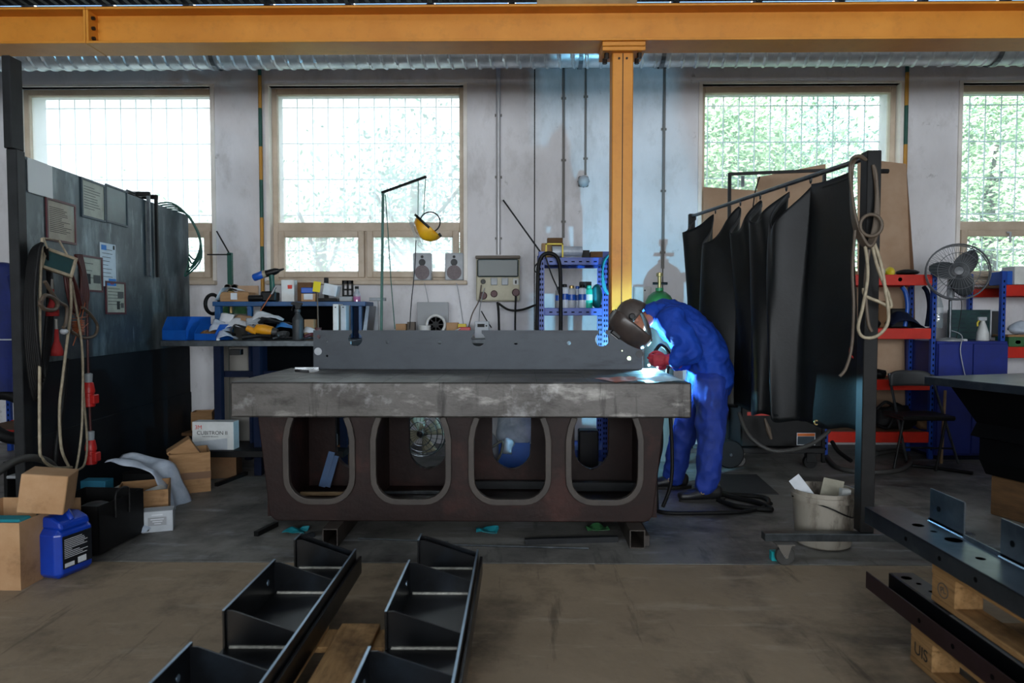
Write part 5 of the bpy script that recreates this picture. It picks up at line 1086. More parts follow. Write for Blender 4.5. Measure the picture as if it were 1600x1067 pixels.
for a, b, py, mt, lab in ((618, 634, 506, 'card_light', 'small tan carton at the foot of the hook stand'), (636, 648, 503, 'cable_brown', 'little brown carton beside the grey panel'), (697, 716, 504, 'card_light', 'tan carton right of the vent fan'), (714, 728, 506, 'yellow_paint', 'small yellow and red packet on the side bench')):
    up(a, b, py, 6.62, .08, mt, 'small_carton', lab, 'box', zb=b2z+.001)
q = at(706, 509, 6.5); tag(MB().box((-.09, -.05, -.004), (.09, .05, .004), .001, T(q.x, 6.5, b2z+.06) @ R(-24, 'Y')).build('paper_sheet', 'paper_white'), 'white sheet leaning on the tan carton by the vent fan', 'paper')
tag(MB().box((xx(716, 6.48), 6.48, b2z+.001), (xx(735, 6.48), 6.54, zz(511, 6.48)), .006).build('red_packet', 'plug_red'), 'low red packet on the side bench', 'packet')
t = thing('meter_box', 'small grey meter with a dark display on the side bench', 'meter', (xx(752, 6.6), 6.6, b2z)); MB().box((xx(742, 6.6), 6.56, b2z+.001), (xx(764, 6.6), 6.66, zz(502, 6.6)), .004).build('case', 'grey_light', t); MB().box((xx(746, 6.56), 6.557, zz(511, 6.56)), (xx(757, 6.56), 6.5595, zz(506, 6.56))).build('display', 'ink_dark', t)
for k, px in enumerate((760,)): MB().cyl((xx(px, 6.56), 6.552, zz(509, 6.56)), (xx(px, 6.56), 6.559, zz(509, 6.56)), .008, n=10).build('knob', 'black_plastic', t)
t = thing('tee_bracket', 'pale steel T bracket standing by the hook stand', 'bracket', (xx(588, 6.3), 6.3, 0)); MB().box((xx(584, 6.3), 6.32, 0), (xx(590, 6.3), 6.35, zz(468, 6.3)), .002).build('upright', 'grey_light', t); MB().box((xx(577, 6.3), 6.30, zz(470, 6.3)), (xx(602, 6.3), 6.36, zz(465, 6.3)), .002).build('crossbar', 'rail_steel', t)
tag(MB().box((xx(576, 6.4), 6.42, 0), (xx(590, 6.4), 6.44, zz(478, 6.4)), .002).build('white_board', 'white_plastic'), 'narrow white board standing behind the T bracket', 'board')

# ================================================================== blue spray can rack by the column
KY = 5.75; kx0, kx1 = xx(841, KY), xx(951, KY); kd = .46
t = thing('storage_rack', 'tall blue slotted rack with spray cans beside the orange column', 'rack', ((kx0+kx1)/2, KY+kd/2, 0))
kz = [zz(402, KY), zz(481, KY), .62, .18]; ktop = zz(393, KY)
def slots(x, y, z0, z1, par, n=1):
    h = MB(); z = z0
    while z < z1: h.box((x, y-.0008, z), (x+.010, y+.001, z+.020)); z += .042
    o_ = h.build('slots', 'slot_dark', par); o_['kind'] = 'stuff'; return o_
for x in (kx0, kx1-.05):
    for y in (KY, KY+kd-.04):
        po = MB().box((x, y, 0), (x+.05, y+.004, ktop)).box((x if x == kx0 else x+.046, y, 0), (x+.004 if x == kx0 else x+.05, y+.04, ktop)).build('rack_post', 'rack_blue', t); slots(x+.012, y, .1, ktop-.03, po); slots(x+.030, y, .1, ktop-.03, po)
for z in kz:
    for y in (KY+.005, KY+kd-.04):
        sb = MB().box((kx0+.05, y, z-.062), (kx1-.05, y+.035, z), .003).build('shelf_beam', 'rack_blue', t); h = MB(); x = kx0+.09
        while x < kx1-.1: h.box((x, y-.0008, z-.040), (x+.026, y+.001, z-.030)); x += .06
        h.build('slots', 'slot_dark', sb)['kind'] = 'stuff'
    for x in (kx0+.002, kx1-.012): MB().box((x, KY+.04, z-.05), (x+.01, KY+kd-.04, z), .002).build('side_beam', 'rack_blue', t)
    MB().box((kx0+.012, KY+.041, z-.012), (kx1-.014, KY+kd-.041, z-.003)).build('shelf_board', 'rack_blue', t)
def kan(px, py_top, r, mat, cap, label, Y=5.87, h=None):
    x = xx(px, Y); z0 = kz[1]-.002; ht = zz(py_top, Y)-z0; t = thing('spray_can', label, 'spray can', (x, Y, z0), 0, 'spray cans on the blue rack')
    MB().lathe([(r*.95, 0), (r, .004), (r, ht*.80), (r*.9, ht*.83), (r*.55, ht*.88)], 16, T(x, Y, z0)).build('can_body', mat, t, smooth=40)
    MB().lathe([(r*.62, ht*.84), (r*.62, ht*.98), (r*.5, ht)], 14, T(x, Y, z0)).build('cap', cap, t, smooth=40); MB().lathe([(r*1.005, ht*.35), (r*1.005, ht*.6)], 16, T(x, Y, z0)).build('label_band', 'spray_blue' if cap != 'cyan_can' else 'paper_white', t, smooth=40)
kan(873, 448, .030, 'grey_plastic', 'tube_dark', 'dull spray can standing first from the hose side'); kan(882, 444, .034, 'spray_white', 'black_plastic', 'white and blue spray can with the black cap'); kan(893, 446, .034, 'grey_light', 'brass', 'pale spray can with a bare valve'); kan(902, 447, .028, 'spray_white', 'spray_blue', 'slim blue and white spray can in the second row', 5.97); kan(910, 445, .034, 'spray_white', 'tube_dark', 'white spray can before the dark box'); kan(920, 446, .031, 'cyan_can', 'cyan_can', 'turquoise spray can at the column end')
up(906, 924, 440, 6.05, .08, 'tube_dark', 'dark_carton', 'dark carton behind the spray cans', 'box', zb=kz[1])
tag(crumple(MB().ball((xx(932, 5.95), 5.95, kz[1]+.10), (.05, .08, .10), 12, 8), .02, 12).build('rag', 'teal_scrap', smooth=50), 'bunched teal rag on the rack next to the turquoise can', 'rag')
tag(MB().box((xx(896, 5.85), 5.88, kz[2]), (xx(940, 5.85), 6.1, kz[2]+.24), .01).build('black_case', 'tube_dark'), 'black case on the low shelf of the blue rack', 'case')
tag(crumple(MB().box((xx(868, 5.85), 5.85, kz[2]+.30), (xx(908, 5.85), 6.1, kz[2]+.32)), .02, 8).build('folded_sheet', 'screen_teal'), 'folded dark sheet inside the blue rack under the spray cans', 'sheet') if False else None
ob = kz[0]
for a, b, p0, Y, D, mt, nm, lab, cat in ((846, 862, 380, 5.95, .14, 'wood_pale', 'wood_block', 'rough pale wood block on top of the blue rack', 'block'), (855, 879, 371.5, 6.05, .10, 'wood_block', 'wood_offcut', 'dark wood offcut highest on the blue rack', 'block')):
    up(a, b, p0, Y, D, mt, nm, lab, cat, zb=ob)
tag(MB().box((xx(836, 5.95), 5.95, zz(408, 5.95)), (xx(843, 5.95), 6.02, zz(391, 5.95)), .003).build('wood_block', 'wood_pale'), 'small wood block at the outer corner of the blue rack', 'block') if False else None
m = MB(); a, b = xx(852, 5.8), xx(880, 5.8); m.box((a, 5.80, ob), (a+.012, 5.83, zz(380, 5.8))).box((b-.012, 5.80, ob), (b, 5.83, zz(380, 5.8))).box((a, 5.80, zz(380, 5.8)-.012), (b, 5.83, zz(380, 5.8))); tag(m.build('yellow_frame', 'yellow_paint'), 'small yellow painted frame on top of the blue rack', 'frame')
m = MB().tube([at(863, 394, 5.9), at(885, 393, 5.9), at(909, 393, 5.9)], [.05, .045, .045], 14); crumple(m, .008, 25); m.v = [(x_, y_, max(z_, ob+.001)) for x_, y_, z_ in m.v]; tag(m.build('wrapped_roll', 'film_crumpled', smooth=60), 'film wrapped roll lying on top of the blue rack', 'roll')
up(910, 921, 391, 5.95, .1, 'tube_dark', 'black_box', 'black box beside the wrapped roll on the blue rack', 'box', zb=ob)
up(922, 946, 393, 6.0, .1, 'card_dark', 'card_tray', 'brown tray at the column end of the blue rack top', 'tray', zb=ob)
# hoses over the rack
t = tag(MB().cable([at(839, 520, 5.72), at(840, 450, 5.70), at(842, 412, 5.70), at(851, 397, 5.70), at(866, 398, 5.70), at(874, 412, 5.70), at(876, 450, 5.70), at(876, 520, 5.71)], .016, 9).build('rubber_hose', 'rubber_black', smooth=60), 'black rubber hose looped over the front of the blue rack', 'hose')
t = tag(MB().cable([at(852, 400, 5.72), at(862, 430, 5.72), at(870, 448, 5.71), at(874, 460, 5.71)], .006, 7).build('thin_hose', 'tube_dark', smooth=60), 'thin dark hose slanting inside the black loop', 'hose')
m = MB()
for k in range(3): m.cable([at(952, 398, 5.70+.02*k), at(944-k, 410, 5.69+.02*k), at(941+k, 435, 5.69), at(944+k*1.5, 452, 5.69), at(952, 459, 5.69), at(953.5, 440, 5.70), at(953, 402, 5.71+.02*k)], .008, 7)
tag(m.build('hose_coil', 'teal_scrap', smooth=60), 'teal hose coil hung on the rack post next to the column', 'hose')
m = MB().cable([at(843, 408, 5.9), at(836, 416, 5.88), at(836, 424, 5.88), at(842, 426, 5.9)], .006, 6); tag(m.build('wire_handle', 'black_plastic', smooth=60), 'black wire handle at the outer side of the blue rack', 'handle')
# green gas cylinder behind the welder
X = xx(1030, 6.3); Y = 6.3; zq = zz(478, Y); r = .13; t = thing('gas_cylinder', 'green shouldered gas cylinder with valve behind the welder', 'gas cylinder', (X, Y, 0))
MB().lathe([(r, 0), (r, zq)], 22, T(X, Y, 0)).build('cylinder_body', 'gas_grey', t, smooth=40)
MB().lathe([(r, zq), (r*.96, zq+.04), (r*.75, zq+.09), (r*.42, zq+.125), (.035, zq+.13), (.035, zq+.16)], 22, T(X, Y, 0)).build('cylinder_shoulder', 'gas_green', t, smooth=40)
MB().lathe([(.018, zq+.16), (.018, zq+.26), (.03, zq+.265), (.03, zq+.29), (.012, zq+.30)], 14, T(X, Y, 0)).build('valve', 'brass', t, smooth=30); MB().cyl((X-.06, Y, zq+.2), (X+.07, Y, zq+.2), .012, n=10).build('valve_arm', 'tube_dark', t)
MB().lathe([(.03, 0), (.03, .02)], 16, T(X+.12, Y-.05, zq+.03) @ R(90, 'X')).build('gauge', 'brass', t, smooth=30)

# ================================================================== seen through the table openings
t = thing('floor_fan', 'chrome floor fan standing on the floor behind the welding table', 'fan', (xx(660, 5.5), 5.5, 0)); c = at(661, 676, 5.5); Mf = T(*c) @ R(90, 'X') @ R(-12, 'Y')
R1 = .185; m = MB()
for rr, zz_ in ((R1, .0), (R1*.97, .05), (R1*.97, -.05), (R1*.5, .065), (R1*.75, .06)): m.torus(rr, .004, 30, 5, Mf @ T(0, 0, zz_))
for k in range(24):
    a = 2*PI*k/24; m.tube([Mf @ Vector((math.cos(a)*.03, math.sin(a)*.03, .07)), Mf @ Vector((math.cos(a)*R1*.6, math.sin(a)*R1*.6, .065)), Mf @ Vector((math.cos(a)*R1, math.sin(a)*R1, .0))], .0018, 4)
m.build('guard', 'chrome', t)
for k in range(4):
    m = MB().grid(lambda u, v: (.03+u*.13, (v-.5)*(.05+.10*u), .02*(v-.5)*2), 5, 4, Mf @ R(90*k+20, 'Z')); m.build('blade', 'fan_cream', t, smooth=60, solid=.002)
MB().lathe([(.032, -.06), (.032, .06), (.026, .075), (0, .077)], 16, Mf).build('hub', 'chrome', t, smooth=40)
MB().cable([c+Vector((-.20, .02, 0)), c+Vector((-.20, .02, -.16)), c+Vector((-.12, .02, -.30)), c+Vector((.12, .02, -.30)), c+Vector((.20, .02, -.16)), c+Vector((.20, .02, 0))], .011, 8).build('cradle', 'rail_steel', t, smooth=60)
MB().box((c.x-.2, 5.36, 0), (c.x-.17, 5.7, .03), .004).box((c.x+.17, 5.36, 0), (c.x+.2, 5.7, .03), .004).build('foot_bar', 'tube_dark', t); MB().tube([(c.x-.185, 5.5, .02), (c.x-.15, 5.51, c.z-.26)], .011, 8).tube([(c.x+.185, 5.5, .02), (c.x+.15, 5.51, c.z-.26)], .011, 8).build('strut', 'rail_steel', t)
q = gnd(803, 732); t = thing('blue_bin', 'blue plastic bin stuffed with clear bags behind the welding table', 'bin', (xx(803, 5.5), 5.62, 0)); a, b = xx(779, 5.5), xx(828, 5.5); z1 = zz(692, 5.5)
MB().box((a, 5.5, 0), (b, 5.51, z1)).box((a, 5.74, 0), (b, 5.75, z1)).box((a, 5.51, 0), (a+.01, 5.74, z1)).box((b-.01, 5.51, 0), (b, 5.74, z1)).box((a+.01, 5.51, 0), (b-.01, 5.74, .01)).build('bin_body', 'bin_blue', t)
tag(crumple(MB().ball((xx(806, 5.6), 5.62, z1+.10), (.15, .13, .17), 20, 14), .05, 9, 4).build('plastic_bag', 'film_crumpled', smooth=50), 'bulging clear bag sticking out of the blue bin', 'bag')
tag(crumple(MB().ball((xx(795, 5.5), 5.45, z1-.02), (.05, .03, .07), 14, 10), .03, 15, 2).build('bag_tail', 'film_crumpled', smooth=50), 'knotted bag corner hanging over the blue bin front', 'bag')
tag(crumple(MB().ball((xx(758, 5.6), 5.62, .18), (.14, .13, .15), 16, 10), .04, 8, 9).build('refuse_sack', 'grey_plastic', smooth=50), 'grey refuse sack beside the blue bin behind the table', 'bag')
tag(MB().cable([at(740, 715, 5.4), at(760, 705, 5.35), at(785, 690, 5.35), at(776, 720, 5.35), at(745, 724, 5.4)], .010, 7).build('floor_cable', 'cable_brown', smooth=60), 'brown cable looped before the refuse sack behind the table', 'cable')
# stored profiles lying under / behind the table base
for k, (a, b, Y, r, mt, lab) in enumerate([((700, 690), (860, 700), 5.2, .04, 'bench_blue', 'long blue steel profile on the floor behind the table'), ((590, 745), (700, 742), 5.05, .05, 'bench_blue', 'thick blue steel profile under the fan behind the table'), ((742, 755), (860, 748), 4.65, .035, 'frame_dark', 'dark square bar lying in the table base, middle openings'), ((893, 750), (1000, 742), 4.6, .04, 'frame_dark', 'dark square bar lying in the table base, welder end'), ((590, 770), (690, 762), 4.5, .012, 'rail_steel', 'thin bright bar lying in the table base under the fan'), ((470, 782), (545, 765), 4.45, .016, 'wood_pale', 'flat wooden lath lying in the table base, tray end'), ((600, 748), (660, 738), 4.5, .009, 'rail_steel', 'short bright rod lying in the table base under the fan')]):
    pa, pb = at(*a, Y), at(*b, Y); lo = .137 if Y < 4.73 else 0; pa.z = pb.z = lo+r*.75; tag(MB().tube([pa, pb], r, 4).build('steel_bar', mt), lab, 'steel bar')
for k, (a, b) in enumerate([((503, 758), (519, 706)), ((511, 760), (525, 712))]):
    pa, pb = at(*a, 4.62), at(*b, 4.69); pa.z = .15; tag(MB().tube([pa, pb], .03, 4, flat=.35).build('leaning_profile', 'bench_blue'), ['blue flat profile leaning inside the table base, outer one', 'blue flat profile leaning inside the table base, inner one'][k], 'steel bar')
X = xx(975, 5.45); t = thing('oil_drum', 'black drum splashed with white paint behind the table', 'drum', (X, 5.45, 0)); MB().lathe([(.085, 0), (.09, .01), (.085, .02), (.085, .3), (.09, .31), (.085, .32), (.085, .70), (.09, .71), (.088, .72)], 24, T(X, 5.45, 0)).build('drum_shell', 'drum_splash', t, smooth=40)
q = xx(520, 5.6); tag(MB().box((xx(505, 5.6), 5.6, 0), (xx(521, 5.6), 5.7, zz(680, 5.6)), .01).build('white_container', 'white_plastic'), 'white container behind the table, tray end opening', 'container'); tag(MB().box((xx(524, 5.6), 5.6, 0), (xx(545, 5.6), 5.75, zz(697, 5.6)), .004).build('small_carton', 'card_dark'), 'brown carton behind the table, tray end opening', 'box')
tag(MB().box((xx(905, 5.6), 5.58, .0), (xx(936, 5.6), 5.72, zz(672, 5.6)), .01).build('black_charger', 'black_plastic'), 'black ribbed charger box on the floor behind the table, welder end', 'charger')
# ================================================================== welding curtain frame
CYn = 3.70; cxn = xx(1356, CYn); ctop = at(1356, 237, CYn).z
fpt = at(1081, 338, 6.0); far = Vector((fpt.x, 6.0, 0)); zr_n = at(1345, 241, CYn).z-.012; zr_f = fpt.z
t = thing('curtain_frame', 'wheeled steel frame with a slanting rail carrying the black welding curtain', 'frame', (cxn, CYn, 0))
pw = .074
MB().box((cxn-pw/2, CYn-pw/2, .155), (cxn+pw/2, CYn+pw/2, ctop), .004).build('post', 'tube_dark', t)
MB().box((far.x-.025, 5.98, .155), (far.x+.025, 6.03, zr_f+.02), .003).build('post', 'tube_dark', t)
rail_a = Vector((cxn-.01, CYn+.03, zr_n)); rail_b = Vector((far.x, 6.0, zr_f))
MB().tube([rail_a, rail_b], .014, 10).build('rail', 'rail_steel', t, smooth=60)
MB().tube([Vector((cxn+.04, CYn, ctop-.10)), Vector((cxn+.09, CYn, ctop-.10))], .012, 8).build('bolt', 'tube_dark', t)
def caster(c, par, r=.055):
    w = MB().lathe([(r*.3, -.012), (r*.94, -.014), (r, -.010), (r, .010), (r*.94, .014), (r*.3, .012)], 22, T(c.x, c.y, r) @ R(90, 'X')).build('wheel', 'rubber_grey', par, smooth=40)
    MB().cyl((c.x, c.y-.03, r), (c.x, c.y+.03, r), .009, n=10).build('axle', 'caster_steel', w)
    MB().prism([(-.045, 0), (.03, 0), (.008, -.055-.012), (-.008, -.055-.012), (-.03, -.03)], .004, T(c.x, c.y-.024, r*2+.012)).build('fork', 'caster_steel', par); MB().prism([(-.045, 0), (.03, 0), (.008, -.055-.012), (-.008, -.055-.012), (-.03, -.03)], .004, T(c.x, c.y+.02, r*2+.012)).build('fork', 'caster_steel', par)
    MB().box((c.x-.05, c.y-.035, r*2+.010), (c.x+.04, c.y+.035, r*2+.016)).build('mount_plate', 'caster_steel', par)
z_arm = zz(845, 3.66)
al = at(1193, 845, 3.66); ar = at(1398, 839, 3.70)
arm = MB().box((al.x, 3.64, .115), (cxn+.55, 3.70, .155), .003).build('base_arm', 'rail_steel', t); caster(gnd(1228, 884)+Vector((0, .02, 0)), arm, .049)
arm2 = MB().box((xx(1070, 5.75), 5.96, .115), (xx(1183, 5.75)-.02, 6.02, .155), .003).build('base_arm', 'rail_steel', t); caster(Vector((xx(1172, 5.75), 5.99, 0)), arm2, .05)
caster(Vector((cxn+.5, 3.67, 0)), arm, .049)
tag(MB().box((gnd(1215, 880).x-.02, gnd(1215, 880).y+.03, 0), (gnd(1215, 880).x+.02, gnd(1215, 880).y+.07, .05), .003).build('wedge', 'cyan_block'), 'small cyan wedge behind the front caster wheel', 'wedge')
# curtain: hung at grommets, folding between them
hp = [1330, 1267, 1229, 1188, 1157, 1118, 1087]
def rail_u(px):
    # intersection of the rail with the pixel column
    lo, hi = 0.0, 1.0
    for _ in range(40):
        mid = (lo+hi)/2; p = rail_a.lerp(rail_b, mid); d = p-Vector((0, 0, CAMH)); sx = 800+F*d.dot(_r)/d.dot(_f)
        if sx > px: lo = mid
        else: hi = mid
    return (lo+hi)/2
us = [rail_u(p) for p in hp]; perp = Vector(((rail_b-rail_a).y, -(rail_b-rail_a).x, 0)).normalized()   # faces right / camera
def curtain(u, v):
    n = len(us)-1; k = min(int(u*n), n-1); f = u*n-k; U = us[k]+(us[k+1]-us[k])*f
    if k == 0: f2 = f; sag = .015*math.sin(PI*f); amp = .02
    else: sag = (.21 if k < 5 else .15)*math.sin(PI*f)**1.1*(1+.2*math.sin(2.1*k)); amp = .15+.03*math.sin(1.7*k)
    base = rail_a.lerp(rail_b, U)
    w = v**.7
    lat = -amp*math.sin(PI*f)*(1-.15*v)*(1 if k % 1 == 0 else -1) + .03*math.sin(7*u*n*.5+2*v)*w + .05*math.sin(2.1*u*n+1.3)*w
    zt = base.z-.045-sag*(1-v)**1.5; zb = .655-.035*U+.012*math.sin(9*u*n)
    slide = .05*math.sin(PI*f*2+k)*v*(k > 0)
    q = base+perp*lat+(rail_b-rail_a).normalized()*slide
    crease = .018*math.sin(PI*4*f+4*v+k)*(1-v)*(k > 0)
    return (q.x+perp.x*crease, q.y+perp.y*crease, zt+(zb-zt)*v)
t = thing('welding_curtain', 'black welding curtain in deep folds hung from the slanting rail', 'curtain', (rail_a+rail_b)/2-Vector((0, 0, 1.4)))
MB().grid(curtain, 210, 46).build('cloth', 'curtain_black', t, smooth=180, solid=.003)
m = MB()
MB().grid(lambda u, v: Vector(curtain(u, .0+.0*v))*1.0+Vector((0, 0, -.035*v))+perp*.004, 210, 1).build('top_hem', 'dark_grey', t, smooth=180, solid=.004)
MB().grid(lambda u, v: Vector(curtain(u, .965+.03*v))+perp*.005, 210, 1).build('bottom_hem', 'curtain_black', t, smooth=180, solid=.004)
for U in us[1:]:
    p = rail_a.lerp(rail_b, U); MB().torus(.022, .004, 16, 6, T(p.x, p.y, p.z-.018) @ R(90, 'Y') @ R(10, 'X')).build('ring', 'rail_steel', t, smooth=60)
for U, z in ((.62, .70), (.14, .67)):
    p = curtain(U*.8, .985); MB().torus(.012, .005, 14, 6, T(*(Vector(p)-Vector((0, .012, 0)))) @ R(90, 'X')).build('grommet', 'brass', t, smooth=60)
# second dark frame behind the curtain
t = thing('screen_stand', 'thin black frame standing behind the welding curtain', 'stand', at(1200, 700, 6.25)*1.0)
MB().tube([at(1140, 272, 6.3), at(1292, 266, 6.15)], .018, 4).build('rail', 'tube_dark', t); MB().tube([at(1140, 270, 6.3), Vector((at(1138, 600, 6.3).x, 6.3, 0.0))], .018, 4).build('upright', 'tube_dark', t)
MB().tube([at(1288, 266, 6.15), Vector((at(1288, 600, 6.15).x, 6.15, 0))], .018, 4).build('upright', 'tube_dark', t)
MB().cable([at(1187, 276, 6.25), at(1180, 300, 6.25), at(1176, 330, 6.25), at(1172, 372, 6.25)], .006, 6).build('hook_wire', 'tube_dark', t); MB().box((at(1158, 276, 6.27).x, 6.265, at(1158, 292, 6.27).z), (at(1163, 276, 6.27).x, 6.27, at(1158, 275, 6.27).z)).build('tape_tag', 'rail_steel', t)
# cardboard sheets leaning against the wall
def leaning(label, quad, Y0, Y1, mat='card_sheet', name='cardboard_sheet'):
    q = [at(p[0], p[1], Y1 if p[1] < 400 else Y0) for p in quad]; n = (q[1]-q[0]).cross(q[2]-q[0]).normalized()*.006
    m = MB(); k = len(q); m.add([tuple(p) for p in q]+[tuple(p+n) for p in q], [tuple(range(k)), tuple(range(2*k-1, k-1, -1))]+[(i, i+k, (i+1)%k+k, (i+1)%k) for i in range(k)]); return tag(m.build(name, mat), label, 'cardboard')
leaning('pale cardboard sheet behind the far end of the curtain', [(1099, 292), (1186, 298), (1186, 640), (1099, 640)], 6.7, 6.93)
leaning('tall cardboard sheet with a slanted top behind the curtain', [(1183, 277), (1290, 256), (1300, 640), (1183, 640)], 6.78, 6.90)
leaning('large brown cardboard sheet standing beside the curtain post', [(1340, 247), (1416, 256), (1429, 432), (1431, 640), (1340, 640)], 6.76, 6.90)
# cables over the post
def rc(label, pts, r, mat, Y=None, cat='cable', name='hanging_cable'): return tag(MB().cable([at(p[0], p[1], p[2] if len(p) > 2 else Y) for p in pts], r, 7).build(name, mat, smooth=60), label, cat)
m = MB()
for k in range(5): m.cable([at(1353, 250, 3.64), at(1343-k*1.5, 244, 3.64-.008*k), at(1332-k, 262, 3.66), at(1331+k, 330, 3.66-.01*k), at(1340+k*2, 370, 3.64-.01*k), at(1354+k*2, 384, 3.62-.01*k), at(1366+k*1.6, 350, 3.63), at(1369, 300-k*6, 3.65), at(1364, 258, 3.66)], .0085, 7)
tag(m.build('cable_coil', 'cable_brown', smooth=60), 'bundle of brown grey cables hung over the curtain post', 'cable')
m = MB().torus(.055, .009, 18, 7, T(*at(1361, 352, 3.60)) @ R(90, 'X')); tag(m.build('cable_tie', 'cable_brown', smooth=60), 'cable loop tying the bundle on the curtain post', 'cable')
rc('pale cable falling in a wide loop from the curtain post', [(1362, 380, 3.60), (1372, 420, 3.58), (1388, 460, 3.58), (1392, 480, 3.58), (1375, 472, 3.58), (1352, 462, 3.6), (1349, 450, 3.6)], .0085, 'cable_beige')
rc('pale cable hanging in the lowest loop on the curtain post', [(1352, 385, 3.60), (1356, 430, 3.58), (1348, 480, 3.58), (1341, 512, 3.58), (1350, 527, 3.58), (1372, 524, 3.57), (1388, 500, 3.57), (1383, 450, 3.57), (1376, 410, 3.58), (1366, 380, 3.6)], .0085, 'cable_beige')
rc('straight cable hanging at the curtain edge with a loose end', [(1336, 360, 3.62), (1332, 420, 3.62), (1334, 480, 3.62), (1331, 540, 3.62), (1322, 575, 3.62), (1312, 588, 3.62)], .008, 'cable_brown')
rc('dark cable hanging close along the curtain post', [(1358, 390, 3.60), (1352, 440, 3.60), (1356, 500, 3.60), (1362, 518, 3.6)], .009, 'cable_brown')
rc('red lead curling beside the curtain post', [(1330, 540, 3.9), (1328, 552, 3.9), (1335, 560, 3.9), (1345, 562, 3.9)], .005, 'plug_red')
# ================================================================== red storage rack and neighbours
RK = 6.3
t = rack_shelves('storage_rack', 'red shelved storage rack behind the curtain post', 1290, 1463, RK, .40, [429, 513, 593, 675], top=zz(420, RK), bh=.095)
def on(name, label, cat, px0, px1, py0, lev, mat, Y=6.45, D=.2, ch=.01): return up(px0, px1, py0, Y, D, mat, name, label, cat, zb=zz(lev, RK, 1380)+.001, ch=ch)
m = MB().grid(lambda u, v: (xx(1390, 6.4)+u*(xx(1452, 6.4)-xx(1390, 6.4)), 6.36+.2*v, zz(513, RK, 1380)+.002+(.17*math.sin(PI*min(1, u*1.15+.05))**.8*(1-.35*u))*math.sin(PI*(.15+.75*v))), 18, 12); crumple(m, .012, 14)
m.v = [(a, b, max(c_, zz(513, RK, 1380)+.002)) for a, b, c_ in m.v]; tag(m.build('canvas_bag', 'navy', smooth=60, solid=.003), 'dark blue canvas bag lying on the red rack', 'bag')
on('black_case', 'black case at the back of the red rack shelf', 'case', 1392, 1425, 482, 513, 'black_plastic', 6.5, .15); on('card_box', 'brown box on the red rack beside the curtain post', 'box', 1372, 1388, 470, 513, 'card_dark', 6.5, .2)
for k, (px, lab) in enumerate(((1412, 'bright blue bent tube standing on the red rack'), (1446, 'blue black hose bow standing on the red rack'))):
    rc(lab, [(px+2, 510, 6.5), (px+6, 480, 6.5), (px+3, 458, 6.5), (px-3, 448, 6.5)], .02, 'navy' if k else 'spray_blue', name='bent_tube', cat='tube')
q = xx(1465, 6.4); zq = zz(513, RK, 1380); t = thing('water_bottle', 'clear plastic water bottle standing on the red rack', 'bottle', (q, 6.4, zq)); hb = zz(459, 6.4)-zq
MB().lathe([(.035, .002), (.042, .01), (.042, hb*.3), (.038, hb*.36), (.042, hb*.42), (.042, hb*.62), (.03, hb*.8), (.016, hb*.92), (.016, hb*.95)], 18, T(q, 6.4, zq), close=False).build('bottle_wall', 'bottle_clear', t, smooth=60); MB().cyl((q, 6.4, zq+hb*.93), (q, 6.4, zq+hb), .019, n=14).build('cap', 'white_plastic', t); MB().lathe([(.0425, hb*.44), (.0425, hb*.6)], 18, T(q, 6.4, zq)).build('label_band', 'grey_light', t, smooth=60)
for k, (a, b, py, mt, lab) in enumerate([(1370, 1384, 421, 'paper_white', 'white crumpled cloth on the top shelf of the red rack'), (1386, 1398, 422, 'yellow_paint', 'yellowish rag on the top shelf of the red rack'), (1404, 1440, 425, 'rubber_black', 'flat black belt on the top shelf of the red rack')]):
    m = MB().ball(((xx(a, 6.4)+xx(b, 6.4))/2, 6.45, zz(429, RK, 1380)+.028), ((xx(b, 6.4)-xx(a, 6.4))/2, .07, zz(py, 6.4)-zz(429, RK)), 14, 8); crumple(m, .012, 22, k); m.v = [(x_, y_, max(z_, zz(429, RK, 1380)+.001)) for x_, y_, z_ in m.v]; tag(m.build('rag', mt, smooth=50), lab, 'rag')
for k, (a, b, lev, py, mt, lab) in enumerate([(1362, 1392, 593, 580, 'rubber_black', 'black glove heap on the middle red shelf by the post'), (1335, 1352, 513, 503, 'rag_grey', 'pale gloves on the red shelf left of the post'), (1356, 1380, 513, 500, 'rubber_black', 'dark gloves on the red shelf right of the post'), (1372, 1440, 675, 640, 'rubber_black', 'heap of black cables on the lowest red shelf'), (1440, 1464, 675, 660, 'card_dark', 'small brown carton on the lowest red shelf')]):
    if 'rag_grey' not in MATS: pm('rag_grey', '#7d8086', '#50545a', 20, .8)
    z0 = zz(lev, RK, 1380); h = zz(py, 6.4)-zz(lev, 6.4); m = MB().ball(((xx(a, 6.4)+xx(b, 6.4))/2, 6.46, z0+h*.5), ((xx(b, 6.4)-xx(a, 6.4))/2, .09, h*.62), 16, 10); crumple(m, h*.22, 16, k+3); m.v = [(x_, y_, max(z_, z0+.001)) for x_, y_, z_ in m.v]; tag(m.build('cloth_heap', mt, smooth=45), lab, 'heap')
rc('black cable swag on the lowest shelf of the red rack', [(1370, 640, 6.3), (1384, 628, 6.28), (1398, 640, 6.28), (1388, 668, 6.28), (1372, 664, 6.28)], .014, 'rubber_black')
MB_ = MB().lathe([(0, 0), (.018, 0)], 16, T(xx(1405, RK), RK-.0012, zz(437, RK)) @ R(90, 'X')); tag(MB_.build('round_sticker', 'paper_white'), 'round white sticker on the top red beam', 'sticker')
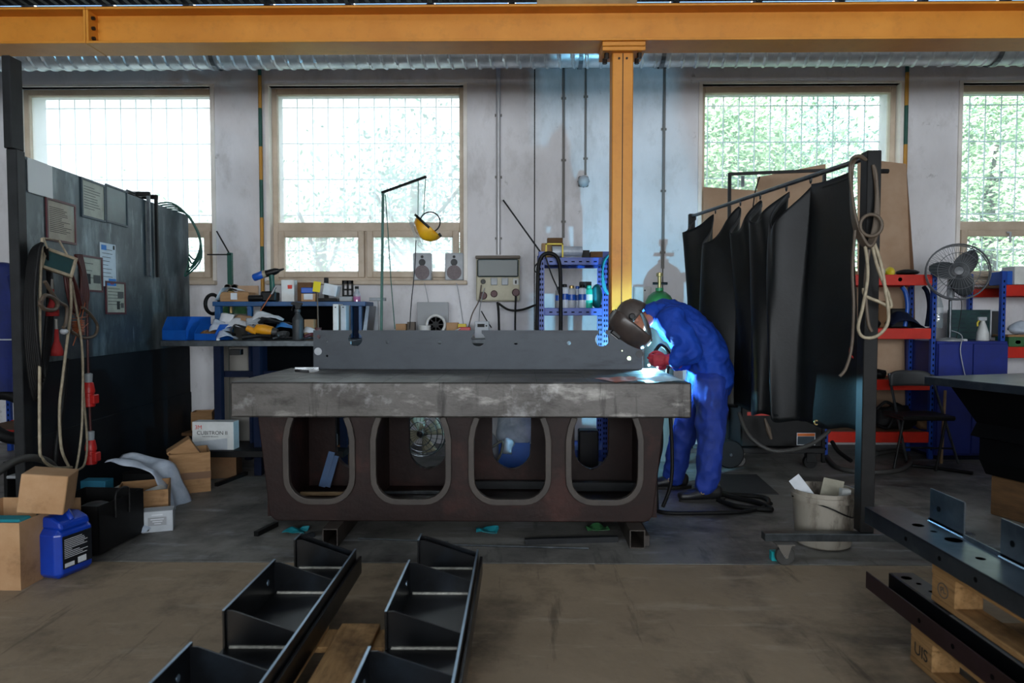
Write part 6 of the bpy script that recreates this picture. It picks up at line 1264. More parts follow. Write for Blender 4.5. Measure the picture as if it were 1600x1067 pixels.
# blue cabinet
cY = 6.25; ca, cb_ = xx(1466, cY), xx(1579, cY); cz = zz(533, cY)
t = thing('blue_cabinet', 'dark blue steel cabinet carrying the grey fan', 'cabinet', ((ca+cb_)/2, cY+.3, 0))
MB().box((ca+.006, cY+.02, .04), (cb_-.006, cY+.6, cz), .004).build('body', 'cabinet_blue', t)
for a, b in ((ca+.012, (ca+cb_)/2-.003), ((ca+cb_)/2+.003, cb_-.012)): d = MB().box((a, cY, .06), (b, cY+.019, cz-.02), .004).build('door', 'cabinet_blue', t); MB().box(((ca+cb_)/2+(.02 if a > (ca+cb_)/2-.1 else -.03), cY-.02, cz*.55), ((ca+cb_)/2+(.03 if a > (ca+cb_)/2-.1 else -.02), cY, cz*.65), .003).build('handle', 'rail_steel', d)
MB().box((ca+.04, cY+.04, 0), (cb_-.04, cY+.56, .04)).build('plinth', 'navy', t)
# fan
fc = at(1496, 425, 6.2); t = thing('desk_fan', 'grey dusty fan with a round wire guard standing on the blue cabinet', 'fan', (fc.x-.06, 6.35, cz)); Mf = T(*fc) @ R(90, 'X') @ R(-22, 'Y') @ R(-8, 'X'); R1 = .245; m = MB()
for rr, z_ in ((R1, .0), (R1*.985, .035), (R1*.985, -.035), (R1*.3, .07), (R1*.65, .06)): m.torus(rr, .005 if rr > .2 else .003, 36, 6, Mf @ T(0, 0, z_))
for k in range(40):
    a = 2*PI*k/40; ca_, sa_ = math.cos(a), math.sin(a)
    m.tube([Mf @ Vector((ca_*.04, sa_*.04, .075)), Mf @ Vector((ca_*R1*.65, sa_*R1*.65, .062)), Mf @ Vector((ca_*R1, sa_*R1, .02))], .0016, 4, False); m.tube([Mf @ Vector((ca_*.04, sa_*.04, -.07)), Mf @ Vector((ca_*R1, sa_*R1, -.02))], .0016, 4, False)
m.build('guard', 'fan_grey', t)
for k in range(3):
    def bl(u, v): r_ = .03+u*.19; w_ = .06+.15*math.sin(PI*min(1, .25+.75*u))**.7; an = (v-.5)*w_/max(r_, .06)*.9; return (r_*math.cos(an), r_*math.sin(an), .035*(v-.5)*2)
    MB().grid(bl, 9, 8, Mf @ R(120*k+50, 'Z')).build('blade', 'blade_dark', t, smooth=60, solid=.002)
MB().lathe([(.045, -.03), (.045, .05), (.035, .072), (0, .078)], 18, Mf).build('hub', 'fan_grey', t, smooth=40); MB().lathe([(0, -.16), (.05, -.15), (.06, -.07), (.04, -.03)], 18, Mf).build('motor', 'grey_light', t, smooth=40)
sx_ = xx(1482, 6.35); MB().cyl((sx_, 6.33, cz+.02), (sx_, 6.33, fc.z-.14), .014, n=12).build('pole', 'rail_steel', t); MB().tube([(sx_, 6.33, fc.z-.22), (sx_+.01, 6.33, fc.z-.05), tuple(Mf @ Vector((0, 0, -.1)))], [.03, .035, .03], 12).build('neck', 'grey_light', t, smooth=50)
MB().lathe([(.11, 0), (.11, .012), (.03, .03)], 24, T(sx_, 6.33, cz+.001)).build('foot', 'grey_plastic', t, smooth=40); MB().cable([(sx_, 6.34, cz+.1), (sx_+.06, 6.25, cz+.05), (sx_+.04, 6.23, cz-.1), (sx_+.12, 6.225, cz-.45)], .004, 6).build('power_cord', 'grey_light', t)
MB().cable([at(1490, 462, 6.3), at(1502, 470, 6.3), at(1500, 500, 6.3), at(1494, 530, 6.3)], .003, 6).build('loose_wire', 'tube_dark', t)
# poster board, spray bottle, papers on cabinet
a, b = xx(1481, 6.7), xx(1562, 6.7); t = thing('printed_board', 'dark printed board leaning on the wall above the blue cabinet', 'board', ((a+b)/2, 6.7, cz)); MB().box((a, 6.70, cz+.001), (b-.09, 6.71, zz(484, 6.7)), .002).build('board', 'screen_teal', t); MB().box((b-.085, 6.70, cz+.001), (b, 6.712, zz(484, 6.7)), .002).build('white_strip', 'paper_white', t); MB().box((b-.075, 6.698, cz+.02), (b-.008, 6.70, zz(486, 6.7))).build('strip_panel', 'dark_grey', t)
m = MB(); rnd = random.Random(3)
for r_ in range(6):
    for c_ in range(4): m.box((a+.02+c_*.095, 6.6985, zz(489+r_*7, 6.7)-.018), (a+.02+c_*.095+rnd.uniform(.04, .085), 6.6995, zz(489+r_*7, 6.7)-.004))
pr_ = m.build('print_blocks', 'frame_bluegrey', t); pr_['kind'] = 'stuff'
text('lettering', 'KATALOG', .03, T((a+b)/2-.05, 6.698, zz(486.5, 6.7)) @ FACE, 'grey_plastic', t) if False else None
q = xx(1536, 6.42); t = thing('spray_bottle', 'white spray bottle with a yellow trigger on the blue cabinet', 'spray bottle', (q, 6.42, cz)); MB().lathe([(.048, 0), (.052, .006), (.048, .07), (.03, .13), (.016, .17), (.016, .18)], 18, T(q, 6.42, cz+.001)).build('bottle_body', 'white_plastic', t, smooth=50); MB().box((q-.045, 6.405, cz+.18), (q+.03, 6.435, cz+.215), .006).build('spray_head', 'grey_light', t); MB().tube([(q-.03, 6.42, cz+.19), (q-.05, 6.42, cz+.16), (q-.048, 6.42, cz+.13)], .008, 6).build('trigger', 'yellow_paint', t)
tag(MB().box((xx(1485, 6.3), 6.29, cz+.001), (xx(1512, 6.3), 6.38, cz+.02), .004).build('paper_stack', 'paper_white'), 'small paper pile at the cabinet front edge', 'papers')
# right rack, cut by the frame
t = rack_shelves('storage_rack', 'red and blue rack cut by the picture edge beyond the fan', 1564, 1700, 6.4, .5, [445, 542], top=zz(424, 6.4), bh=.10)
tag(MB().box((xx(1572, 6.45), 6.45, zz(445, 6.4)+.001), (xx(1592, 6.45), 6.7, zz(424, 6.45)), .004).build('blue_carton', 'spray_blue'), 'blue carton on the rack at the picture edge', 'box'); tag(MB().box((xx(1586, 6.4), 6.42, zz(445, 6.4)+.001), (xx(1640, 6.4), 6.6, zz(417, 6.45)), .004).build('white_carton', 'white_plastic'), 'white carton on the rack at the picture edge', 'box')
q0 = zz(542, 6.4); tb = thing('green_tub', 'dark green tub with a round white mark on the edge rack', 'tub', (xx(1595, 6.45), 6.5, q0)); MB().box((xx(1578, 6.42), 6.42, q0+.001), (xx(1625, 6.42), 6.62, zz(524, 6.42)), .008).build('tub_body', 'tub_green', tb); MB().box((xx(1576, 6.41), 6.41, zz(526, 6.42)), (xx(1627, 6.42), 6.63, zz(523, 6.42)), .004).build('rim', 'card_brown', tb); MB().lathe([(0, 0), (.025, 0)], 16, T(xx(1592, 6.418), 6.4185, zz(534, 6.42)) @ R(90, 'X') @ Matrix.Scale(.7, 4, (0, 1, 0))).build('emblem', 'paper_white', tb)
tag(crumple(MB().ball((xx(1596, 6.5), 6.52, zz(524, 6.42)+.06), (.09, .08, .06), 14, 8), .03, 14).build('rag', 'film_crumpled', smooth=50), 'red and white bag on top of the green tub', 'bag')
# folding chair
cc = gnd(1447, 724); CB = 6.04; t = thing('folding_chair', 'black folding chair with a padded back before the red rack', 'chair', (cc.x, 5.95, 0))
bl_, br_ = at(1391, 592, CB), at(1455, 592, CB)
m = MB().grid(lambda u, v: (bl_.x+(br_.x-bl_.x)*u, CB+.03*math.sin(PI*u), zz(602, CB)+(zz(578, CB)-zz(602, CB))*v*(1-.25*abs(2*u-1)**4)), 16, 6); m.build('backrest', 'dark_grey', t, smooth=60, solid=.025)
fl_, fr_ = gnd(1417, 724), gnd(1497, 726)
for p0, p1 in ((at(1390, 590, CB), fl_), (at(1457, 592, CB), fr_)):
    MB().cable([p0+Vector((0.01, 0, .02)), p0, p0.lerp(p1+Vector((0,0,.01)), .5), p1+Vector((0, 0, .011))], .011, 8).build('front_leg', 'rail_steel', t, smooth=60)
MB().box((at(1407, 648, 5.85).x, 5.80, zz(655, 5.85)), (at(1489, 648, 5.85).x, 6.14, zz(648, 5.85)), .01).build('seat', 'tube_dark', t)
for px in (1404, 1470):
    a = at(px+8, 655, 5.86); b = gnd(px-8, 738); MB().tube([a, b+Vector((0, 0, .011))], .011, 8).build('rear_leg', 'tube_dark', t)
MB().tube([fl_.lerp(at(1390, 590, CB), .19), fr_.lerp(at(1457, 592, CB), .19)], .008, 8).build('stretcher', 'tube_dark', t)
tag(MB().tube([Vector((xx(1478, 6.1), 6.12, 0)), at(1477, 610, 6.2)], .012, 4).build('wooden_stick', 'wood_pale'), 'thin wooden stick leaning on the blue cabinet behind the chair', 'stick')
# ================================================================== dark table at the right edge
ang = math.atan2(-.19, .6); Pa = at(1444, 588, 4.55); tzr = Pa.z
t = thing('surface_plate_table', 'dark steel table on a wooden block cut by the picture edge', 'table', (Pa.x, Pa.y, 0), ang*-1.0)
# local: origin at the far left corner, -y towards the camera, +x to the right
rz_ = .31; t.rotation_euler = (0, 0, rz_)
MB().box((0, -1.5, tzr-.05), (1.6, 0, tzr), .004).build('table_top', 'blue_steel', t, local=True)
MB().prism([(.10, tzr-.05), (1.5, tzr-.05), (1.5, .26), (.42, .26), (.36, .36), (.36, .50), (.28, .52), (.33, .60)], 1.2, T(0, -1.3, 0)).build('cast_foot', 'slot_dark', t, local=True)
MB().box((.44, -1.2, 0), (1.4, -.12, .255), .006).build('timber_block', 'wood_block', t, local=True)
# ================================================================== welding machine behind the curtain
wy = 5.95; t = thing('welding_machine', 'black wheeled welding machine under the hem of the curtain', 'welding machine', (xx(1215, wy), wy+.25, 0)); a, b = xx(1160, wy), xx(1288, wy)
MB().box((a, wy, .17), (b, wy+.55, .52), .012).build('case', 'tube_dark', t); MB().box((a-.02, wy-.02, .12), (b+.02, wy+.57, .17), .006).build('chassis', 'black_plastic', t); MB().box((a+.05, wy-.004, .44), (b-.1, wy, .47)).build('red_stripe', 'shelf_red', t)
wl = xx(1248, wy-.006); wr = xx(1277, wy-.006); zt0, zt1 = zz(694, wy), zz(675, wy); lb = MB().box((wl, wy-.006, zt0), (wr, wy-.004, zt1)).build('warning_label', 'paper_white', t); MB().box((wl+.006, wy-.0065, zt0+.006), (wr-.006, wy-.006, zt1-.03)).build('label_text', 'frame_bluegrey', lb); MB().box((wl+.004, wy-.0068, zt1-.028), (wr-.004, wy-.006, zt1-.004)).build('label_head', 'orange_label', lb)
MB().lathe([(.03, -.03), (.11, -.03), (.12, -.02), (.12, .02), (.11, .03), (.03, .03)], 26, T(xx(1143, 5.9), 5.92, .12) @ R(90, 'X')).build('wheel', 'rubber_black', t, smooth=40); MB().cyl((xx(1143, 5.9), 5.86, .12), (xx(1160, 5.9), 6.5, .12), .012, n=8).build('axle', 'rail_steel', t)
MB().lathe([(.02, -.02), (.055, -.02), (.055, .02), (.02, .02)], 20, T(xx(1269, 5.93), 5.93, .055) @ R(90, 'X')).build('wheel', 'rubber_black', t, smooth=40); MB().box((xx(1262, 5.93), 5.90, .05), (xx(1276, 5.93), 5.96, .13), .003).build('fork', 'tube_dark', t)
MB().cable([at(1154, 645, 5.8), at(1170, 680, 5.7), at(1200, 702, 5.65), at(1230, 704, 5.65), at(1265, 695, 5.7), at(1290, 678, 5.75), at(1295, 673, 5.8)], .017, 8).build('ground_cable', 'rubber_grey', t, smooth=60)
MB().tube([at(1195, 654, 5.75), at(1200, 670, 5.75), at(1205, 686, 5.75)], [.008, .022, .012], 10).build('torch_handle', 'cable_brown', t, smooth=50)
# floor cables at the rack, mats
def fc_(label, pts, r, mat, name='floor_cable', cat='cable'):
    return tag(MB().cable([gnd(*p)+Vector((0, 0, r+.001)) for p in pts], r, 8).build(name, mat, smooth=60), label, cat)
fc_('thick grey cable bow on the floor before the folding chair', [(1290, 715), (1310, 735), (1360, 742), (1405, 738), (1422, 724), (1405, 708), (1370, 712)], .02, 'rubber_grey')
fc_('dark cable running across the floor behind the folding chair', [(1425, 730), (1470, 735), (1520, 742)], .014, 'rubber_black')
rc('black hose dropping from the red rack to the floor', [(1300, 690, 6.1), (1310, 705, 6.0), (1330, 720, 5.85)], .018, 'rubber_black', cat='hose', name='floor_hose')
for k, (pts, mt, lab) in enumerate([([(1120, 742), (1182, 742), (1217, 773), (1130, 770)], 'mat_dark', 'thin dark steel sheet on the floor behind the welder'), ([(1020, 770), (1190, 785), (1235, 830), (1010, 835)], 'concrete_back', 'bare floor patch')]):
    if k: continue
    q = [gnd(*p) for p in pts]; m = MB(); m.add([(p.x, p.y, .001) for p in q]+[(p.x, p.y, .006) for p in q], [(3,2,1,0),(4,5,6,7),(0,1,5,4),(1,2,6,5),(2,3,7,6),(3,0,4,7)]); tag(m.build('floor_sheet', mt), lab, 'sheet')
fc_('black cable trailing on the floor from the welder to the table', [(1022, 800), (1045, 805), (1100, 805), (1160, 803), (1195, 795), (1200, 783), (1180, 778), (1130, 775)], .014, 'rubber_black')
fc_('black cable bundle heaped by the shoes of the welder', [(1120, 775), (1150, 782), (1185, 790), (1205, 800), (1190, 800), (1150, 795), (1122, 785)], .018, 'rubber_black')
fc_('thin black lead between the shoes and the cable bundle', [(1118, 770), (1150, 776), (1190, 780), (1205, 790)], .012, 'rubber_black')
tag(MB().cable([Vector((at(1030, 655, 4.6).x, 4.6, .70)), at(1033, 690, 4.62), at(1028, 720, 4.65), at(1024, 745, 4.7), gnd(1026, 800)+Vector((0, 0, .015))], .016, 8).build('torch_hose', 'rubber_black', smooth=60), 'black torch hose hanging at the table end by the welder', 'hose')
# bucket
bp = gnd(1293, 862); by_ = bp.y+.14; bx_ = xx(1292, by_); t = thing('plastic_bucket', 'dirty white plastic bucket with cardboard scraps in it', 'bucket', (bx_, by_, 0)); hb = .315
MB().lathe([(.02, .004), (.138, .004), (.146, .012), (.165, hb*.82), (.175, hb*.83), (.175, hb*.92), (.168, hb*.93), (.17, hb), (.164, hb), (.160, hb*.8), (.135, .012), (.02, .012)], 30, T(bx_, by_, 0)).build('bucket_shell', 'bucket_white', t, smooth=40)
MB().cable([(bx_-.178, by_, hb*.86), (bx_-.05, by_-.172, hb*.80), (bx_+.10, by_-.158, hb*.62), (bx_+.178, by_, hb*.86)], .004, 6).build('wire_handle', 'tube_dark', t, smooth=60)
MB().box((-.034, -.001, 0), (.034, .001, .16), 0, T(bx_-.08, by_-.02, hb-.06) @ R(-38, 'Y')).build('content_card', 'paper_white', t); MB().box((-.06, -.001, 0), (.06, .001, .16), 0, T(bx_+.05, by_+.06, hb-.12) @ R(12, 'Y')).build('content_card', 'paper_old', t); MB().box((-.025, -.02, 0), (.025, .02, .10), .002, T(bx_+.09, by_-.05, hb-.09) @ R(4, 'Y')).build('content_box', 'white_plastic', t)
MB().lathe([(0, hb*.7), (.158, hb*.7)], 20, T(bx_, by_, 0)).build('content_fill', 'card_dark', t)
# ================================================================== the welder
def loft(mb, pts, n=16, side=(0, 1, 0)):
    """pts: (point, r in plane, r along the side axis); rounded ends"""
    P = [(Vector(p), a, b) for p, a, b in pts]; v = []; f = []; S = Vector(side); rings = []
    def ring(c, t, a, b):
        s = (S-t*S.dot(t)).normalized(); nn = t.cross(s); rings.append([c+nn*math.cos(2*PI*k/n)*a+s*math.sin(2*PI*k/n)*b for k in range(n)])
    sm = []
    for i in range(len(P)-1):
        for k in range(5):
            t = k/5; q0, q1, q2, q3 = P[max(i-1, 0)], P[i], P[i+1], P[min(i+2, len(P)-1)]
            cr = lambda a, b, c, d: .5*((2*b)+(c-a)*t+(2*a-5*b+4*c-d)*t*t+(3*b-a-3*c+d)*t**3)
            sm.append((cr(q0[0], q1[0], q2[0], q3[0]), cr(q0[1], q1[1], q2[1], q3[1]), cr(q0[2], q1[2], q2[2], q3[2])))
    sm.append(P[-1])
    for i, (c, a, b) in enumerate(sm):
        t = (sm[min(i+1, len(sm)-1)][0]-sm[max(i-1, 0)][0]).normalized()
        if i == 0:
            for e in (.98, .7): ring(c-t*min(a, b)*e*.6, t, a*math.sqrt(1-e*e), b*math.sqrt(1-e*e))
        ring(c, t, a, b)
        if i == len(sm)-1:
            for e in (.7, .98): ring(c+t*min(a, b)*e*.6, t, a*math.sqrt(1-e*e), b*math.sqrt(1-e*e))
    for r in rings: v += r
    m = len(rings)
    for i in range(m-1):
        for k in range(n): f.append((i*n+k, i*n+(k+1)%n, (i+1)*n+(k+1)%n, (i+1)*n+k))
    f += [tuple(range(n-1, -1, -1)), tuple(range((m-1)*n, m*n))]
    mb.add(v, f); return mb
def fuse(mb, voxel, smooth_it=4, wrinkle=0.0, wscale=9.0, seed=0, st=(1, 1, 1), cut=None):
    me = bpy.data.meshes.new('tmp'); me.from_pydata([tuple(p) for p in mb.v], [], mb.f); o = bpy.data.objects.new('tmp', me); COL.objects.link(o)
    r = o.modifiers.new('r', 'REMESH'); r.mode = 'VOXEL'; r.voxel_size = voxel
    if smooth_it: s = o.modifiers.new('s', 'SMOOTH'); s.iterations = smooth_it; s.factor = .5
    dg = bpy.context.evaluated_depsgraph_get(); m2 = bpy.data.meshes.new_from_object(o.evaluated_get(dg)); bpy.data.objects.remove(o)
    out = MB(); V = []
    for vt in m2.vertices:
        p = vt.co.copy()
        if wrinkle:
            q = Vector((p.x*st[0], p.y*st[1], p.z*st[2]))*wscale+Vector((seed, seed*2, 0))
            w = 1-abs(noise.noise(q))*2.2 + .5*(1-abs(noise.noise(q*2.1))*2); p += vt.normal*wrinkle*(w-.6)
        V.append(tuple(p))
    out.add(V, [tuple(p.vertices) for p in m2.polygons]); return out
J = dict(pel=at(1112, 585, 5.0), waist=at(1106, 556, 5.0), belly=at(1095, 537, 5.0), chest=at(1073, 513, 5.0), top=at(1042, 494, 4.99), neck=at(1022, 491, 4.93), head=at(988, 501, 4.845),
         hn=at(1110, 598, 4.89), kn=at(1111, 688, 4.86), an=at(1104, 757, 4.86), hf=at(1098, 598, 5.12), kf=at(1064, 690, 5.17), af=at(1053, 742, 5.22),
         sn=at(1050, 500, 4.80), en=at(1079, 549, 4.70), wn=at(1046, 563, 4.72), sf=at(1042, 502, 5.18), ef=at(1078, 556, 5.06), wf=at(1052, 567, 4.90))
# hands ------------------------------------------------------------
def hand(mb, w, fwd, spread, curl, g=1.0):
    """w wrist, fwd knuckle direction, spread index side, curl the way the fingers close; g = glove thickness factor"""
    fwd = Vector(fwd).normalized(); spread = Vector(spread); spread = (spread-fwd*spread.dot(fwd)).normalized(); curl = Vector(curl); curl = (curl-fwd*curl.dot(fwd)-spread*curl.dot(spread)).normalized()
    loft(mb, [(w, .026*g, .030*g), (w+fwd*.035, .022*g, .036*g), (w+fwd*.07, .019*g, .041*g), (w+fwd*.092, .016*g, .041*g)], 14, spread)
    for k, (ln, o) in enumerate(((.92, .030), (1.0, .010), (.95, -.011), (.78, -.030))):
        b = w+fwd*(.086-.006*abs(k-1))+spread*o; L = .036*ln
        p1 = b+(fwd*.85+curl*.45).normalized()*L*1.05; p2 = p1+(fwd*.05+curl*1.0).normalized()*L*.8; p3 = p2+(fwd*-.8+curl*.45).normalized()*L*.62
        r = .0095*g; loft(mb, [(b-fwd*.012, r*1.1, r*1.1), (b, r*1.08, r*1.08), (p1, r, r), (p2, r*.95, r*.95), (p3, r*.82, r*.82)], 10, spread)
    b = w+fwd*.03+spread*.030+curl*.008
    loft(mb, [(b, .013*g, .013*g), (b+fwd*.028+spread*.018+curl*.012, .012*g, .012*g), (b+fwd*.056+spread*.016+curl*.026, .0105*g, .0105*g), (b+fwd*.074+spread*.006+curl*.036, .009*g, .009*g)], 10, curl)
hands = [(J['wn']+Vector((-.012, 0, .004)), (-1, .10, -.04), (0.05, -.15, 1), (0, 1, 0)), (J['wf']+Vector((-.01, -.0, 0)), (-.98, -.05, -.05), (.2, .3, 1), (0, -1, -.2))]
hd = (Vector((-.62, -.08, -.78))).normalized()              # gaze
hu = Vector((-.78, 0, .62)); hu = (hu-hd*hu.dot(hd)).normalized(); hs = hd.cross(hu)
H = J['head']
# body (under the clothes) -----------------------------------------
b = MB()
loft(b, [(J['pel'], .10, .14), (J['waist'], .095, .13), (J['belly'], .10, .13), (J['chest'], .105, .14), (J['top'], .085, .13), (J['neck'], .055, .06), (H-hd*.02-hu*.06, .055, .055)])
for h, k, a in (('hn', 'kn', 'an'), ('hf', 'kf', 'af')): loft(b, [(J[h], .075, .075), (J[h].lerp(J[k], .5), .066, .066), (J[k], .052, .052), (J[k].lerp(J[a], .35), .054, .054), (J[a], .038, .038), (J[a]-Vector((0, 0, .05)), .038, .038)])
for s_, e, w_ in (('sn', 'en', 'wn'), ('sf', 'ef', 'wf')): loft(b, [(J['top'].lerp(J[s_], .6), .055, .055), (J[s_], .055, .055), (J[s_].lerp(J[e], .5), .046, .046), (J[e], .04, .04), (J[e].lerp(J[w_], .4), .04, .04), (J[w_], .026, .028)])
Mh = Matrix(((hs.x, hd.x, hu.x, H.x), (hs.y, hd.y, hu.y, H.y), (hs.z, hd.z, hu.z, H.z), (0, 0, 0, 1)))
b.ball((0, -.005, .02), (.076, .095, .10), 20, 14, Mh); b.ball((0, .03, -.055), (.056, .055, .055), 16, 10, Mh)                  # skull and jaw
b.ball((0, .092, -.005), (.014, .022, .026), 10, 8, Mh); b.ball((0, .078, -.052), (.025, .014, .010), 10, 6, Mh)                 # nose, mouth
for sx in (-1, 1): b.ball((sx*.077, -.01, 0), (.010, .02, .032), 10, 8, Mh); b.ball((sx*.032, .082, .025), (.016, .012, .010), 10, 6, Mh)   # ears, eyes
for hh in hands: hand(b, *hh, g=.84)
BODY = fuse(b, .006, 2).build('person', 'skin', smooth=180)
tag(BODY, 'welder in blue overalls bending over the table end with mask and red gloves', 'person')
m = MB().ball((0, -.03, .045), (.080, .085, .085), 18, 12, Mh); m.build('hair', 'hair', BODY, smooth=180)
# trousers
m = MB(); loft(m, [(J['waist'], .120, .160), (J['pel'], .135, .18), (J['pel']-Vector((0, 0, .07)), .13, .18)])
loft(m, [(J['hn']+Vector((.004, 0, .03)), .118, .105), (J['hn'].lerp(J['kn'], .45), .113, .10), (J['kn'], .090, .088), (J['kn'].lerp(J['an'], .5), .083, .082), (J['an']+Vector((0, 0, .01)), .080, .078), (J['an']-Vector((0, 0, .022)), .078, .076)])
loft(m, [(J['hf']+Vector((0, 0, .03)), .115, .105), (J['hf'].lerp(J['kf'], .45), .105, .10), (J['kf'], .088, .086), (J['kf'].lerp(J['af'], .5), .082, .08), (J['af'], .078, .076), (J['af']-Vector((0, 0, .03)), .076, .075)])
tr = fuse(m, .010, 2, .014, 7.5, 4, (1, 1, .75)).build('trousers', 'overall_dark', BODY, smooth=180)
for k, (px, py) in enumerate(((1104, 608), (1112, 622), (1126, 630), (1109, 628))):
    q = at(px, py, 4.765); mm = MB().grid(lambda u, v: (q.x+(u-.5)*.045, q.y-.012, q.z+(v-.5)*.035), 4, 4); crumple(mm, .012, 40, k)
mm = MB(); q = at(1108, 717, 4.77)
# jacket
m = MB(); loft(m, [(J['pel']-Vector((-.004, 0, .075)), .148, .195), (J['pel'], .150, .195), (J['waist'], .138, .178), (J['belly'], .140, .175), (J['chest'], .142, .185), (J['top'], .118, .17), (J['neck']+Vector((.02, 0, 0)), .075, .085)])
loft(m, [(J['top'].lerp(J['sn'], .55), .088, .088), (J['sn'], .092, .088), (J['sn'].lerp(J['en'], .5), .085, .082), (J['en'], .080, .078), (J['en'].lerp(J['wn'], .45), .072, .07), (J['wn']+Vector((.022, 0, .003)), .052, .052)])
loft(m, [(J['top'].lerp(J['sf'], .55), .088, .088), (J['sf'], .092, .088), (J['sf'].lerp(J['ef'], .5), .082, .082), (J['ef'], .076, .076), (J['ef'].lerp(J['wf'], .5), .066, .066), (J['wf']+Vector((.02, 0, .003)), .05, .05)])
jk_ = fuse(m, .010, 2, .018, 6.5, 1, (1.0, .8, 1.2)).build('jacket', 'overall_blue', BODY, smooth=180)
cl = MB(); c = J['neck']; d_ = (J['head']-J['neck']).normalized(); Mc = frame3(c+d_*.01, Vector((0, 1, 0)), d_); cl.lathe([(.088, -.03), (.080, .02), (.086, .055), (.080, .056), (.072, .02)], 24, Mc, close=False); cl.build('collar', 'overall_blue', BODY, smooth=60, solid=.004)
# gloves with cuffs
for i, hh in enumerate(hands):
    g = MB(); hand(g, *hh, g=1.12); w, fw = hh[0], Vector(hh[1]).normalized()
    loft(g, [(w+fw*.015, .036, .038), (w-fw*.02, .042, .044), (w-fw*.045, .047, .049)], 16)
    fuse(g, .0042, 1).build('glove', 'glove_red', BODY, smooth=180)
# shoes
def shoe(ank, toe_dir, L=.30):
    d = Vector(toe_dir).normalized(); s = Vector((-d.y, d.x, 0)); hl = Vector((ank.x, ank.y, 0))-d*.085; m = MB()
    loft(m, [(hl+Vector((0, 0, .06)), .052, .040), (hl+d*.07+Vector((0, 0, .066)), .056, .044), (hl+d*.15+Vector((0, 0, .052)), .044, .047), (hl+d*.22+Vector((0, 0, .043)), .036, .050), (hl+d*.27+Vector((0, 0, .040)), .032, .040)], 16, s)
    loft(m, [(hl+d*.075+Vector((0, 0, .06)), .055, .045), (Vector((ank.x, ank.y, ank.z))+Vector((0, 0, -.02)), .054, .050)], 16, s)
    m.v = [(a, b_, max(c_, .016)) for a, b_, c_ in m.v]
    sh = fuse(m, .006, 2).build('shoe', 'shoe_black', BODY, smooth=180)
    so = MB(); out = []
    for k in range(24):
        q = 2*PI*k/24; u = .115+.165*math.cos(q); wd = (.046 if math.cos(q) < 0 else .052)*math.sin(q); out.append(hl+d*(u+.0)+s*wd)
    so.add([(p.x, p.y, .001) for p in out]+[(p.x, p.y, .022) for p in out], [tuple(range(23, -1, -1)), tuple(range(24, 48))]+[(k, (k+1)%24, (k+1)%24+24, k+24) for k in range(24)]); so.build('sole', 'sole', sh)
    bk = hl+d*.14-s*.05*(-1 if s.y > 0 else 1); bk = hl+d*.13+s*(.052 if s.y < 0 else -.052)+Vector((0, 0, .075)); MB().torus(.012, .003, 14, 6, T(*bk) @ R(90, 'X')).build('buckle', 'brass', sh)
shoe(J['an'], (-1, -.10, 0)); shoe(J['af'], (-1, -.05, 0))
# welding mask
def shell(u, v):
    a = math.radians(-86+172*u); z = -.165+.31*v
    prof = [(-.20, .088), (-.15, .118), (-.08, .136), (0, .142), (.07, .132), (.11, .108), (.14, .06), (.16, .02)]
    r = prof[-1][1]
    for (z0, r0), (z1, r1) in zip(prof, prof[1:]):
        if z0 <= z <= z1: r = r0+(r1-r0)*(z-z0)/(z1-z0); break
    return (math.sin(a)*r*.84, math.cos(a)*r*1.05+.012-.10*max(0, -z-.05)*0, z)
hm = MB().grid(shell, 28, 16, Mh); hm = hm.build('welding_mask', 'helmet_shell', BODY, smooth=60, solid=.005)
MB().box((-.055, .135, -.005), (.055, .168, .075), .008, Mh).build('lens_housing', 'black_plastic', hm); MB().box((-.045, .1685, .005), (.045, .170, .065), 0, Mh).build('lens', 'lens_glass', hm)
MB().tube([Mh @ Vector(shell(k/28, 0)) for k in range(29)], .005, 6).build('mask_rim', 'grey_light', hm, smooth=60)
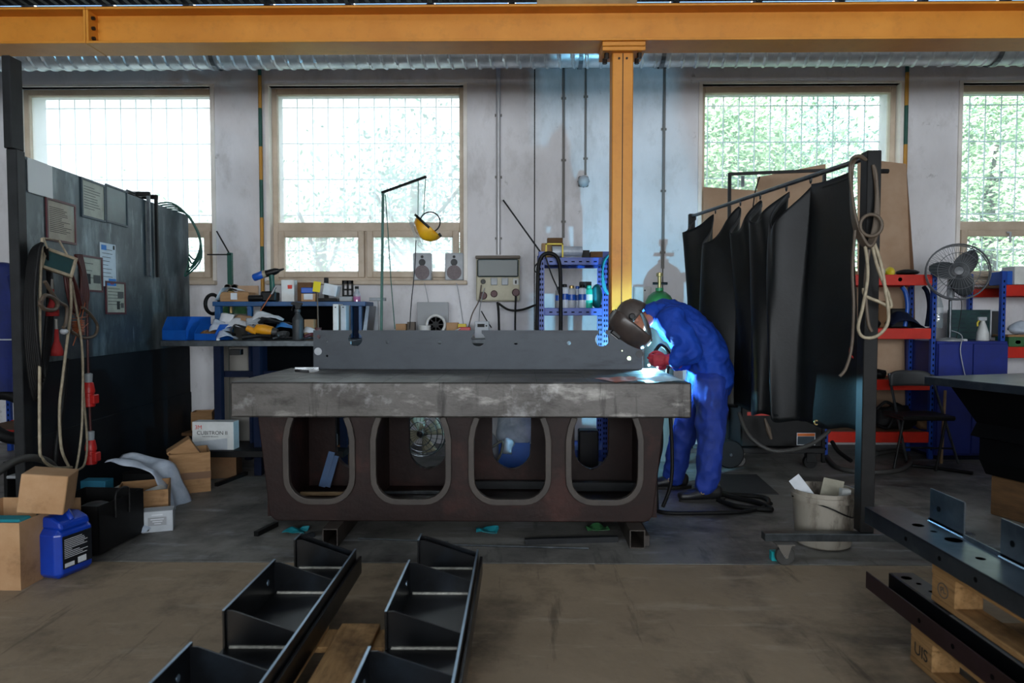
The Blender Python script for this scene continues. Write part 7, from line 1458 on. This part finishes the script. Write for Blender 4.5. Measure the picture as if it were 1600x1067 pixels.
MB().grid(lambda u, v: ((.097+.004)*math.sin(2*PI*u)*math.cos(v*1.35), -.028+.118*math.cos(2*PI*u)*math.cos(v*1.35), .0+.135*math.sin(v*1.35)), 26, 10, Mh).build('hood', 'helmet_brown', BODY, smooth=180, solid=.004)
for sx in (-1, 1): kb = MB().lathe([(.022, 0), (.022, .010), (.017, .016), (0, .017)], 16, Mh @ T(sx*.118, .0, .035) @ R(90*sx, 'Y')).build('pivot_knob', 'black_plastic', hm, smooth=40)
MB().torus(.024, .006, 16, 6, Mh @ T(0.02, -.12, .08) @ R(60, 'X')).build('rear_knob', 'black_plastic', hm, smooth=60)
def flap(u, v):
    y = 4.735+.20*u; bow = math.sin(PI*u); p = at(1002+18*v+5*math.sin(PI*v), 484+50*v, y); return p+Vector((-.03*bow-.005, 0, -.03*bow*v))
fp_ = MB().grid(flap, 16, 10); fp_.build('neck_flap', 'helmet_brown', BODY, smooth=180, solid=.004)
# torch in the near hand and the arc
tg = hands[0][0]+Vector((-.10, .030, -.004)); t = thing('welding_torch', 'welding torch gripped in the red glove at the channel end', 'torch', tg)
MB().cable([tg+Vector((.03, .012, .07)), tg+Vector((.008, .004, .02)), tg+Vector((-.002, .0, -.02))], .014, 10).build('grip', 'black_plastic', t, smooth=60)
tip = ARC+Vector((.014, -.018, .014)); MB().cable([tg+Vector((-.002, 0, -.02)), tg.lerp(tip, .5)+Vector((0, 0, -.004)), tip], .007, 8).build('neck', 'brass', t, smooth=60); MB().tube([tip+(tg-tip).normalized()*.03, tip], [.011, .008], 12).build('nozzle', 'brass', t, smooth=40)
MB().cable([tg+Vector((.03, .012, .07)), tg+Vector((.07, .03, .10)), tg+Vector((.13, .06, .03)), Vector((tx1+.05, 4.80, .86)), Vector((tx1+.06, 4.70, .5)), Vector((tx1+.05, 4.64, .2)), gnd(1026, 800)+Vector((0.05, .05, .02))], .012, 8).build('torch_cable', 'rubber_black', t, smooth=60)
tag(MB().ball(ARC, .0075, 12, 8).build('welding_arc', 'arc_glow', smooth=180), 'bright white welding arc at the end of the channel', 'arc')
# packing under the channel end, held down on the slab: small tack clamps
